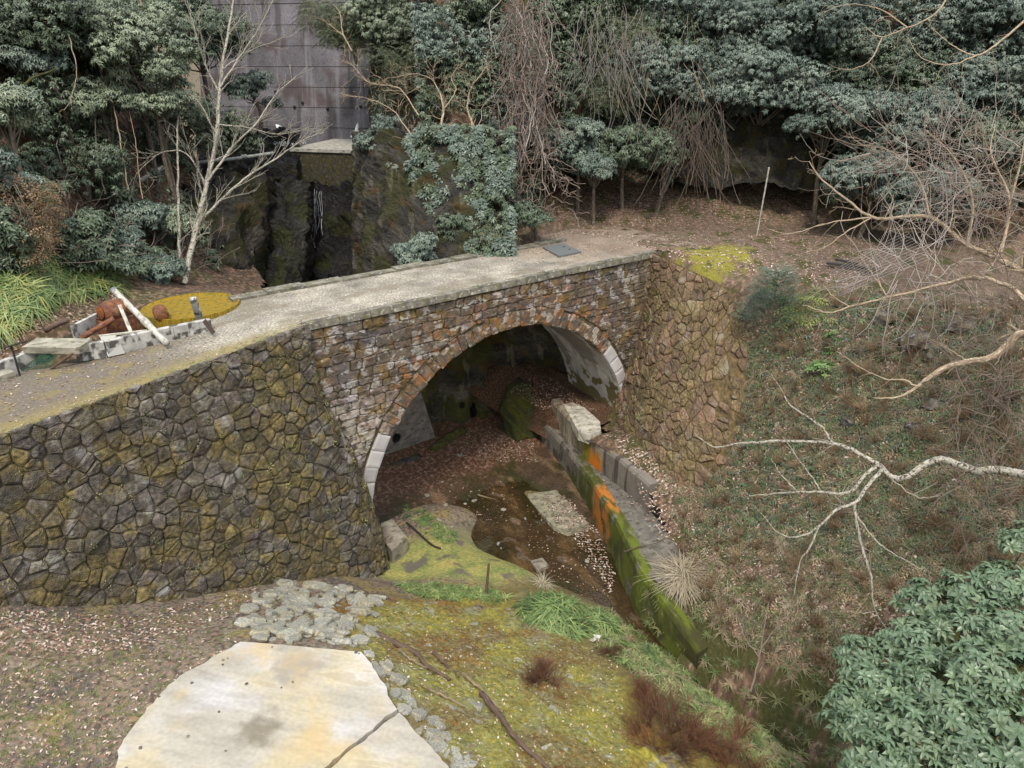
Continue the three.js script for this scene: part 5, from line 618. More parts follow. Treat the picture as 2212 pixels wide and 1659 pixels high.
// a short spray: leaves alternating along a twig
function spray(R, n, len, leaf, wid) { const S = new Shape(); for (let k = 0; k < n; k++) { const t = k / (n - 1), p = V(t * len, 0.04 * Math.sin(t * 2), 0), s = k % 2 ? 1 : -1; addLeaf(S, p, V(0.5, rr(R, -0.35, 0.1), s * rr(R, 0.6, 1)), UP, leaf * rr(R, 0.75, 1.1), wid, 0.15, 0.35); } addLeaf(S, V(len, 0, 0), V(1, -0.2, 0), UP, leaf, wid); return S.geo('flat'); }
function blade(S, R, o, a, len, rise, wid, seg = 4) { const d = V(Math.cos(a), 0, Math.sin(a)), s = V(-d.z, 0, d.x); let last = null; for (let k = 0; k <= seg; k++) { const t = k / seg, p = o.clone().addScaledVector(d, len * t * (0.35 + 0.65 * t)).add(V(0, len * (rise * t - (rise * 0.85) * t * t * 1.1), 0)), w = wid * (1 - t * t) * 0.5 + 0.0008, i = [S.pv(p.clone().addScaledVector(s, w), 0, t), S.pv(p.clone().addScaledVector(s, -w), 1, t)]; if (last) S.quad(last[0], i[0], i[1], last[1]); last = i; } }
function tuft(R, n, len, rise, wid, spread = 0.05, seg = 3) { const S = new Shape(); for (let k = 0; k < n; k++) blade(S, R, V(rr(R, -spread, spread), 0, rr(R, -spread, spread)), R() * 6.283, len * rr(R, 0.55, 1.1), rise * rr(R, 0.7, 1.3), wid, seg); return S.geo('flat'); }
const GR = rng(200);
const W_far = [0, 1, 2].map(() => whorl(GR, 7, 0.15, 0.066, 0.15, 0.45)), W_near = [0, 1, 2].map(() => whorl(GR, 7, 0.16, 0.062, 0.3, 0.28, true)), SPR = [0, 1].map(() => spray(GR, 9, 0.32, 0.1, 0.035)), FERN = spray(GR, 17, 0.34, 0.06, 0.012);
const M_leaf = new THREE.MeshPhysicalMaterial({ color: rgb(1, 1, 1), roughness: 0.4, specularIntensity: 1, ior: 1.55 }), M_soft = new THREE.MeshPhysicalMaterial({ color: rgb(1, 1, 1), roughness: 0.75, transmission: 0.3, thickness: 0 }), M_grass = new THREE.MeshPhysicalMaterial({ color: rgb(1, 1, 1), roughness: 0.6, transmission: 0.25, thickness: 0 });
const tone = (R, list, v = 0.2) => { const c = list[Math.floor(R() * list.length)], k = rr(R, 1 - v, 1 + v); return rgb(c[0] * k, c[1] * k, c[2] * k); };
const GREEN = { blue: [[0.12, 0.16, 0.125], [0.155, 0.195, 0.15], [0.09, 0.125, 0.095]], dark: [[0.075, 0.105, 0.06], [0.095, 0.13, 0.07], [0.06, 0.085, 0.05]], pale: [[0.18, 0.22, 0.14], [0.22, 0.26, 0.17], [0.14, 0.18, 0.11]], olive: [[0.085, 0.105, 0.045], [0.07, 0.09, 0.04], [0.11, 0.12, 0.05]], fresh: [[0.1, 0.19, 0.045], [0.13, 0.22, 0.06]] };
const T_bark = tile(256, 8, (x, y, p, c) => { put(c, [104, 92, 80]); gain(c, 1 + 0.5 * fb2(x * 2, y, 4, 0)); blend(c, [150, 146, 136], smooth(0.1, 0.35, fb2(x, y, 4, p)) * 0.7); blend(c, [80, 84, 40], smooth(0.15, 0.35, fb2(x + 3, y * 0.5, 4, 0)) * 0.6); });
const M_bark = mat({ map: T_bark, bumpMap: T_grain, bumpScale: 0.015 }), M_twig = mat({ color: rgb(0.2, 0.155, 0.125) }), M_pale = mat({ map: T_bark, color: rgb(2.6, 2.5, 2.3), roughness: 0.8 }), M_pink = mat({ color: rgb(0.26, 0.2, 0.165) }), M_grey = mat({ color: rgb(0.32, 0.28, 0.25) });

// crown: clumps of leaf rosettes in flat layers, each clump on its own limb
function crown(t, R, c, rx, ry, rz, { clumps, per, geos = W_far, pal, size = 1, leafMat = M_leaf, flat = 0.5, cr = 0.55 }) {
  const lists = geos.map(() => [[], []]), tops = [];
  for (let k = 0; k < clumps; k++) {
    const a = R() * 6.283, v = rr(R, -0.75, 1), h = Math.sqrt(1 - v * v * 0.9), q = rr(R, 0.45, 1), p = V(c.x + rx * q * h * Math.cos(a), c.y + ry * q * v, c.z + rz * q * h * Math.sin(a)), r = cr * rr(R, 0.6, 1.3), kind = tone(R, pal, 0.12); tops.push(p);
    for (let i = 0; i < per; i++) { const d = V(rr(R, -1, 1), rr(R, -0.35, 1), rr(R, -1, 1)).normalize(), o = p.clone().add(V(d.x * r, d.y * r * flat, d.z * r).multiplyScalar(rr(R, 0.55, 1.05))), n = d.clone().multiplyScalar(0.7).add(V(0, 0.75, 0)).normalize(), g = Math.floor(R() * geos.length), kk = rr(R, 0.8, 1.2); lists[g][0].push(place(o, lean(n, R() * 6.28), size * rr(R, 0.75, 1.2))); lists[g][1].push(rgb(kind.r * kk, kind.g * kk, kind.b * kk)); }
  }
  lists.forEach((l, g) => { if (l[0].length) copies('leaves', geos[g], leafMat, l[0], t, l[1]); }); return tops;
}
function evergreen(name, label, cat, c, rx, ry, ground, o, group) {
  const t = thing(name, label, cat, V(0, 0, 0), group), R = rng(Math.round(c.x * 131 + c.y * 977 + c.z * 53) + 5000), tops = crown(t, R, c, rx, ry, o.rz || rx, { cr: 0.55 * Math.max(0.6, Math.min(1.25, rx / 1.2)), ...o });
  const gy = ground(c.x, c.z), S = new Shape(), base = V(c.x + 0.15, Math.min(gy, c.y - ry) - 0.1, c.z - 0.1), r = o.trunk || 0.05 + 0.03 * rx, mid = base.clone().lerp(c, 0.55).add(V(rr(R, -0.15, 0.15), 0, rr(R, -0.15, 0.15))); S.tube(curve([base, mid, c], 10), [r, r * 0.95, r * 0.9, r * 0.85, r * 0.8, r * 0.75, r * 0.7, r * 0.6, r * 0.55, r * 0.5, r * 0.4], 7);
  S.mesh('trunk', M_bark, t); const L = new Shape(); for (const p of tops) { const s = mid.clone().lerp(c, R()); L.tube([s, s.clone().lerp(p, 0.5).add(V(0, -0.12, 0)), p], [r * 0.32, r * 0.22, r * 0.1], 4, false); } L.mesh('limbs', M_bark, t); return t;
}
const hillY = (x, z) => x < 1.6 || (z < -8 && x < 6) ? leftHill(x, z) : rightBank(x, z);
const E = (label, [u, v, t], rx, ry, o, group) => evergreen('evergreen_tree', label, 'tree', atD(u, v, t), rx, ry, hillY, { clumps: Math.round(14 + 16 * rx * ry), per: 92, flat: 0.65, size: 0.72, geos: o && o.pal === GREEN.olive ? SPR : W_far, ...o }, group);
const B = GREEN;
// hillside on the left
E('tall evergreen with drooping pale leaf clusters, upper left of the birch', [262, 62, 19.5], 1.35, 0.8, { pal: B.pale, clumps: 20, flat: 0.7 }); E('pale drooping evergreen branch layer right of the tall pale tree', [318, 135, 19.3], 1.1, 0.55, { pal: B.pale, clumps: 13, flat: 0.7 });
E('dark evergreen filling the top left corner', [50, 50, 18], 1.5, 1.1, { pal: B.dark }); E('dark evergreen between the corner tree and the pale tree', [150, 60, 20.5], 1.6, 1.2, { pal: B.dark }); E('greyish evergreen tuft hanging over the left slope', [95, 130, 17.6], 0.75, 0.45, { pal: B.blue, clumps: 8 });
E('low evergreen layer left of the birch trunk', [215, 225, 19], 0.95, 0.42, { pal: B.pale, clumps: 11, flat: 0.7 }); E('evergreen layer reaching to the birch trunk', [335, 212, 19.8], 1.0, 0.5, { pal: B.pale, clumps: 12, flat: 0.7 }); E('evergreen at the left edge with pale drooping leaves', [14, 235, 15.3], 0.6, 0.6, { pal: B.pale, clumps: 10 }); E('dark evergreen in the shade of the left hillside', [110, 250, 18.4], 1.3, 0.9, { pal: B.dark, per: 34 }); E('shaded evergreen above the leaf slope on the left', [160, 360, 18.2], 1.3, 0.8, { pal: B.dark, per: 30 }); E('dark evergreen behind the birch crown', [420, 70, 25], 1.7, 1.4, { pal: B.dark }); E('evergreen bush growing on the left end of the dam', [545, 205, 26.5], 0.95, 0.7, { pal: B.blue, clumps: 11 }); E('shaded evergreen behind the birch trunk', [390, 270, 23], 1.3, 1.0, { pal: B.dark, per: 34 }); E('small dark tree above the grey pipe', [500, 300, 26], 0.9, 0.8, { pal: B.dark, per: 34 });
E('glossy evergreen bush low at the left beside the brown shrub', [180, 505, 16.6], 0.75, 0.42, { pal: B.dark, clumps: 10, geos: W_near, size: 0.8 }); E('bluish evergreen bush at the foot of the birch', [345, 588, 18.3], 0.62, 0.4, { pal: B.blue, clumps: 10 }); E('drooping evergreen shrub left of the birch foot', [290, 470, 18.8], 0.75, 0.45, { pal: B.blue, clumps: 9, flat: 0.8 }); E('small pale evergreen shrub touching the birch trunk', [388, 470, 19.6], 0.38, 0.42, { pal: B.pale, clumps: 5 }); E('low evergreen shrub under the drooping shrub', [255, 540, 17.6], 0.7, 0.35, { pal: B.blue, clumps: 8 }); E('evergreen at the left edge above the grass', [8, 390, 14.6], 0.5, 0.5, { pal: B.blue, clumps: 7 });
// above and right of the waterfall
E('evergreen tree overhanging the right end of the dam top', [760, 60, 27.5], 1.7, 1.2, { pal: B.olive }); E('pale evergreen right of the dam top', [860, 45, 26.5], 1.8, 1.1, { pal: B.pale }); E('dark evergreen between the pale tree and the vines', [1000, 60, 25.5], 1.6, 1.5, { pal: B.dark }); E('evergreen behind the pale twisted branches', [900, 170, 25], 1.7, 1.1, { pal: B.olive, per: 38 }); E('deep green evergreen left of the hanging vines', [1020, 190, 24], 1.1, 1.2, { pal: B.dark });
E('bluish bush crowning the sunlit cliff', [850, 300, 22.6], 0.95, 0.6, { pal: B.blue, clumps: 14, per: 56 }); E('bluish bush hanging down the right side of the cliff', [905, 385, 21.6], 1.0, 0.75, { pal: B.blue, clumps: 16, per: 56 }); E('bluish bush low on the cliff right of the slot', [945, 460, 20.6], 0.75, 0.55, { pal: B.blue, clumps: 12, per: 56 }); E('small round bush at the far edge of the bridge road', [905, 545, 19.2], 0.42, 0.38, { pal: B.blue, clumps: 8, per: 60 }); E('bush under the pale twisted branches', [1000, 340, 22.4], 0.9, 0.8, { pal: B.dark, clumps: 12 }); for (const [lab, at, rx, ry, pal] of [['bluish bush in the middle of the cliff right of the slot', [990, 410, 21], 0.8, 0.6, 'blue'], ['dark bush under the hanging vines on the cliff', [1070, 380, 21.2], 0.8, 0.6, 'dark'], ['low bush between the road and the cliff bushes', [985, 500, 19.9], 0.6, 0.4, 'dark'], ['small bush at the road edge below the hanging vines', [1070, 510, 19.9], 0.5, 0.32, 'olive'], ['leafy bush right of the sunlit cliff top', [960, 310, 22], 0.8, 0.6, 'blue']]) E(lab, at, rx, ry, { pal: B[pal], clumps: 12, per: 56 }); E('small evergreen shrub on the slope below the hanging vines', [1040, 450, 20.6], 0.6, 0.4, { pal: B.dark, clumps: 8 }); E('dark shrub at the foot of the hanging vines', [1150, 470, 20.6], 0.45, 0.4, { pal: B.dark, clumps: 6 });
// slope behind the right end of the bridge
for (const [label, at, rx, ry, pal] of [['evergreen right of the vines at the top edge', [1240, 50, 25], 1.5, 1.2, 'dark'], ['evergreen laced with bare twigs near the top centre', [1330, 110, 24.6], 1.4, 1.1, 'olive'], ['bluish evergreen at the top right of centre', [1460, 55, 25], 1.7, 1.2, 'blue'], ['bluish evergreen above the brown rock gap', [1430, 175, 23.6], 1.4, 1.0, 'blue'], ['pale evergreen layer below the top centre trees', [1340, 215, 23.6], 1.1, 0.7, 'olive'], ['low bluish bush over the leaf slope right of the vines', [1250, 318, 22.5], 0.9, 0.8, 'blue'], ['lowest bush hanging over the leaf slope', [1285, 362, 22.1], 0.65, 0.5, 'blue'], ['dark bush in the middle of the leaf slope edge', [1350, 325, 22.6], 0.95, 0.75, 'dark'], ['bushy evergreen beside the hanging dry leaves', [1425, 330, 22.5], 0.9, 0.8, 'dark'], ['large bluish evergreen at the top right', [1580, 90, 24.4], 1.9, 1.3, 'blue'], ['broad bluish evergreen over the white pole', [1660, 185, 22.9], 1.6, 0.9, 'blue'], ['bluish evergreen spray above the rocks by the pole', [1560, 215, 23.2], 1.1, 0.6, 'blue'], ['evergreen behind the curved bare branches top right', [1790, 70, 24], 1.8, 1.3, 'blue'], ['dark gap tree under the curved bare branches', [1900, 160, 23.4], 1.7, 1.1, 'dark'], ['bluish evergreen right of the pole below the dark gap', [1800, 250, 21.6], 1.2, 0.8, 'blue'], ['wide evergreen above the bare vine tangle', [1950, 270, 21.4], 1.7, 1.0, 'blue'], ['evergreen behind the left part of the vine tangle', [1880, 390, 20.4], 1.1, 0.7, 'blue'], ['evergreen in the top right corner', [2120, 60, 23.4], 1.8, 1.3, 'blue'], ['evergreen at the right edge below the corner', [2160, 190, 22], 1.6, 1.0, 'blue'], ['evergreen at the right edge behind the vine tangle', [2140, 320, 20.6], 1.5, 1.0, 'dark'], ['evergreen low behind the middle of the vine tangle', [2020, 420, 19.8], 1.2, 0.7, 'blue'], ['dark evergreen at the top between two bluish crowns', [1690, 40, 25.4], 1.6, 1.2, 'dark'], ['shaded evergreen above the dry brown hanging leaves', [1500, 260, 24], 1.1, 0.8, 'dark']]) E(label, at, rx, ry, { pal: B[pal] });
{ // undergrowth and farther crowns that close the wood behind the trees
  const R = rng(300), m = [[], []], c = [[], []], add = (p, s, pal) => { const g = Math.floor(R() * 2); m[g].push(place(p, lean(V(rr(R, -0.7, 0.7), 0.9, rr(R, -0.3, 0.9)).normalize(), R() * 6.28), s * rr(R, 0.8, 1.3))); c[g].push(tone(R, pal, 0.25)); };
  const bare = (x, z) => x < 1.5 && z < 0.9 ? leftHill0(x, z) : x > 4.4 && (x - CAM.x) * 0.871 + (z - CAM.z) * 0.491 > (z > -5 ? -1.6 : 0.3) ? rightBank0(x, z) : -9, low = u => u < 480 ? 585 : u > 806 && u < 890 ? 280 : u < 880 ? -99 : u < 1170 ? 470 : u < 1450 ? 385 : u < 1770 ? lerp(345, 320, (u - 1450) / 320) : 440;
  for (let k = 0; k < 105000; k++) { const u = rr(R, -120, 2330), v = rr(R, -90, 590); if (v > low(u) + 30 * n2(u * 0.03, 7)) continue; const d = sight(u, v); let t = 12, hit = null; for (; t < 48; t += 0.25) { const p = CAM.clone().addScaledVector(d, t); if (p.y < bare(p.x, p.z)) { hit = p; break; } } if (!hit) { if (u > 806 && u < 1000) hit = CAM.clone().addScaledVector(d, lerp(28.5, 25.5, (u - 806) / 194)); else if (v < 60 && (u < 480 || u > 800)) hit = CAM.clone().addScaledVector(d, 34 + 4 * R()); else continue; } const q = hit.addScaledVector(d, -rr(R, 0.05, 1.6)); if (n3(q.x * 0.8, q.y * 0.8, q.z * 0.8) + (u < 480 ? -0.06 - 0.22 * smooth(250, 420, v) : 0) < -0.1) continue; add(q, 0.85, u < 480 ? B.dark : n3(q.x * 0.4, q.y * 0.4, 5) > 0 ? B.dark : B.blue); }
  { // creepers and small leaves over the cliff right of the slot
    const m2 = [], c2 = []; for (let k = 0; k < 7000; k++) { const u = rr(R, 862, 1110), v = rr(R, 275, 575); if (u < 880 + 40 * n2(v * 0.02, 3) || fb2(u * 0.02, v * 0.02, 3) < -0.12) continue; m2.push(place(atD(u, v, lerp(20.9, 19.6, (v - 285) / 365) - 0.0016 * (u - 880) + rr(R, -0.35, 0.25)), lean(V(rr(R, -0.8, 0.4), rr(R, 0.3, 1), rr(R, 0, 1)).normalize(), R() * 6), rr(R, 0.6, 1.1))); c2.push(tone(R, n2(u * 0.02, v * 0.02) > 0 ? B.blue : B.dark, 0.25)); } const o2 = copies('cliff_creepers', W_far[2], M_leaf, m2, scene, c2); o2.userData.label = 'bluish green leaves covering the cliff right of the slot'; o2.userData.category = 'creepers'; }
  copies('forest_undergrowth', W_far[0], M_leaf, m[0], scene, c[0]); stuff(scene.children.at(-1), 'dark evergreen undergrowth closing the wood on the slopes'); scene.children.at(-1).userData.category = 'undergrowth';
  copies('forest_undergrowth', W_far[1], M_leaf, m[1], scene, c[1]); stuff(scene.children.at(-1), 'dark evergreen undergrowth deeper in the wood'); scene.children.at(-1).userData.category = 'undergrowth';
}
const march0 = (u, v) => { const d = sight(u, v); for (let t = 12; t < 40; t += 0.15) { const p = CAM.clone().addScaledVector(d, t); if (p.x < 1.6 && p.y < leftHill0(p.x, p.z)) return p; } return null; };
// ---------------------------------------------------------------- bare trees and vines
function twigs(S, R, pts, r0, r1, depth, { every = 0.25, len = 0.7, spread = 0.9, up = 0.25, wig = 0.12, sides = 5, from = 0.15 }) {
  S.tube(pts, pts.map((_, k) => lerp(r0, r1, k / (pts.length - 1))), Math.max(3, sides), false); if (depth <= 0) return;
  let run = 0; for (let k = 1; k < pts.length; k++) { const seg = pts[k].distanceTo(pts[k - 1]); run += seg; const f = k / (pts.length - 1); if (f < from) continue; while (run > every) { run -= every * rr(R, 0.7, 1.3); const T = pts[k].clone().sub(pts[k - 1]).normalize(), d = T.clone().multiplyScalar(0.9).add(V(rr(R, -spread, spread), rr(R, -spread, spread) * 0.8 + up, rr(R, -spread, spread))).normalize(), L = len * rr(R, 0.5, 1.2) * (1 - 0.45 * f), q = [], o = pts[k].clone(); const n = 5; for (let i = 0; i <= n; i++) { q.push(o.clone()); d.add(V(rr(R, -wig, wig) * 2, rr(R, -wig, wig) * 2 + up * 0.12, rr(R, -wig, wig) * 2)).normalize(); o.addScaledVector(d, L / n); } const rr0 = Math.max(0.0065, lerp(r0, r1, f) * 0.42); twigs(S, R, q, rr0, Math.max(0.004, rr0 * 0.45), depth - 1, { every: every * 0.7, len: len * 0.55, spread, up, wig, sides: 3, from: 0.1 }); } }
}
const path = (a, n = 6) => curve(a.map(p => atD(...p)), a.length * n).map((p, k) => p.add(V(0.025 * n2(k * 0.5, p.x), 0.025 * n2(k * 0.5, p.y + 5), 0)));
function bareTree(name, label, limbs, m, seed, opt, cat = 'tree') { const t = thing(name, label, cat), R = rng(seed); limbs.forEach(([a, r0, r1, d], k) => { const S = new Shape(); twigs(S, R, path(a), r0, r1, d ?? 2, { ...opt, sides: r0 > 0.03 ? 7 : 5 }); S.mesh(k === 0 ? 'trunk' : 'branch', m, t); }); return t; }
const T_birch = tile(256, 8, (x, y, p, c) => { put(c, [172, 166, 154]); gain(c, 1 + 0.3 * fb2(x, y, 4, p)); blend(c, [60, 52, 46], smooth(0.12, 0.26, fb2(x * 0.6 + 1, y * 3, 4, 0)) * 0.9); blend(c, [92, 92, 44], smooth(0.12, 0.35, fb2(x + 5, y * 0.7, 4, 0)) * 0.6); }), M_birch = mat({ map: T_birch, roughness: 0.85 });
bareTree('bare_birch', 'spotted pale birch leaning over the waterfall pool', [
  [[[398, 612, 18.6], [412, 545, 18.7], [430, 470, 18.9], [446, 400, 19], [462, 330, 19.2], [470, 270, 19.3], [474, 200, 19.5], [486, 110, 19.8], [500, 30, 20], [508, -40, 20]], 0.085, 0.022, 2],
  [[[430, 480, 18.9], [470, 440, 18.9], [530, 385, 19], [600, 340, 19.1], [660, 300, 19.2], [700, 285, 19.3]], 0.042, 0.008, 2], [[[450, 390, 19], [500, 320, 19.2], [550, 270, 19.3], [600, 200, 19.6], [640, 165, 19.8]], 0.036, 0.008, 2], [[[472, 270, 19.3], [530, 275, 19.4], [600, 290, 19.5], [655, 280, 19.6]], 0.022, 0.005, 2], [[[474, 190, 19.5], [520, 120, 19.7], [560, 60, 19.9], [590, 0, 20.1]], 0.03, 0.008, 2], [[[473, 200, 19.5], [440, 130, 19.7], [420, 60, 19.9], [405, 0, 20]], 0.028, 0.008, 2], [[[446, 400, 19], [400, 330, 19], [350, 330, 18.9], [300, 370, 18.8], [280, 400, 18.8]], 0.024, 0.005, 2], [[[468, 290, 19.3], [420, 210, 19.5], [380, 195, 19.6]], 0.02, 0.005, 1], [[[480, 150, 19.6], [540, 110, 19.8], [620, 80, 20]], 0.02, 0.005, 2]], M_birch, 401, { every: 0.22, len: 1.0, spread: 0.7, up: 0.22 });
bareTree('slim_bare_tree', 'slim spotted sapling standing left of the birch', [[[[388, 590, 18.9], [387, 500, 19], [385, 420, 19.2], [383, 330, 19.5], [384, 250, 19.8]], 0.045, 0.018, 2]], M_birch, 402, { every: 0.4, len: 0.6, spread: 0.8, up: 0.1 });
for (const [label, a, r] of [['pale dead stem rising from the shrubs far left of the birch', [[278, 420, 18.4], [268, 350, 18.6], [255, 280, 18.8], [240, 210, 19], [220, 160, 19.2], [195, 90, 19.4], [186, 70, 19.5]], 0.022], ['thin crooked stem beside the pale dead stem', [[308, 430, 18.6], [300, 370, 18.8], [292, 300, 19], [270, 200, 19.2]], 0.014], ['hanging crooked branch above the dark left slope', [[150, 80, 17.5], [165, 150, 17.4], [158, 200, 17.4], [142, 235, 17.3], [128, 240, 17.2]], 0.013], ['dark leaning stem at the lower left of the birch', [[228, 420, 17.8], [215, 360, 18], [208, 300, 18.2], [205, 220, 18.5]], 0.02]]) bareTree('dead_sapling', label, [[a, r, r * 0.5, 1]], label.startsWith('dark') ? M_bark : M_pale, 410 + a[0][0], { every: 0.7, len: 0.4, spread: 0.9, up: 0 }, 'stem');
bareTree('mossy_branch', 'moss covered branch crossing the left edge', [[[[-20, 205, 15.5], [40, 190, 16], [80, 165, 16.4], [120, 150, 16.8]], 0.05, 0.02, 1]], M_mossy, 418, { every: 0.6, len: 0.7, spread: 0.7, up: 0.3 }, 'branch');
bareTree('twisted_bare_tree', 'pale twisted bare tree leaning out from the cliff bushes', [
  [[[1046, 395, 20.8], [1015, 370, 20.8], [975, 335, 20.9], [952, 295, 21], [958, 235, 21.1], [950, 200, 21.2]], 0.07, 0.024, 2], [[[952, 292, 21], [930, 300, 20.8], [905, 306, 20.7], [880, 280, 20.7], [850, 240, 20.8], [800, 215, 21], [740, 205, 21.2]], 0.03, 0.006, 2], [[[1018, 262, 21], [1010, 230, 21.1], [1018, 190, 21.2], [1040, 160, 21.3], [1062, 130, 21.4]], 0.03, 0.008, 2], [[[975, 335, 20.9], [1010, 330, 20.9], [1020, 275, 21], [1018, 255, 21]], 0.034, 0.028, 1], [[[955, 240, 21.1], [985, 195, 21.2], [975, 170, 21.3], [990, 140, 21.4]], 0.022, 0.006, 2], [[[1018, 262, 21], [1040, 290, 20.9], [1085, 290, 20.8]], 0.018, 0.006, 1], [[[905, 250, 20.9], [860, 190, 21.1], [800, 180, 21.3], [760, 140, 21.5], [740, 130, 21.6]], 0.022, 0.006, 2], [[[950, 200, 21.2], [930, 170, 21.3], [890, 160, 21.4], [840, 170, 21.5]], 0.018, 0.006, 2]], M_pale, 420, { every: 0.16, len: 0.8, spread: 1.0, up: 0.12, wig: 0.22 });
bareTree('bare_shrub', 'pale bare branches over the top right corner of the dam', [[[[760, 110, 25], [740, 70, 25], [735, 30, 25], [720, 10, 25]], 0.03, 0.01, 2], [[[745, 80, 25], [720, 60, 25], [695, 40, 25]], 0.02, 0.006, 2]], M_pale, 421, { every: 0.3, len: 0.7, spread: 0.9, up: 0.1 }, 'shrub');
{ // curtain of dry vines
  const R = rng(430), t = thing('hanging_vines', 'curtain of dry brown vines hanging down the slope in the centre', 'vines');
  for (let b = 0; b < 4; b++) { const S = new Shape(); for (let k = 0; k < 46; k++) { const u = 1135 + rr(R, -46, 46) + 20 * n2(k, b), v = rr(R, -30, 300), L = rr(R, 70, 190), tt = rr(R, 20.8, 22.2), P = []; let x = u, dx = 0; for (let i = 0; i <= 10; i++) { dx = dx * 0.7 + rr(R, -6, 6); x += dx; P.push(atD(x, v + L * i / 10 + rr(R, -3, 3), tt - 0.06 * i + rr(R, -0.12, 0.12))); } S.tube(P, rr(R, 0.007, 0.018), 3, false); } S.mesh('vine', b % 2 ? M_pink : M_grey, t); }
  const S2 = new Shape(); for (let k = 0; k < 420; k++) { const v = rr(R, 20, 480), u = 1130 + rr(R, -60, 70) * (0.6 + v / 600), tt = rr(R, 20.4, 21.6), P = []; let a = R() * 6.28, x = u, y = v; for (let i = 0; i <= 6; i++) { a += rr(R, -1, 1); x += 8 * Math.cos(a); y += 8 * Math.sin(a) + 2; P.push(atD(x, y, tt + rr(R, -0.15, 0.15))); } S2.tube(P, rr(R, 0.006, 0.012), 3, false); } S2.mesh('twigs', M_pink, t);
}
{ // brown scrub and twigs on the dark left slope, brown shrub at the left edge
  const R = rng(435), S = new Shape(); for (let k = 0; k < 330; k++) { const u = rr(R, 90, 470), v = rr(R, 300, 600), h = march0(u, v); if (!h) continue; let p = h.addScaledVector(sight(u, v), -rr(R, 0.1, 0.8)); const P = [p.clone()], d = V(rr(R, -1, 1), rr(R, -0.1, 1), rr(R, -1, 1)).normalize(); for (let i = 0; i < 6; i++) { d.add(V(rr(R, -0.4, 0.4), rr(R, -0.3, 0.3), rr(R, -0.4, 0.4))).normalize(); p = p.clone().addScaledVector(d, 0.16); P.push(p); } S.tube(P, rr(R, 0.006, 0.012), 3, false); } tag(S.mesh('bare_scrub', M_pink), 'brown bare scrub on the dark slope around the birch', 'scrub');
  const t = thing('brown_shrub', 'dry brown leaved shrub at the left edge above the grass', 'shrub'), L = [], C = []; for (let k = 0; k < 900; k++) { const u = rr(R, -30, 118), v = rr(R, 395, 560), c = atD(u, v, 14.6 + rr(R, -0.4, 0.7)); if (n3(c.x * 2, c.y * 2, c.z * 2) < -0.15) continue; L.push(place(c, lean(V(rr(R, -1, 1), rr(R, -0.4, 1), rr(R, -1, 1)).normalize(), R() * 6), rr(R, 0.6, 1))); C.push(tone(R, [[0.26, 0.16, 0.08], [0.34, 0.23, 0.12], [0.2, 0.12, 0.07], [0.12, 0.13, 0.06]])); } copies('leaves', SPR[0], M_soft, L, t, C); const S2 = new Shape(); for (let k = 0; k < 60; k++) { const a = atD(rr(R, -20, 110), rr(R, 520, 570), 14.8), P = [a]; for (let i = 0; i < 5; i++) P.push(P[i].clone().add(V(rr(R, -0.15, 0.15), rr(R, 0.08, 0.3), rr(R, -0.15, 0.15)))); S2.tube(P, 0.007, 3, false); } S2.mesh('twigs', M_twig, t);
}
{ // thinner vines laced over the crowns at the top
  const R = rng(431); for (const [label, u0, u1, v0, v1, n, m] of [['dry vines laced over the evergreens at the top centre', 1230, 1420, -20, 240, 90, M_grey], ['long pale vines hanging over the evergreens right of centre', 1330, 1520, 0, 300, 26, M_pale], ['brown roots and dry leaves hanging over the rocks by the pole', 1440, 1560, 180, 350, 120, M_twig]]) { const S = new Shape(); for (let k = 0; k < n; k++) { let x = rr(R, u0, u1), y = rr(R, v0, lerp(v0, v1, 0.6)), dx = rr(R, -4, 4); const P = [], tt = rr(R, 21.5, 22.8), st = rr(R, 10, 24); for (let i = 0; i <= 7; i++) { dx += rr(R, -5, 5); x += dx; y += st; P.push(atD(x, y, tt - 0.05 * i)); } S.tube(P, rr(R, 0.005, 0.012), 3, false); } tag(S.mesh('dry_vines', m), label, 'vines'); }
}
bareTree('bare_branch', 'curved bare branches reaching in at the top right', [[[[2060, -30, 20], [2020, 30, 20], [1960, 60, 20], [1900, 80, 20.1], [1870, 60, 20.2]], 0.03, 0.012, 2], [[[1905, 80, 20.1], [1880, 130, 20], [1840, 150, 20], [1800, 145, 20]], 0.024, 0.006, 2], [[[1960, 60, 20], [1900, 20, 20.2], [1830, 10, 20.3], [1770, 30, 20.4]], 0.02, 0.006, 2], [[[2230, 30, 19.4], [2160, 90, 19.6], [2110, 120, 19.7], [2060, 100, 19.8], [2010, 60, 19.9]], 0.036, 0.008, 2], [[[2110, 120, 19.7], [2050, 140, 19.7], [1990, 125, 19.8], [1960, 80, 20]], 0.022, 0.006, 2]], M_pale, 440, { every: 0.4, len: 0.7, spread: 0.8, up: -0.05, wig: 0.2 }, 'branch');
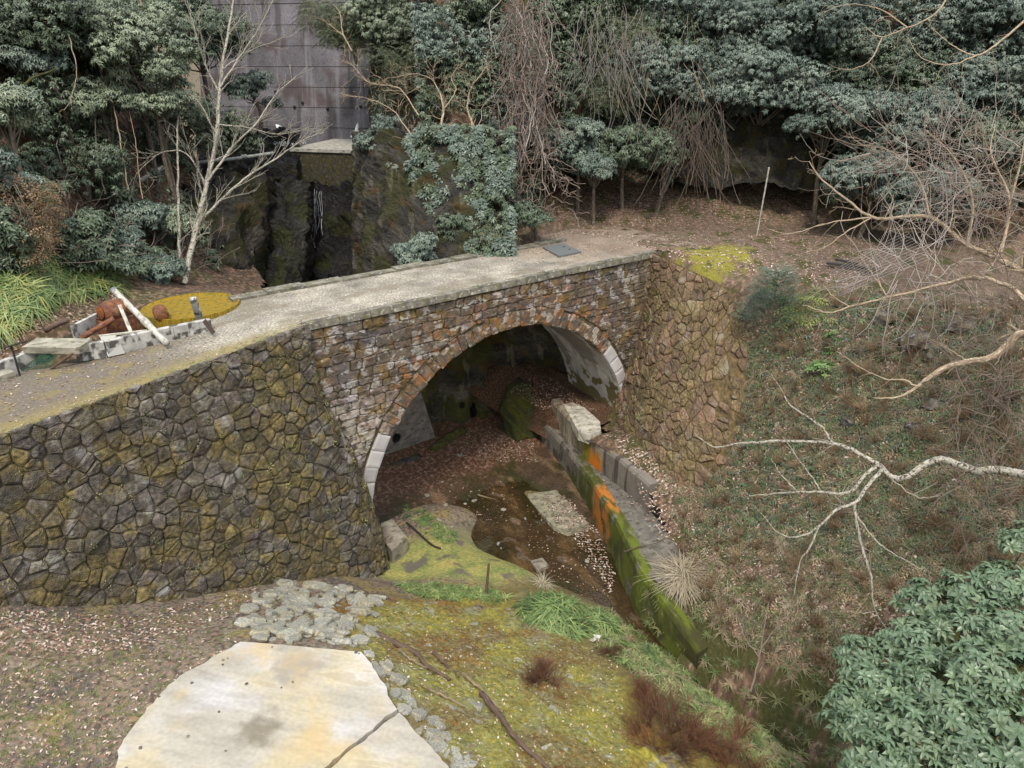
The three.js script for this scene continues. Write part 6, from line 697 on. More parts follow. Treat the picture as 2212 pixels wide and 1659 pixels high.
// big bare tree on the right bank, its trunk outside the frame
bareTree('bare_tree', 'white lichened bare tree reaching in from the right over the bank', [
  [[[2420, 1560, 9.6], [2380, 1250, 10], [2290, 1060, 10.6], [2151, 1015, 11.4], [2108, 1017, 11.6], [2041, 993, 11.9], [2008, 997, 12], [1958, 1030, 12.1], [1931, 1033, 12.2], [1898, 1003, 12.3]], 0.085, 0.042, 0],
  [[[1898, 1003, 12.3], [1841, 973, 12.5], [1798, 958, 12.6], [1691, 953, 13], [1598, 957, 13.3], [1541, 965, 13.5], [1501, 937, 13.6]], 0.04, 0.008, 1], [[[1798, 958, 12.6], [1775, 923, 12.7], [1705, 873, 12.9], [1691, 847, 13], [1665, 807, 13.1]], 0.026, 0.007, 1], [[[1898, 1003, 12.3], [1868, 1027, 12.3], [1835, 1063, 12.3], [1775, 1063, 12.5], [1725, 1063, 12.6], [1661, 1068, 12.8], [1618, 1072, 12.9]], 0.036, 0.007, 1], [[[1725, 1063, 12.6], [1691, 1030, 12.7], [1665, 990, 12.8]], 0.014, 0.006, 1], [[[1775, 1063, 12.5], [1748, 1023, 12.6], [1691, 943, 12.8]], 0.016, 0.006, 1], [[[1905, 1015, 12.2], [1871, 1053, 12.1], [1851, 1083, 12], [1808, 1100, 12], [1791, 1116, 12], [1761, 1143, 12], [1721, 1161, 12.1], [1685, 1154, 12.2], [1641, 1106, 12.3]], 0.034, 0.007, 1], [[[1768, 1138, 12], [1745, 1190, 11.9], [1731, 1206, 11.9], [1715, 1286, 11.8]], 0.02, 0.006, 1], [[[1845, 1090, 12], [1858, 1166, 11.8], [1881, 1246, 11.6], [1891, 1320, 11.5], [1931, 1383, 11.3]], 0.028, 0.008, 1], [[[1852, 1115, 11.9], [1891, 1166, 11.8], [1911, 1183, 11.7], [1988, 1229, 11.5]], 0.018, 0.006, 1], [[[1891, 1320, 11.5], [1860, 1325, 11.5], [1830, 1322, 11.5]], 0.01, 0.004, 0], [[[1925, 1035, 12.2], [1985, 1075, 12], [2030, 1070, 11.9]], 0.012, 0.005, 1]], M_birch, 450, { every: 0.38, len: 0.5, spread: 0.8, up: 0.1, wig: 0.16, from: 0.3 });
bareTree('bare_tree', 'second pale bare tree reaching in from the right above the first', [
  [[[2420, 1100, 11], [2340, 800, 11.8], [2212, 720, 12.8], [2145, 770, 13.2], [2052, 790, 13.6], [2001, 820, 13.8], [1981, 836, 13.9], [1941, 857, 14], [1888, 860, 14.2]], 0.1, 0.01, 1], [[[1981, 836, 13.9], [1951, 820, 14], [1918, 820, 14.1], [1865, 797, 14.3], [1808, 760, 14.6]], 0.022, 0.007, 1], [[[2090, 782, 13.5], [2060, 760, 13.6], [2030, 745, 13.8]], 0.012, 0.005, 1], [[[2300, 760, 12.2], [2180, 620, 13.6], [2100, 600, 14.2], [2042, 613, 14.6], [1918, 643, 15.2], [1835, 663, 15.6], [1795, 675, 15.7], [1735, 660, 15.8]], 0.05, 0.008, 1], [[[1918, 643, 15.2], [1890, 600, 15.4], [1858, 553, 15.6]], 0.018, 0.006, 1], [[[1835, 663, 15.6], [1800, 640, 15.7], [1778, 616, 15.8]], 0.014, 0.005, 1]], M_pale, 451, { every: 0.5, len: 0.5, spread: 0.8, up: 0.08, wig: 0.16, from: 0.25 });
bareTree('bare_tree', 'third pale bare tree whose long limb crosses in front of the leafy path', [
  [[[2420, 900, 13], [2300, 650, 14.5], [2160, 560, 15.4], [2090, 530, 15.8], [2008, 470, 16.2], [1884, 470, 16.8], [1840, 440, 17], [1775, 387, 17.3], [1748, 350, 17.5]], 0.08, 0.01, 3], [[[1884, 470, 16.8], [1800, 480, 17.1], [1700, 505, 17.5], [1660, 495, 17.6]], 0.022, 0.007, 1], [[[1884, 470, 16.8], [1830, 500, 16.8], [1780, 535, 16.9], [1740, 545, 17]], 0.02, 0.006, 1], [[[2008, 470, 16.2], [1990, 400, 16.3], [1930, 330, 16.5], [1850, 310, 16.7]], 0.03, 0.008, 3], [[[2090, 530, 15.8], [2100, 430, 16], [2060, 340, 16.2], [2000, 280, 16.4]], 0.035, 0.008, 3], [[[2160, 560, 15.4], [2180, 430, 15.6], [2140, 330, 15.8], [2150, 270, 16]], 0.035, 0.008, 3], [[[2180, 440, 15.6], [2205, 350, 15.7], [2215, 280, 15.8]], 0.03, 0.008, 3]], M_pale, 452, { every: 0.35, len: 0.9, spread: 1.0, up: 0.05, wig: 0.2, from: 0.2 });
{ // tangle of bare vines over the third tree and down the right edge
  const R = rng(460); const tangle = (label, spots, m, r0, r1) => { const S = new Shape(); for (const [u, v, su, sv, t, n, L] of spots) for (let k = 0; k < n; k++) { let x = u + su * (R() + R() - 1), y = v + sv * (R() + R() - 1), a = R() * 6.28, tt = t + rr(R, -0.8, 0.8); const P = [], st = L * rr(R, 0.6, 1.3) / 6, tu = rr(R, -0.14, 0.14); for (let i = 0; i <= 6; i++) { a += tu + rr(R, -0.4, 0.4); x += st * Math.cos(a); y += st * Math.sin(a); tt += rr(R, -0.06, 0.06); P.push(atD(x, y, tt)); } const q = rr(R, r0, r1); S.tube(P, P.map((_, i) => q * (1 - 0.11 * i)), 3, false); } return tag(S.mesh('vine_tangle', m), label, 'vines'); };
  tangle('pinkish tangle of bare twigs above the leafy path at the right', [[2010, 330, 170, 90, 16.4, 130, 130], [2130, 420, 110, 120, 15.8, 110, 130], [1900, 330, 70, 50, 16.8, 30, 100]], M_pink, 0.006, 0.011);
  tangle('pale bare twigs mixed into the tangle at the right edge', [[2060, 380, 170, 110, 16, 80, 140], [2000, 580, 160, 60, 15.4, 80, 140]], mat({ color: rgb(0.44, 0.39, 0.35) }), 0.006, 0.012);
  tangle('brown vine tangle hanging down the right edge of the bank', [[2160, 650, 80, 140, 13.8, 120, 130], [2150, 850, 90, 160, 12.8, 130, 130], [2150, 1060, 90, 120, 11.8, 110, 120], [2030, 720, 110, 70, 14.4, 40, 110]], M_twig, 0.005, 0.011);
}
// ---------------------------------------------------------------- shrubs, grass and litter
const onto = (h, u, v, y0, up = 0) => { let y = y0; for (let k = 0; k < 24; k++) { const p = atY(u, v, y); y = lerp(y, h(p.x, p.z) + up, 0.35); } return atY(u, v, y); };
const march = (h, u, v, t0 = 6, t1 = 40) => { const d = sight(u, v); for (let t = t0; t < t1; t += 0.08) { const p = CAM.clone().addScaledVector(d, t); if (p.y < h(p.x, p.z)) return p; } return null; };
{ // glossy bush, lower right
  const t = thing('glossy_bush', 'large glossy broadleaf evergreen bush filling the lower right corner', 'bush'), R = rng(501), L = [[], [], []], C = [[], [], []], S = new Shape(); const base = V(6.2, -5.2, 10.6);
  for (const [u, v, tt, r, n] of [[1855, 1420, 10.3, 0.3, 42], [1880, 1480, 10, 0.36, 55], [1940, 1400, 10.4, 0.3, 40], [2010, 1310, 10.8, 0.42, 70], [2090, 1290, 10.6, 0.4, 60], [2170, 1270, 10.4, 0.4, 60], [2215, 1180, 10.6, 0.35, 40], [1990, 1400, 10.2, 0.42, 70], [2080, 1380, 10, 0.45, 75], [2180, 1370, 9.8, 0.45, 75], [1930, 1500, 9.8, 0.42, 70], [2020, 1490, 9.6, 0.48, 80], [2120, 1470, 9.4, 0.48, 80], [2215, 1470, 9.2, 0.4, 60], [1840, 1530, 9.9, 0.3, 44], [1880, 1580, 9.5, 0.4, 65], [1970, 1590, 9.2, 0.45, 75], [2070, 1570, 9.1, 0.45, 75], [2170, 1570, 8.9, 0.42, 65], [1900, 1650, 9, 0.4, 60], [2000, 1670, 8.8, 0.42, 60], [2110, 1670, 8.6, 0.42, 60], [2210, 1660, 8.5, 0.4, 50], [1800, 1560, 9.9, 0.18, 14]]) {
    const c = atD(u, v, tt); for (let k = 0; k < n; k++) { const d = V(rr(R, -1, 1), rr(R, -0.3, 1), rr(R, -1, 1)).normalize(), g = Math.floor(R() * 3); L[g].push(place(c.clone().add(V(d.x * r, d.y * r * 0.85, d.z * r).multiplyScalar(rr(R, 0.6, 1.08))), lean(d.clone().add(V(-0.1, 0.7, 0.1)).normalize(), R() * 6.28), rr(R, 0.75, 1.1))); C[g].push(tone(R, [[0.1, 0.155, 0.085], [0.085, 0.135, 0.07], [0.125, 0.18, 0.095]], 0.2)); }
    S.tube(curve([base, base.clone().lerp(c, 0.6).add(V(0, 0.3, 0)), c], 6), [0.03, 0.026, 0.022, 0.018, 0.014, 0.01, 0.006], 5, false); }
  L.forEach((l, g) => copies('leaves', W_near[g], M_leaf, l, t, C[g])); S.mesh('stems', M_bark, t);
}
{ // little fir, broadleaf seedlings on the right bank
  const p = march(rightBank, 1662, 716), t = thing('young_fir', 'bluish young fir standing at the top of the cobbled wall', 'tree', p), R = rng(510), S = new Shape(), N = []; t.scale.setScalar(1.35); S.tube([V(0, -0.2, 0), V(0, 1.15, 0)], [0.03, 0.008], 6); S.mesh('trunk', M_bark, t); const g = (() => { const s = new Shape(); for (let k = 0; k < 26; k++) { const x = k / 26 * 0.22, a = R() * 6.28; addLeaf(s, V(x, 0, 0), V(0.6, 0.35 * Math.sin(a) + 0.15, Math.cos(a)), UP, 0.04, 0.006, 0.1, 0); } return s.geo('flat'); })();
  for (let k = 0; k < 800; k++) { const y = rr(R, 0.02, 1.15), f = 1 - y / 1.2, a = R() * 6.28, r = (0.1 + 0.52 * f ** 0.75) * rr(R, 0.35, 1); N.push(place(V(r * Math.cos(a), y + 0.1 * r, r * Math.sin(a)), Q().setFromEuler(new THREE.Euler(rr(R, -0.3, 0.3), -a + rr(R, -0.4, 0.4), rr(R, 0.0, 0.6), 'YXZ')), rr(R, 0.8, 1.3))); } copies('needles', g, mat({ color: rgb(0.11, 0.16, 0.115), roughness: 0.7 }), N, t);
  for (const [label, u, v, r, n, pal, geo] of [['low evergreen shrub on the bank below the young fir', 1775, 800, 0.36, 42, B.fresh, W_near[0]], ['seedling with bright whorled leaves on the bank', 1802, 735, 0.24, 14, B.fresh, W_near[1]], ['second bright seedling under the first on the bank', 1795, 765, 0.2, 10, B.fresh, W_near[2]], ['leafy plant low on the bank among white branches', 1765, 1025, 0.28, 20, B.olive, W_near[0]]]) { const q = march(rightBank, u, v), s = thing('seedling', label, 'plant', q), l = [], c = []; for (let k = 0; k < n; k++) { const d = V(rr(R, -1, 1), rr(R, 0, 1), rr(R, -1, 1)).normalize().multiplyScalar(r * rr(R, 0.4, 1)); l.push(place(d, lean(d.clone().add(V(0, 0.4, 0)).normalize(), R() * 6), rr(R, 0.5, 0.85))); c.push(tone(R, pal)); } copies('leaves', geo, M_leaf, l, s, c); const st = new Shape(); st.tube([V(0, -0.05, 0), V(0, r * 0.7, 0)], 0.01, 5); st.mesh('stem', M_twig, s); }
}
// tufts
const TUF = [0, 1, 2].map(() => tuft(GR, 20, 0.36, 0.95, 0.022, 0.04, 4)), PAMPAS = [0, 1].map(() => tuft(GR, 70, 0.62, 1.05, 0.009, 0.06, 5)), SHORT = [0, 1].map(() => tuft(GR, 9, 0.1, 1.0, 0.006, 0.03, 2)), MOSS = tuft(GR, 11, 0.035, 1.2, 0.006, 0.02, 1);
const GR1 = [[0.16, 0.24, 0.07], [0.22, 0.3, 0.09], [0.32, 0.37, 0.13], [0.11, 0.18, 0.055]], STRAW = [[0.42, 0.36, 0.24], [0.36, 0.28, 0.18], [0.5, 0.44, 0.32]];
function clump(name, label, cat, p, geos, n, r, s0, s1, pal, m = M_grass, dome = 0) { const t = thing(name, label, cat, p), R = rng(Math.round(p.x * 911 + p.z * 577)), L = geos.map(() => []), C = geos.map(() => []); for (let k = 0; k < n; k++) { const a = R() * 6.28, q = r * Math.sqrt(R()), g = Math.floor(R() * geos.length); L[g].push(place(V(q * Math.cos(a), dome * (1 - (q / r) ** 2), q * Math.sin(a)), lean(V(Math.cos(a) * q / r * 0.5, 1, Math.sin(a) * q / r * 0.5).normalize(), R() * 6.28), rr(R, s0, s1))); C[g].push(tone(R, pal)); } L.forEach((l, g) => l.length && copies('blades', geos[g], m, l, t, C[g])); return t; }
const bankPt = (u, v) => march((x, z) => Math.max(leftBank(x, z), bed(x, z)), u, v);
clump('grass_clump', 'big dome of strappy green grass on the stream bank', 'grass clump', bankPt(1190, 1340), TUF, 70, 0.6, 1.2, 1.75, GR1, M_grass, 0.3); clump('grass_clump', 'strappy green grass right of the big dome', 'grass clump', bankPt(1275, 1355), TUF, 34, 0.45, 1.0, 1.5, GR1, M_grass, 0.1);
clump('pampas_clump', 'pale dry pampas tuft on the right wall top', 'grass clump', march(rightBank, 1468, 1262).add(V(0, 0.15, 0)), PAMPAS, 13, 0.16, 1.2, 1.6, STRAW); clump('pampas_clump', 'small dry straw tuft at the waters edge', 'grass clump', bankPt(1168, 1262), PAMPAS, 2, 0.06, 0.6, 0.85, STRAW); clump('pampas_clump', 'dry straw tuft on the bank under the white branches', 'grass clump', march(rightBank, 1690, 1180), PAMPAS, 3, 0.1, 0.6, 0.8, STRAW); clump('pampas_clump', 'dry straw tuft on the bank right of the other straw tuft', 'grass clump', march(rightBank, 1870, 1190), PAMPAS, 3, 0.1, 0.6, 0.8, STRAW);
const BROOM = [0, 1].map(() => { const S = new Shape(); for (let k = 0; k < 34; k++) { const a = GR() * 6.28, l = rr(GR, 0.25, 0.55), e = rr(GR, 0.15, 0.75), p = V(l * e * Math.cos(a), l * 0.9, l * e * Math.sin(a)); S.tube([V(0, 0, 0), p.clone().multiplyScalar(0.5).add(V(0, 0.04, 0)), p], [0.004, 0.003, 0.0015], 3, false); for (let j = 0; j < 5; j++) { const q = p.clone().multiplyScalar(rr(GR, 0.4, 0.95)); S.tube([q, q.clone().add(V(rr(GR, -0.06, 0.06), rr(GR, 0.03, 0.1), rr(GR, -0.06, 0.06)))], [0.002, 0.001], 3, false); } } return S.geo(); }), M_russet = mat({ color: rgb(0.19, 0.1, 0.06) }), M_dryst = mat({ color: rgb(1, 1, 1) });
for (const [label, u, v, n, r, s] of [['russet dry shrub in the middle of the moss bank', 1170, 1470, 9, 0.2, 1], ['russet dry stalks beside the big grass dome', 1240, 1345, 4, 0.1, 0.9], ['russet shrub low on the bank by the white scrap', 1320, 1410, 6, 0.18, 0.75], ['russet shrub at the bottom edge of the bank', 1440, 1590, 22, 0.5, 1.1], ['russet shrub left of the bottom edge shrub', 1390, 1520, 12, 0.32, 0.9], ['russet shrub at the very bottom right of the bank', 1580, 1640, 18, 0.5, 1.05]]) clump('dry_shrub', label, 'shrub', bankPt(u, v), BROOM, n, r, 0.7 * s, 1.1 * s, [[1, 1, 1], [1.2, 1.05, 0.9], [0.8, 0.75, 0.7]], M_russet);
// plants covering the ground: one object each, nobody could count them
function cover(name, label, n, seed, where, geos, m, pal, s0, s1, h, tilt = 0.4, up = 0) {
  const R = rng(seed), L = geos.map(() => []), C = geos.map(() => []); for (let k = 0; k < n; k++) { const q = where(R); if (!q) continue; const y = h(q[0], q[1]), g = Math.floor(R() * geos.length), nn = slopeAt(h, q[0], q[1], 0.1).multiplyScalar(1 - tilt).add(V(0, tilt, 0)).add(V(rr(R, -0.2, 0.2), 0, rr(R, -0.2, 0.2))).normalize(); L[g].push(place(V(q[0], y + up, q[1]), lean(nn, R() * 6.28), rr(R, s0, s1))); C[g].push(tone(R, typeof pal === 'function' ? pal(q, R) : pal, 0.2)); }
  L.forEach((l, g) => { if (l.length) { const o = copies(name, geos[g], m, l, scene, C[g]); o.userData.label = label; o.userData.category = name.split('_').pop(); } });
}
const inUV = (poly, h, o = {}) => { const us = poly.map(p => p[0]), vs = poly.map(p => p[1]), a = Math.min(...us), b = Math.max(...us), c = Math.min(...vs), d = Math.max(...vs); return R => { const u = rr(R, a, b), v = rr(R, c, d); let w = false; for (let i = 0, j = poly.length - 1; i < poly.length; j = i++) if ((poly[i][1] > v) !== (poly[j][1] > v) && u < (poly[j][0] - poly[i][0]) * (v - poly[i][1]) / (poly[j][1] - poly[i][1]) + poly[i][0]) w = !w; if (!w) return null; const p = march(h, u, v, o.t0, o.t1); return p && [p.x, p.z]; }; };
const LB = (x, z) => Math.max(leftBank(x, z), bed(x, z));
cover('bank_grass', 'strappy grass along the stream edge of the left bank', 1900, 601, inUV([[1280, 1330], [1330, 1300], [1500, 1405], [1660, 1535], [1790, 1655], [1640, 1659], [1520, 1580], [1380, 1470], [1290, 1400]], LB), TUF, M_grass, [...GR1, [0.3, 0.3, 0.14], [0.34, 0.27, 0.15]], 0.45, 0.95, leftBank);
cover('terrace_grass', 'short green grass at the foot of the moss bank', 240, 602, inUV([[860, 1265], [900, 1262], [1060, 1278], [1110, 1300], [1010, 1300], [900, 1290]], LB), TUF, M_grass, GR1, 0.4, 0.75, leftBank); cover('terrace_grass', 'green grass along the water edge of the terrace', 130, 603, inUV([[850, 1080], [905, 1100], [985, 1160], [975, 1185], [900, 1140]], LB), TUF, M_grass, GR1, 0.35, 0.7, leftBank);
cover('hillside_grass', 'arching green grass on the left slope', 420, 604, inUV([[0, 620], [30, 560], [120, 545], [255, 590], [250, 640], [160, 640], [60, 690], [10, 720], [0, 790]], leftHill), TUF, M_grass, [...GR1, [0.34, 0.34, 0.1]], 1.0, 1.7, leftHill, 0.1);
cover('bank_moss', 'yellow moss tufts on the left bank', 26000, 605, inUV([[790, 1300], [1130, 1320], [1330, 1440], [1360, 1659], [1100, 1659], [980, 1659], [860, 1530], [780, 1400]], LB), [MOSS], M_soft, q => fb2(q[0] * 0.9 + 4, q[1] * 0.9, 4) > 0 ? [[0.3, 0.27, 0.06], [0.34, 0.31, 0.09], [0.22, 0.24, 0.07]] : [[0.24, 0.18, 0.05], [0.22, 0.18, 0.06], [0.3, 0.26, 0.1]], 0.7, 1.7, leftBank, 0.2, -0.004);
cover('bank_weeds', 'small weeds and dry grass on the right bank', 8000, 606, inUV([[1420, 1050], [1560, 880], [1620, 700], [1760, 620], [2212, 640], [2212, 1260], [1900, 1300], [1760, 1480], [1560, 1380]], rightBank), SHORT, M_grass, [[0.1, 0.14, 0.05], [0.14, 0.17, 0.06], [0.3, 0.24, 0.14], [0.24, 0.17, 0.1], [0.4, 0.33, 0.22]], 0.8, 2.4, rightBank); cover('bank_leaves', 'low green leafy plants on the right bank', 5200, 607, inUV([[1600, 760], [1680, 690], [1900, 640], [2100, 680], [2212, 700], [2212, 1200], [1900, 1250], [1650, 1180], [1500, 1150]], rightBank), [W_far[2], SPR[0]], M_leaf, [...B.dark, ...B.olive, [0.1, 0.16, 0.06]], 0.35, 0.8, rightBank, 0.5, 0.03); cover('wall_top_weeds', 'weeds hanging over the mossy wall at the right of the stream', 420, 621, R => [rr(R, 4.5, 5.6), rr(R, 5, 12)], [SHORT[0], TUF[1]], M_grass, [[0.12, 0.16, 0.05], [0.3, 0.24, 0.14], [0.2, 0.2, 0.07]], 0.3, 0.75, rightBank, 0.6); cover('dry_stalks', 'dry brown stalks and dead ferns on the right bank', 800, 622, inUV([[1450, 1150], [1640, 780], [1760, 650], [2212, 660], [2212, 1280], [1800, 1450], [1560, 1380]], rightBank), [BROOM[0], SPR[1]], M_dryst, [[0.3, 0.2, 0.12], [0.38, 0.28, 0.17], [0.22, 0.14, 0.08]], 0.4, 1.0, rightBank, 0.3); cover('road_edge_grass', 'short dry grass along the near edge of the road', 900, 623, R => { const x = rr(R, -9, -0.4); return [x, 0.06 - 0.249 * (x + 0.3) - 0.35 * R() * R()]; }, SHORT, M_grass, [[0.34, 0.32, 0.16], [0.26, 0.28, 0.1], [0.42, 0.36, 0.22]], 0.3, 0.8, roadY); bareTree('bare_sapling', 'leafless grey sapling at the edge of the mossy stream wall', [[[[1622, 1492, 11.2], [1640, 1420, 11.2], [1648, 1370, 11.2], [1660, 1300, 11.2]], 0.016, 0.007, 1], [[[1640, 1420, 11.2], [1605, 1370, 11.2], [1590, 1320, 11.2]], 0.011, 0.006, 1], [[[1645, 1400, 11.2], [1680, 1350, 11.2], [1700, 1330, 11.2]], 0.011, 0.006, 1]], M_twig, 455, { every: 0.3, len: 0.4, spread: 0.7, up: 0.2 }); { const R = rng(625), S = new Shape(); for (let k = 0; k < 900; k++) { const u = rr(R, 1480, 2212), v = rr(R, 640, 1420), p = march(rightBank0, u, v); if (!p || v > 1300 + (u - 1480) * 0.4) continue; let q = p.add(V(0, rr(R, 0.02, 0.2), 0)); const P = [q.clone()], d = V(rr(R, -1, 1), rr(R, -0.3, 0.5), rr(R, -1, 1)).normalize(), n = 3 + Math.floor(R() * 4); for (let i = 0; i < n; i++) { d.add(V(rr(R, -0.3, 0.3), rr(R, -0.2, 0.15), rr(R, -0.3, 0.3))).normalize(); q = q.clone().addScaledVector(d, rr(R, 0.1, 0.22)); P.push(q); } const r = rr(R, 0.004, 0.01); S.tube(P, P.map((_, i) => r * (1 - 0.1 * i)), 3, false); } stuff(tag(S.mesh('bank_twigs', M_twig), 'dry twigs and runners tangled over the right bank', 'twigs')); }
cover('bank_ferns', 'pale green ferns on the right bank', 130, 608, inUV([[1690, 640], [1790, 650], [1790, 700], [1700, 720]], rightBank), [FERN, SPR[1]], M_soft, [[0.3, 0.34, 0.1], [0.22, 0.28, 0.08]], 0.8, 1.3, rightBank, 0.3, 0.06);
cover('left_weeds', 'sparse weeds and dry grass on the left bank', 1200, 609, inUV([[0, 1330], [420, 1310], [540, 1300], [540, 1390], [400, 1450], [260, 1600], [230, 1659], [0, 1659]], LB), SHORT, M_grass, [[0.16, 0.2, 0.06], [0.3, 0.27, 0.14], [0.22, 0.24, 0.07]], 0.4, 1.0, leftBank);
const LIT = [0, 1, 2].map(() => { const S = new Shape(); addLeaf(S, V(-0.05, 0, 0), V(1, 0.05, 0), UP, rr(GR, 0.075, 0.11), rr(GR, 0.03, 0.045), rr(GR, -0.35, 0.45), rr(GR, 0.05, 0.35)); return S.geo('flat'); }), BROWN = [[0.2, 0.12, 0.08], [0.3, 0.2, 0.15], [0.42, 0.32, 0.26], [0.13, 0.08, 0.055], [0.26, 0.15, 0.1]], PALE = [...BROWN, [0.55, 0.46, 0.4], [0.48, 0.37, 0.3]], M_dry = mat({ color: rgb(1, 1, 1), roughness: 0.7 });
const litter = (label, n, seed, where, h, pal = BROWN, s = 0.9) => cover('leaf_litter', label, n, seed, where, LIT, M_dry, pal, 0.7 * s, 1.25 * s, h, 0.25, 0.012);
litter('fallen brown leaves on the slope behind the bridge', 9000, 701, inUV([[1180, 470], [1220, 390], [1450, 370], [1600, 400], [1800, 450], [1900, 540], [1650, 520], [1420, 500], [1250, 500]], rightBank), rightBank); litter('fallen leaves on the path at the right end', 3600, 702, inUV([[1180, 520], [1500, 505], [1900, 550], [1850, 620], [1600, 600], [1430, 560], [1270, 560]], rightBank), (x, z) => Math.max(rightBank(x, z), x < 11.4 && z < 0.3 ? 0.02 : -99), PALE);
litter('fallen leaves over the right bank', 19000, 703, inUV([[1330, 950], [1450, 1000], [1600, 860], [1640, 690], [2212, 640], [2212, 1300], [1800, 1480], [1500, 1320]], rightBank), rightBank, PALE); litter('fallen leaves on the strip above the upper concrete wall', 1500, 704, inUV([[1290, 930], [1340, 925], [1420, 1010], [1500, 1060], [1440, 1060], [1400, 1035]], rightBank), rightBank, PALE); litter('fallen leaves under the arch', 1500, 705, inUV([[930, 960], [1000, 925], [1090, 930], [1150, 950], [1160, 1000], [1100, 1000], [960, 985]], bed), bed); litter('fallen leaves floating on the stream bed', 900, 706, inUV([[880, 1050], [1130, 1040], [1330, 1290], [1250, 1290], [1100, 1150], [950, 1120]], bed), bed, BROWN, 0.8);
litter('fallen leaves between the apron and the low wall', 1300, 707, inUV([[1230, 1085], [1290, 1150], [1330, 1250], [1320, 1290], [1260, 1200], [1215, 1130]], bed), (x, z) => bed(x, z) + 0.05, PALE); litter('fallen leaves on the broken apron', 420, 718, inUV([[1170, 1070], [1222, 1075], [1272, 1132], [1226, 1146], [1190, 1120]], () => -6.28), () => -6.27, PALE); litter('fallen leaves along the foot of the left stone wall', 2000, 708, inUV([[0, 1320], [300, 1330], [560, 1270], [560, 1310], [400, 1380], [200, 1420], [0, 1400]], LB), leftBank, PALE); litter('fallen leaves around the left edge of the pad', 1500, 709, inUV([[0, 1400], [400, 1380], [520, 1380], [300, 1540], [240, 1659], [0, 1659]], LB), leftBank, PALE, 0.6); litter('fallen leaves on the left slope', 2800, 710, inUV([[0, 620], [260, 590], [260, 680], [150, 700], [60, 740], [0, 790]], leftHill), leftHill); litter('scattered leaves on the moss bank', 900, 711, inUV([[800, 1290], [1340, 1420], [1350, 1659], [980, 1659], [780, 1400]], LB), leftBank, [[0.5, 0.38, 0.3], [0.6, 0.5, 0.44]], 0.6);
litter('scattered dry leaves on the road', 1500, 712, R => { const x = rr(R, -9, 9.5), n = x < -0.3 ? 0.1 - 0.249 * (x + 0.3) : 0, z = rr(R, x < -1.2 ? -1 : -2.4, n); return R() < (x < -2 ? 0.7 : x > 6 ? 0.8 : 0.2) ? [x, z] : null; }, roadY, PALE, 0.8); litter('dry leaves on the concrete bench', 500, 713, inUV([[1230, 985], [1330, 1060], [1400, 1090], [1460, 1180], [1440, 1200], [1380, 1120], [1280, 1030]], () => -5.5), () => -5.48, PALE); litter('leaves on the soil heap under the right of the arch', 1500, 714, inUV([[1100, 850], [1160, 800], [1230, 850], [1290, 895], [1220, 880], [1170, 890]], (x, z) => -4.6 - 0.12 * (z + 1.5)), (x, z) => -4.55 - 0.12 * (z + 1.5), BROWN);
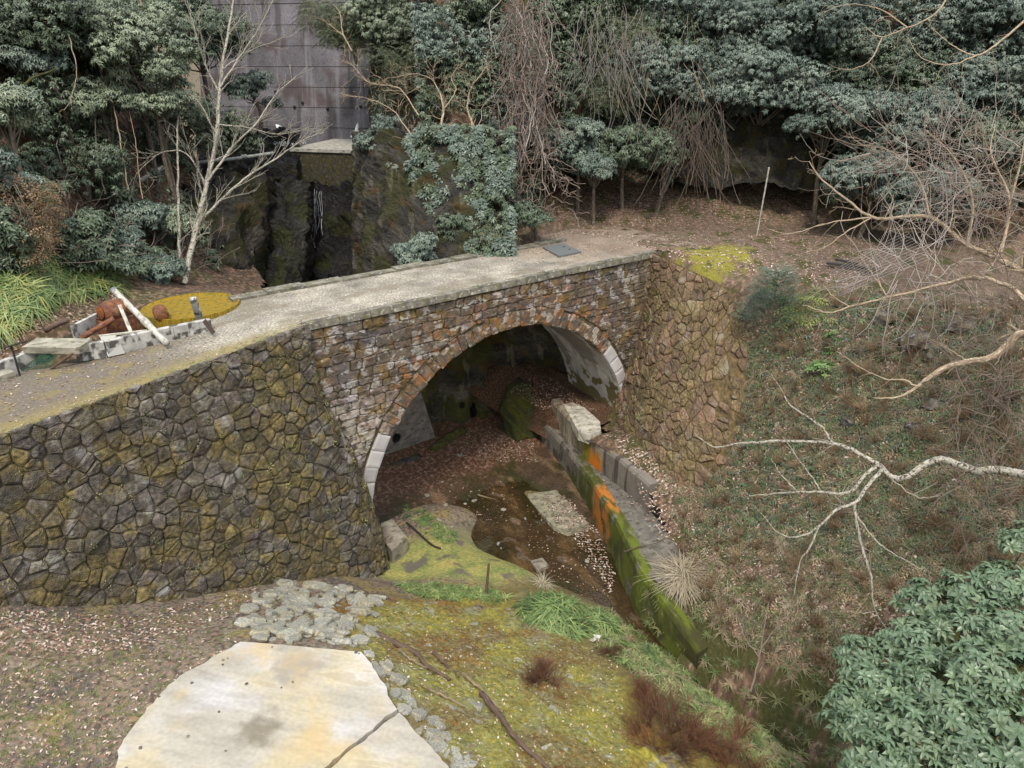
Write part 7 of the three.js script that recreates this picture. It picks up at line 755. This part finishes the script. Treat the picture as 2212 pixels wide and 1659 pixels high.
{ // grey rocks showing through the right bank
  const R = rng(715), m = mat({ map: T_rock, bumpMap: T_grain, bumpScale: 0.05, roughness: 0.85 }); for (const [u, v, s, lab] of [[1905, 690, 0.5, 'grey rock on the bank left of the pale limb'], [1990, 740, 0.7, 'large dark rock under the pale limb on the bank'], [2080, 700, 0.6, 'dark rock behind the vine tangle on the bank'], [2010, 770, 0.45, 'smaller dark rock below the large one on the bank'], [1860, 760, 0.35, 'small grey rock beside the bright seedlings'], [1835, 910, 0.35, 'grey rock in the middle of the leafy bank'], [2015, 880, 0.4, 'grey rock low on the bank near the right vines'], [1870, 945, 0.3, 'small grey rock above the white forked branch'], [1745, 930, 0.3, 'small pale rock between the white twigs'], [1975, 925, 0.35, 'dark grey rock right of the leafy bank centre'], [1400, 470, 0.3, 'grey rock lying on the leaf slope behind the bridge'], [1640, 400, 0.7, 'grey rock ledge behind the white pole'], [1700, 385, 0.6, 'mossy rock right of the white pole top'], [1560, 360, 0.7, 'brown rock under the hanging dry roots']]) { const p = march(rightBank, u, v); if (!p) continue; const o = boulder(R, s * 1.3, s * 0.8, s, null, 2, 0.6).mesh('bank_rock', m, scene, 'flat'); o.position.copy(p); o.rotation.y = R() * 6; tag(o, lab, 'rock'); }
}
{ // little ferns and weeds growing from the joints of the stone walls
  const R = rng(720); const L = [], C = [], put2 = (p, n, s) => { L.push(place(p, lean(n, R() * 6.28), s)); C.push(tone(R, [[0.42, 0.44, 0.16], [0.5, 0.46, 0.22], [0.26, 0.34, 0.1]])); };
  for (let k = 0; k < 420; k++) { const a = rr(R, 1, 10.5), b = -rr(R, 0.1, 4.6), p = leftWall(a, b, 0.06); if (p.y < leftBank(p.x, p.z)) continue; put2(p, leftWall(a, b, 0.5).sub(p).normalize().add(V(0, 0.4, 0)).normalize(), rr(R, 0.25, 0.75) * (R() < 0.06 ? 2 : 1)); } for (let k = 0; k < 130; k++) { const a = rr(R, 0, 4.4), b = rr(R, 0.2, 4.9), p = rightWall(a, b, 0.06); put2(p, rightWall(a, b, 0.5).sub(p).normalize().add(V(0, 0.5, 0)).normalize(), rr(R, 0.3, 0.9)); } for (let k = 0; k < 30; k++) { const x = rr(R, -0.3, 9.5), y = -rr(R, 0.2, 3); if (Math.hypot(x - CX, y - CY) < R0 + 0.1) continue; put2(V(x, y, 0.05), V(0, 0.5, 0.8).normalize(), rr(R, 0.25, 0.6)); }
  const o = copies('wall_weeds', (() => { const S = new Shape(); for (let k = 0; k < 9; k++) addLeaf(S, V(rr(GR, -0.06, 0.06), rr(GR, 0, 0.05), rr(GR, -0.09, 0.09)), V(rr(GR, -1, 1), rr(GR, -0.2, 0.8), rr(GR, -1, 1)), V(0, 0.3, 1), rr(GR, 0.03, 0.07), rr(GR, 0.015, 0.03), 0.2, 0.3); return S.geo('flat'); })(), M_soft, L, scene, C); o.userData.label = 'small yellow green weeds in the joints of the stone walls'; o.userData.category = 'weeds';
}
console.log('plants ready');
renderer.render(scene, camera);
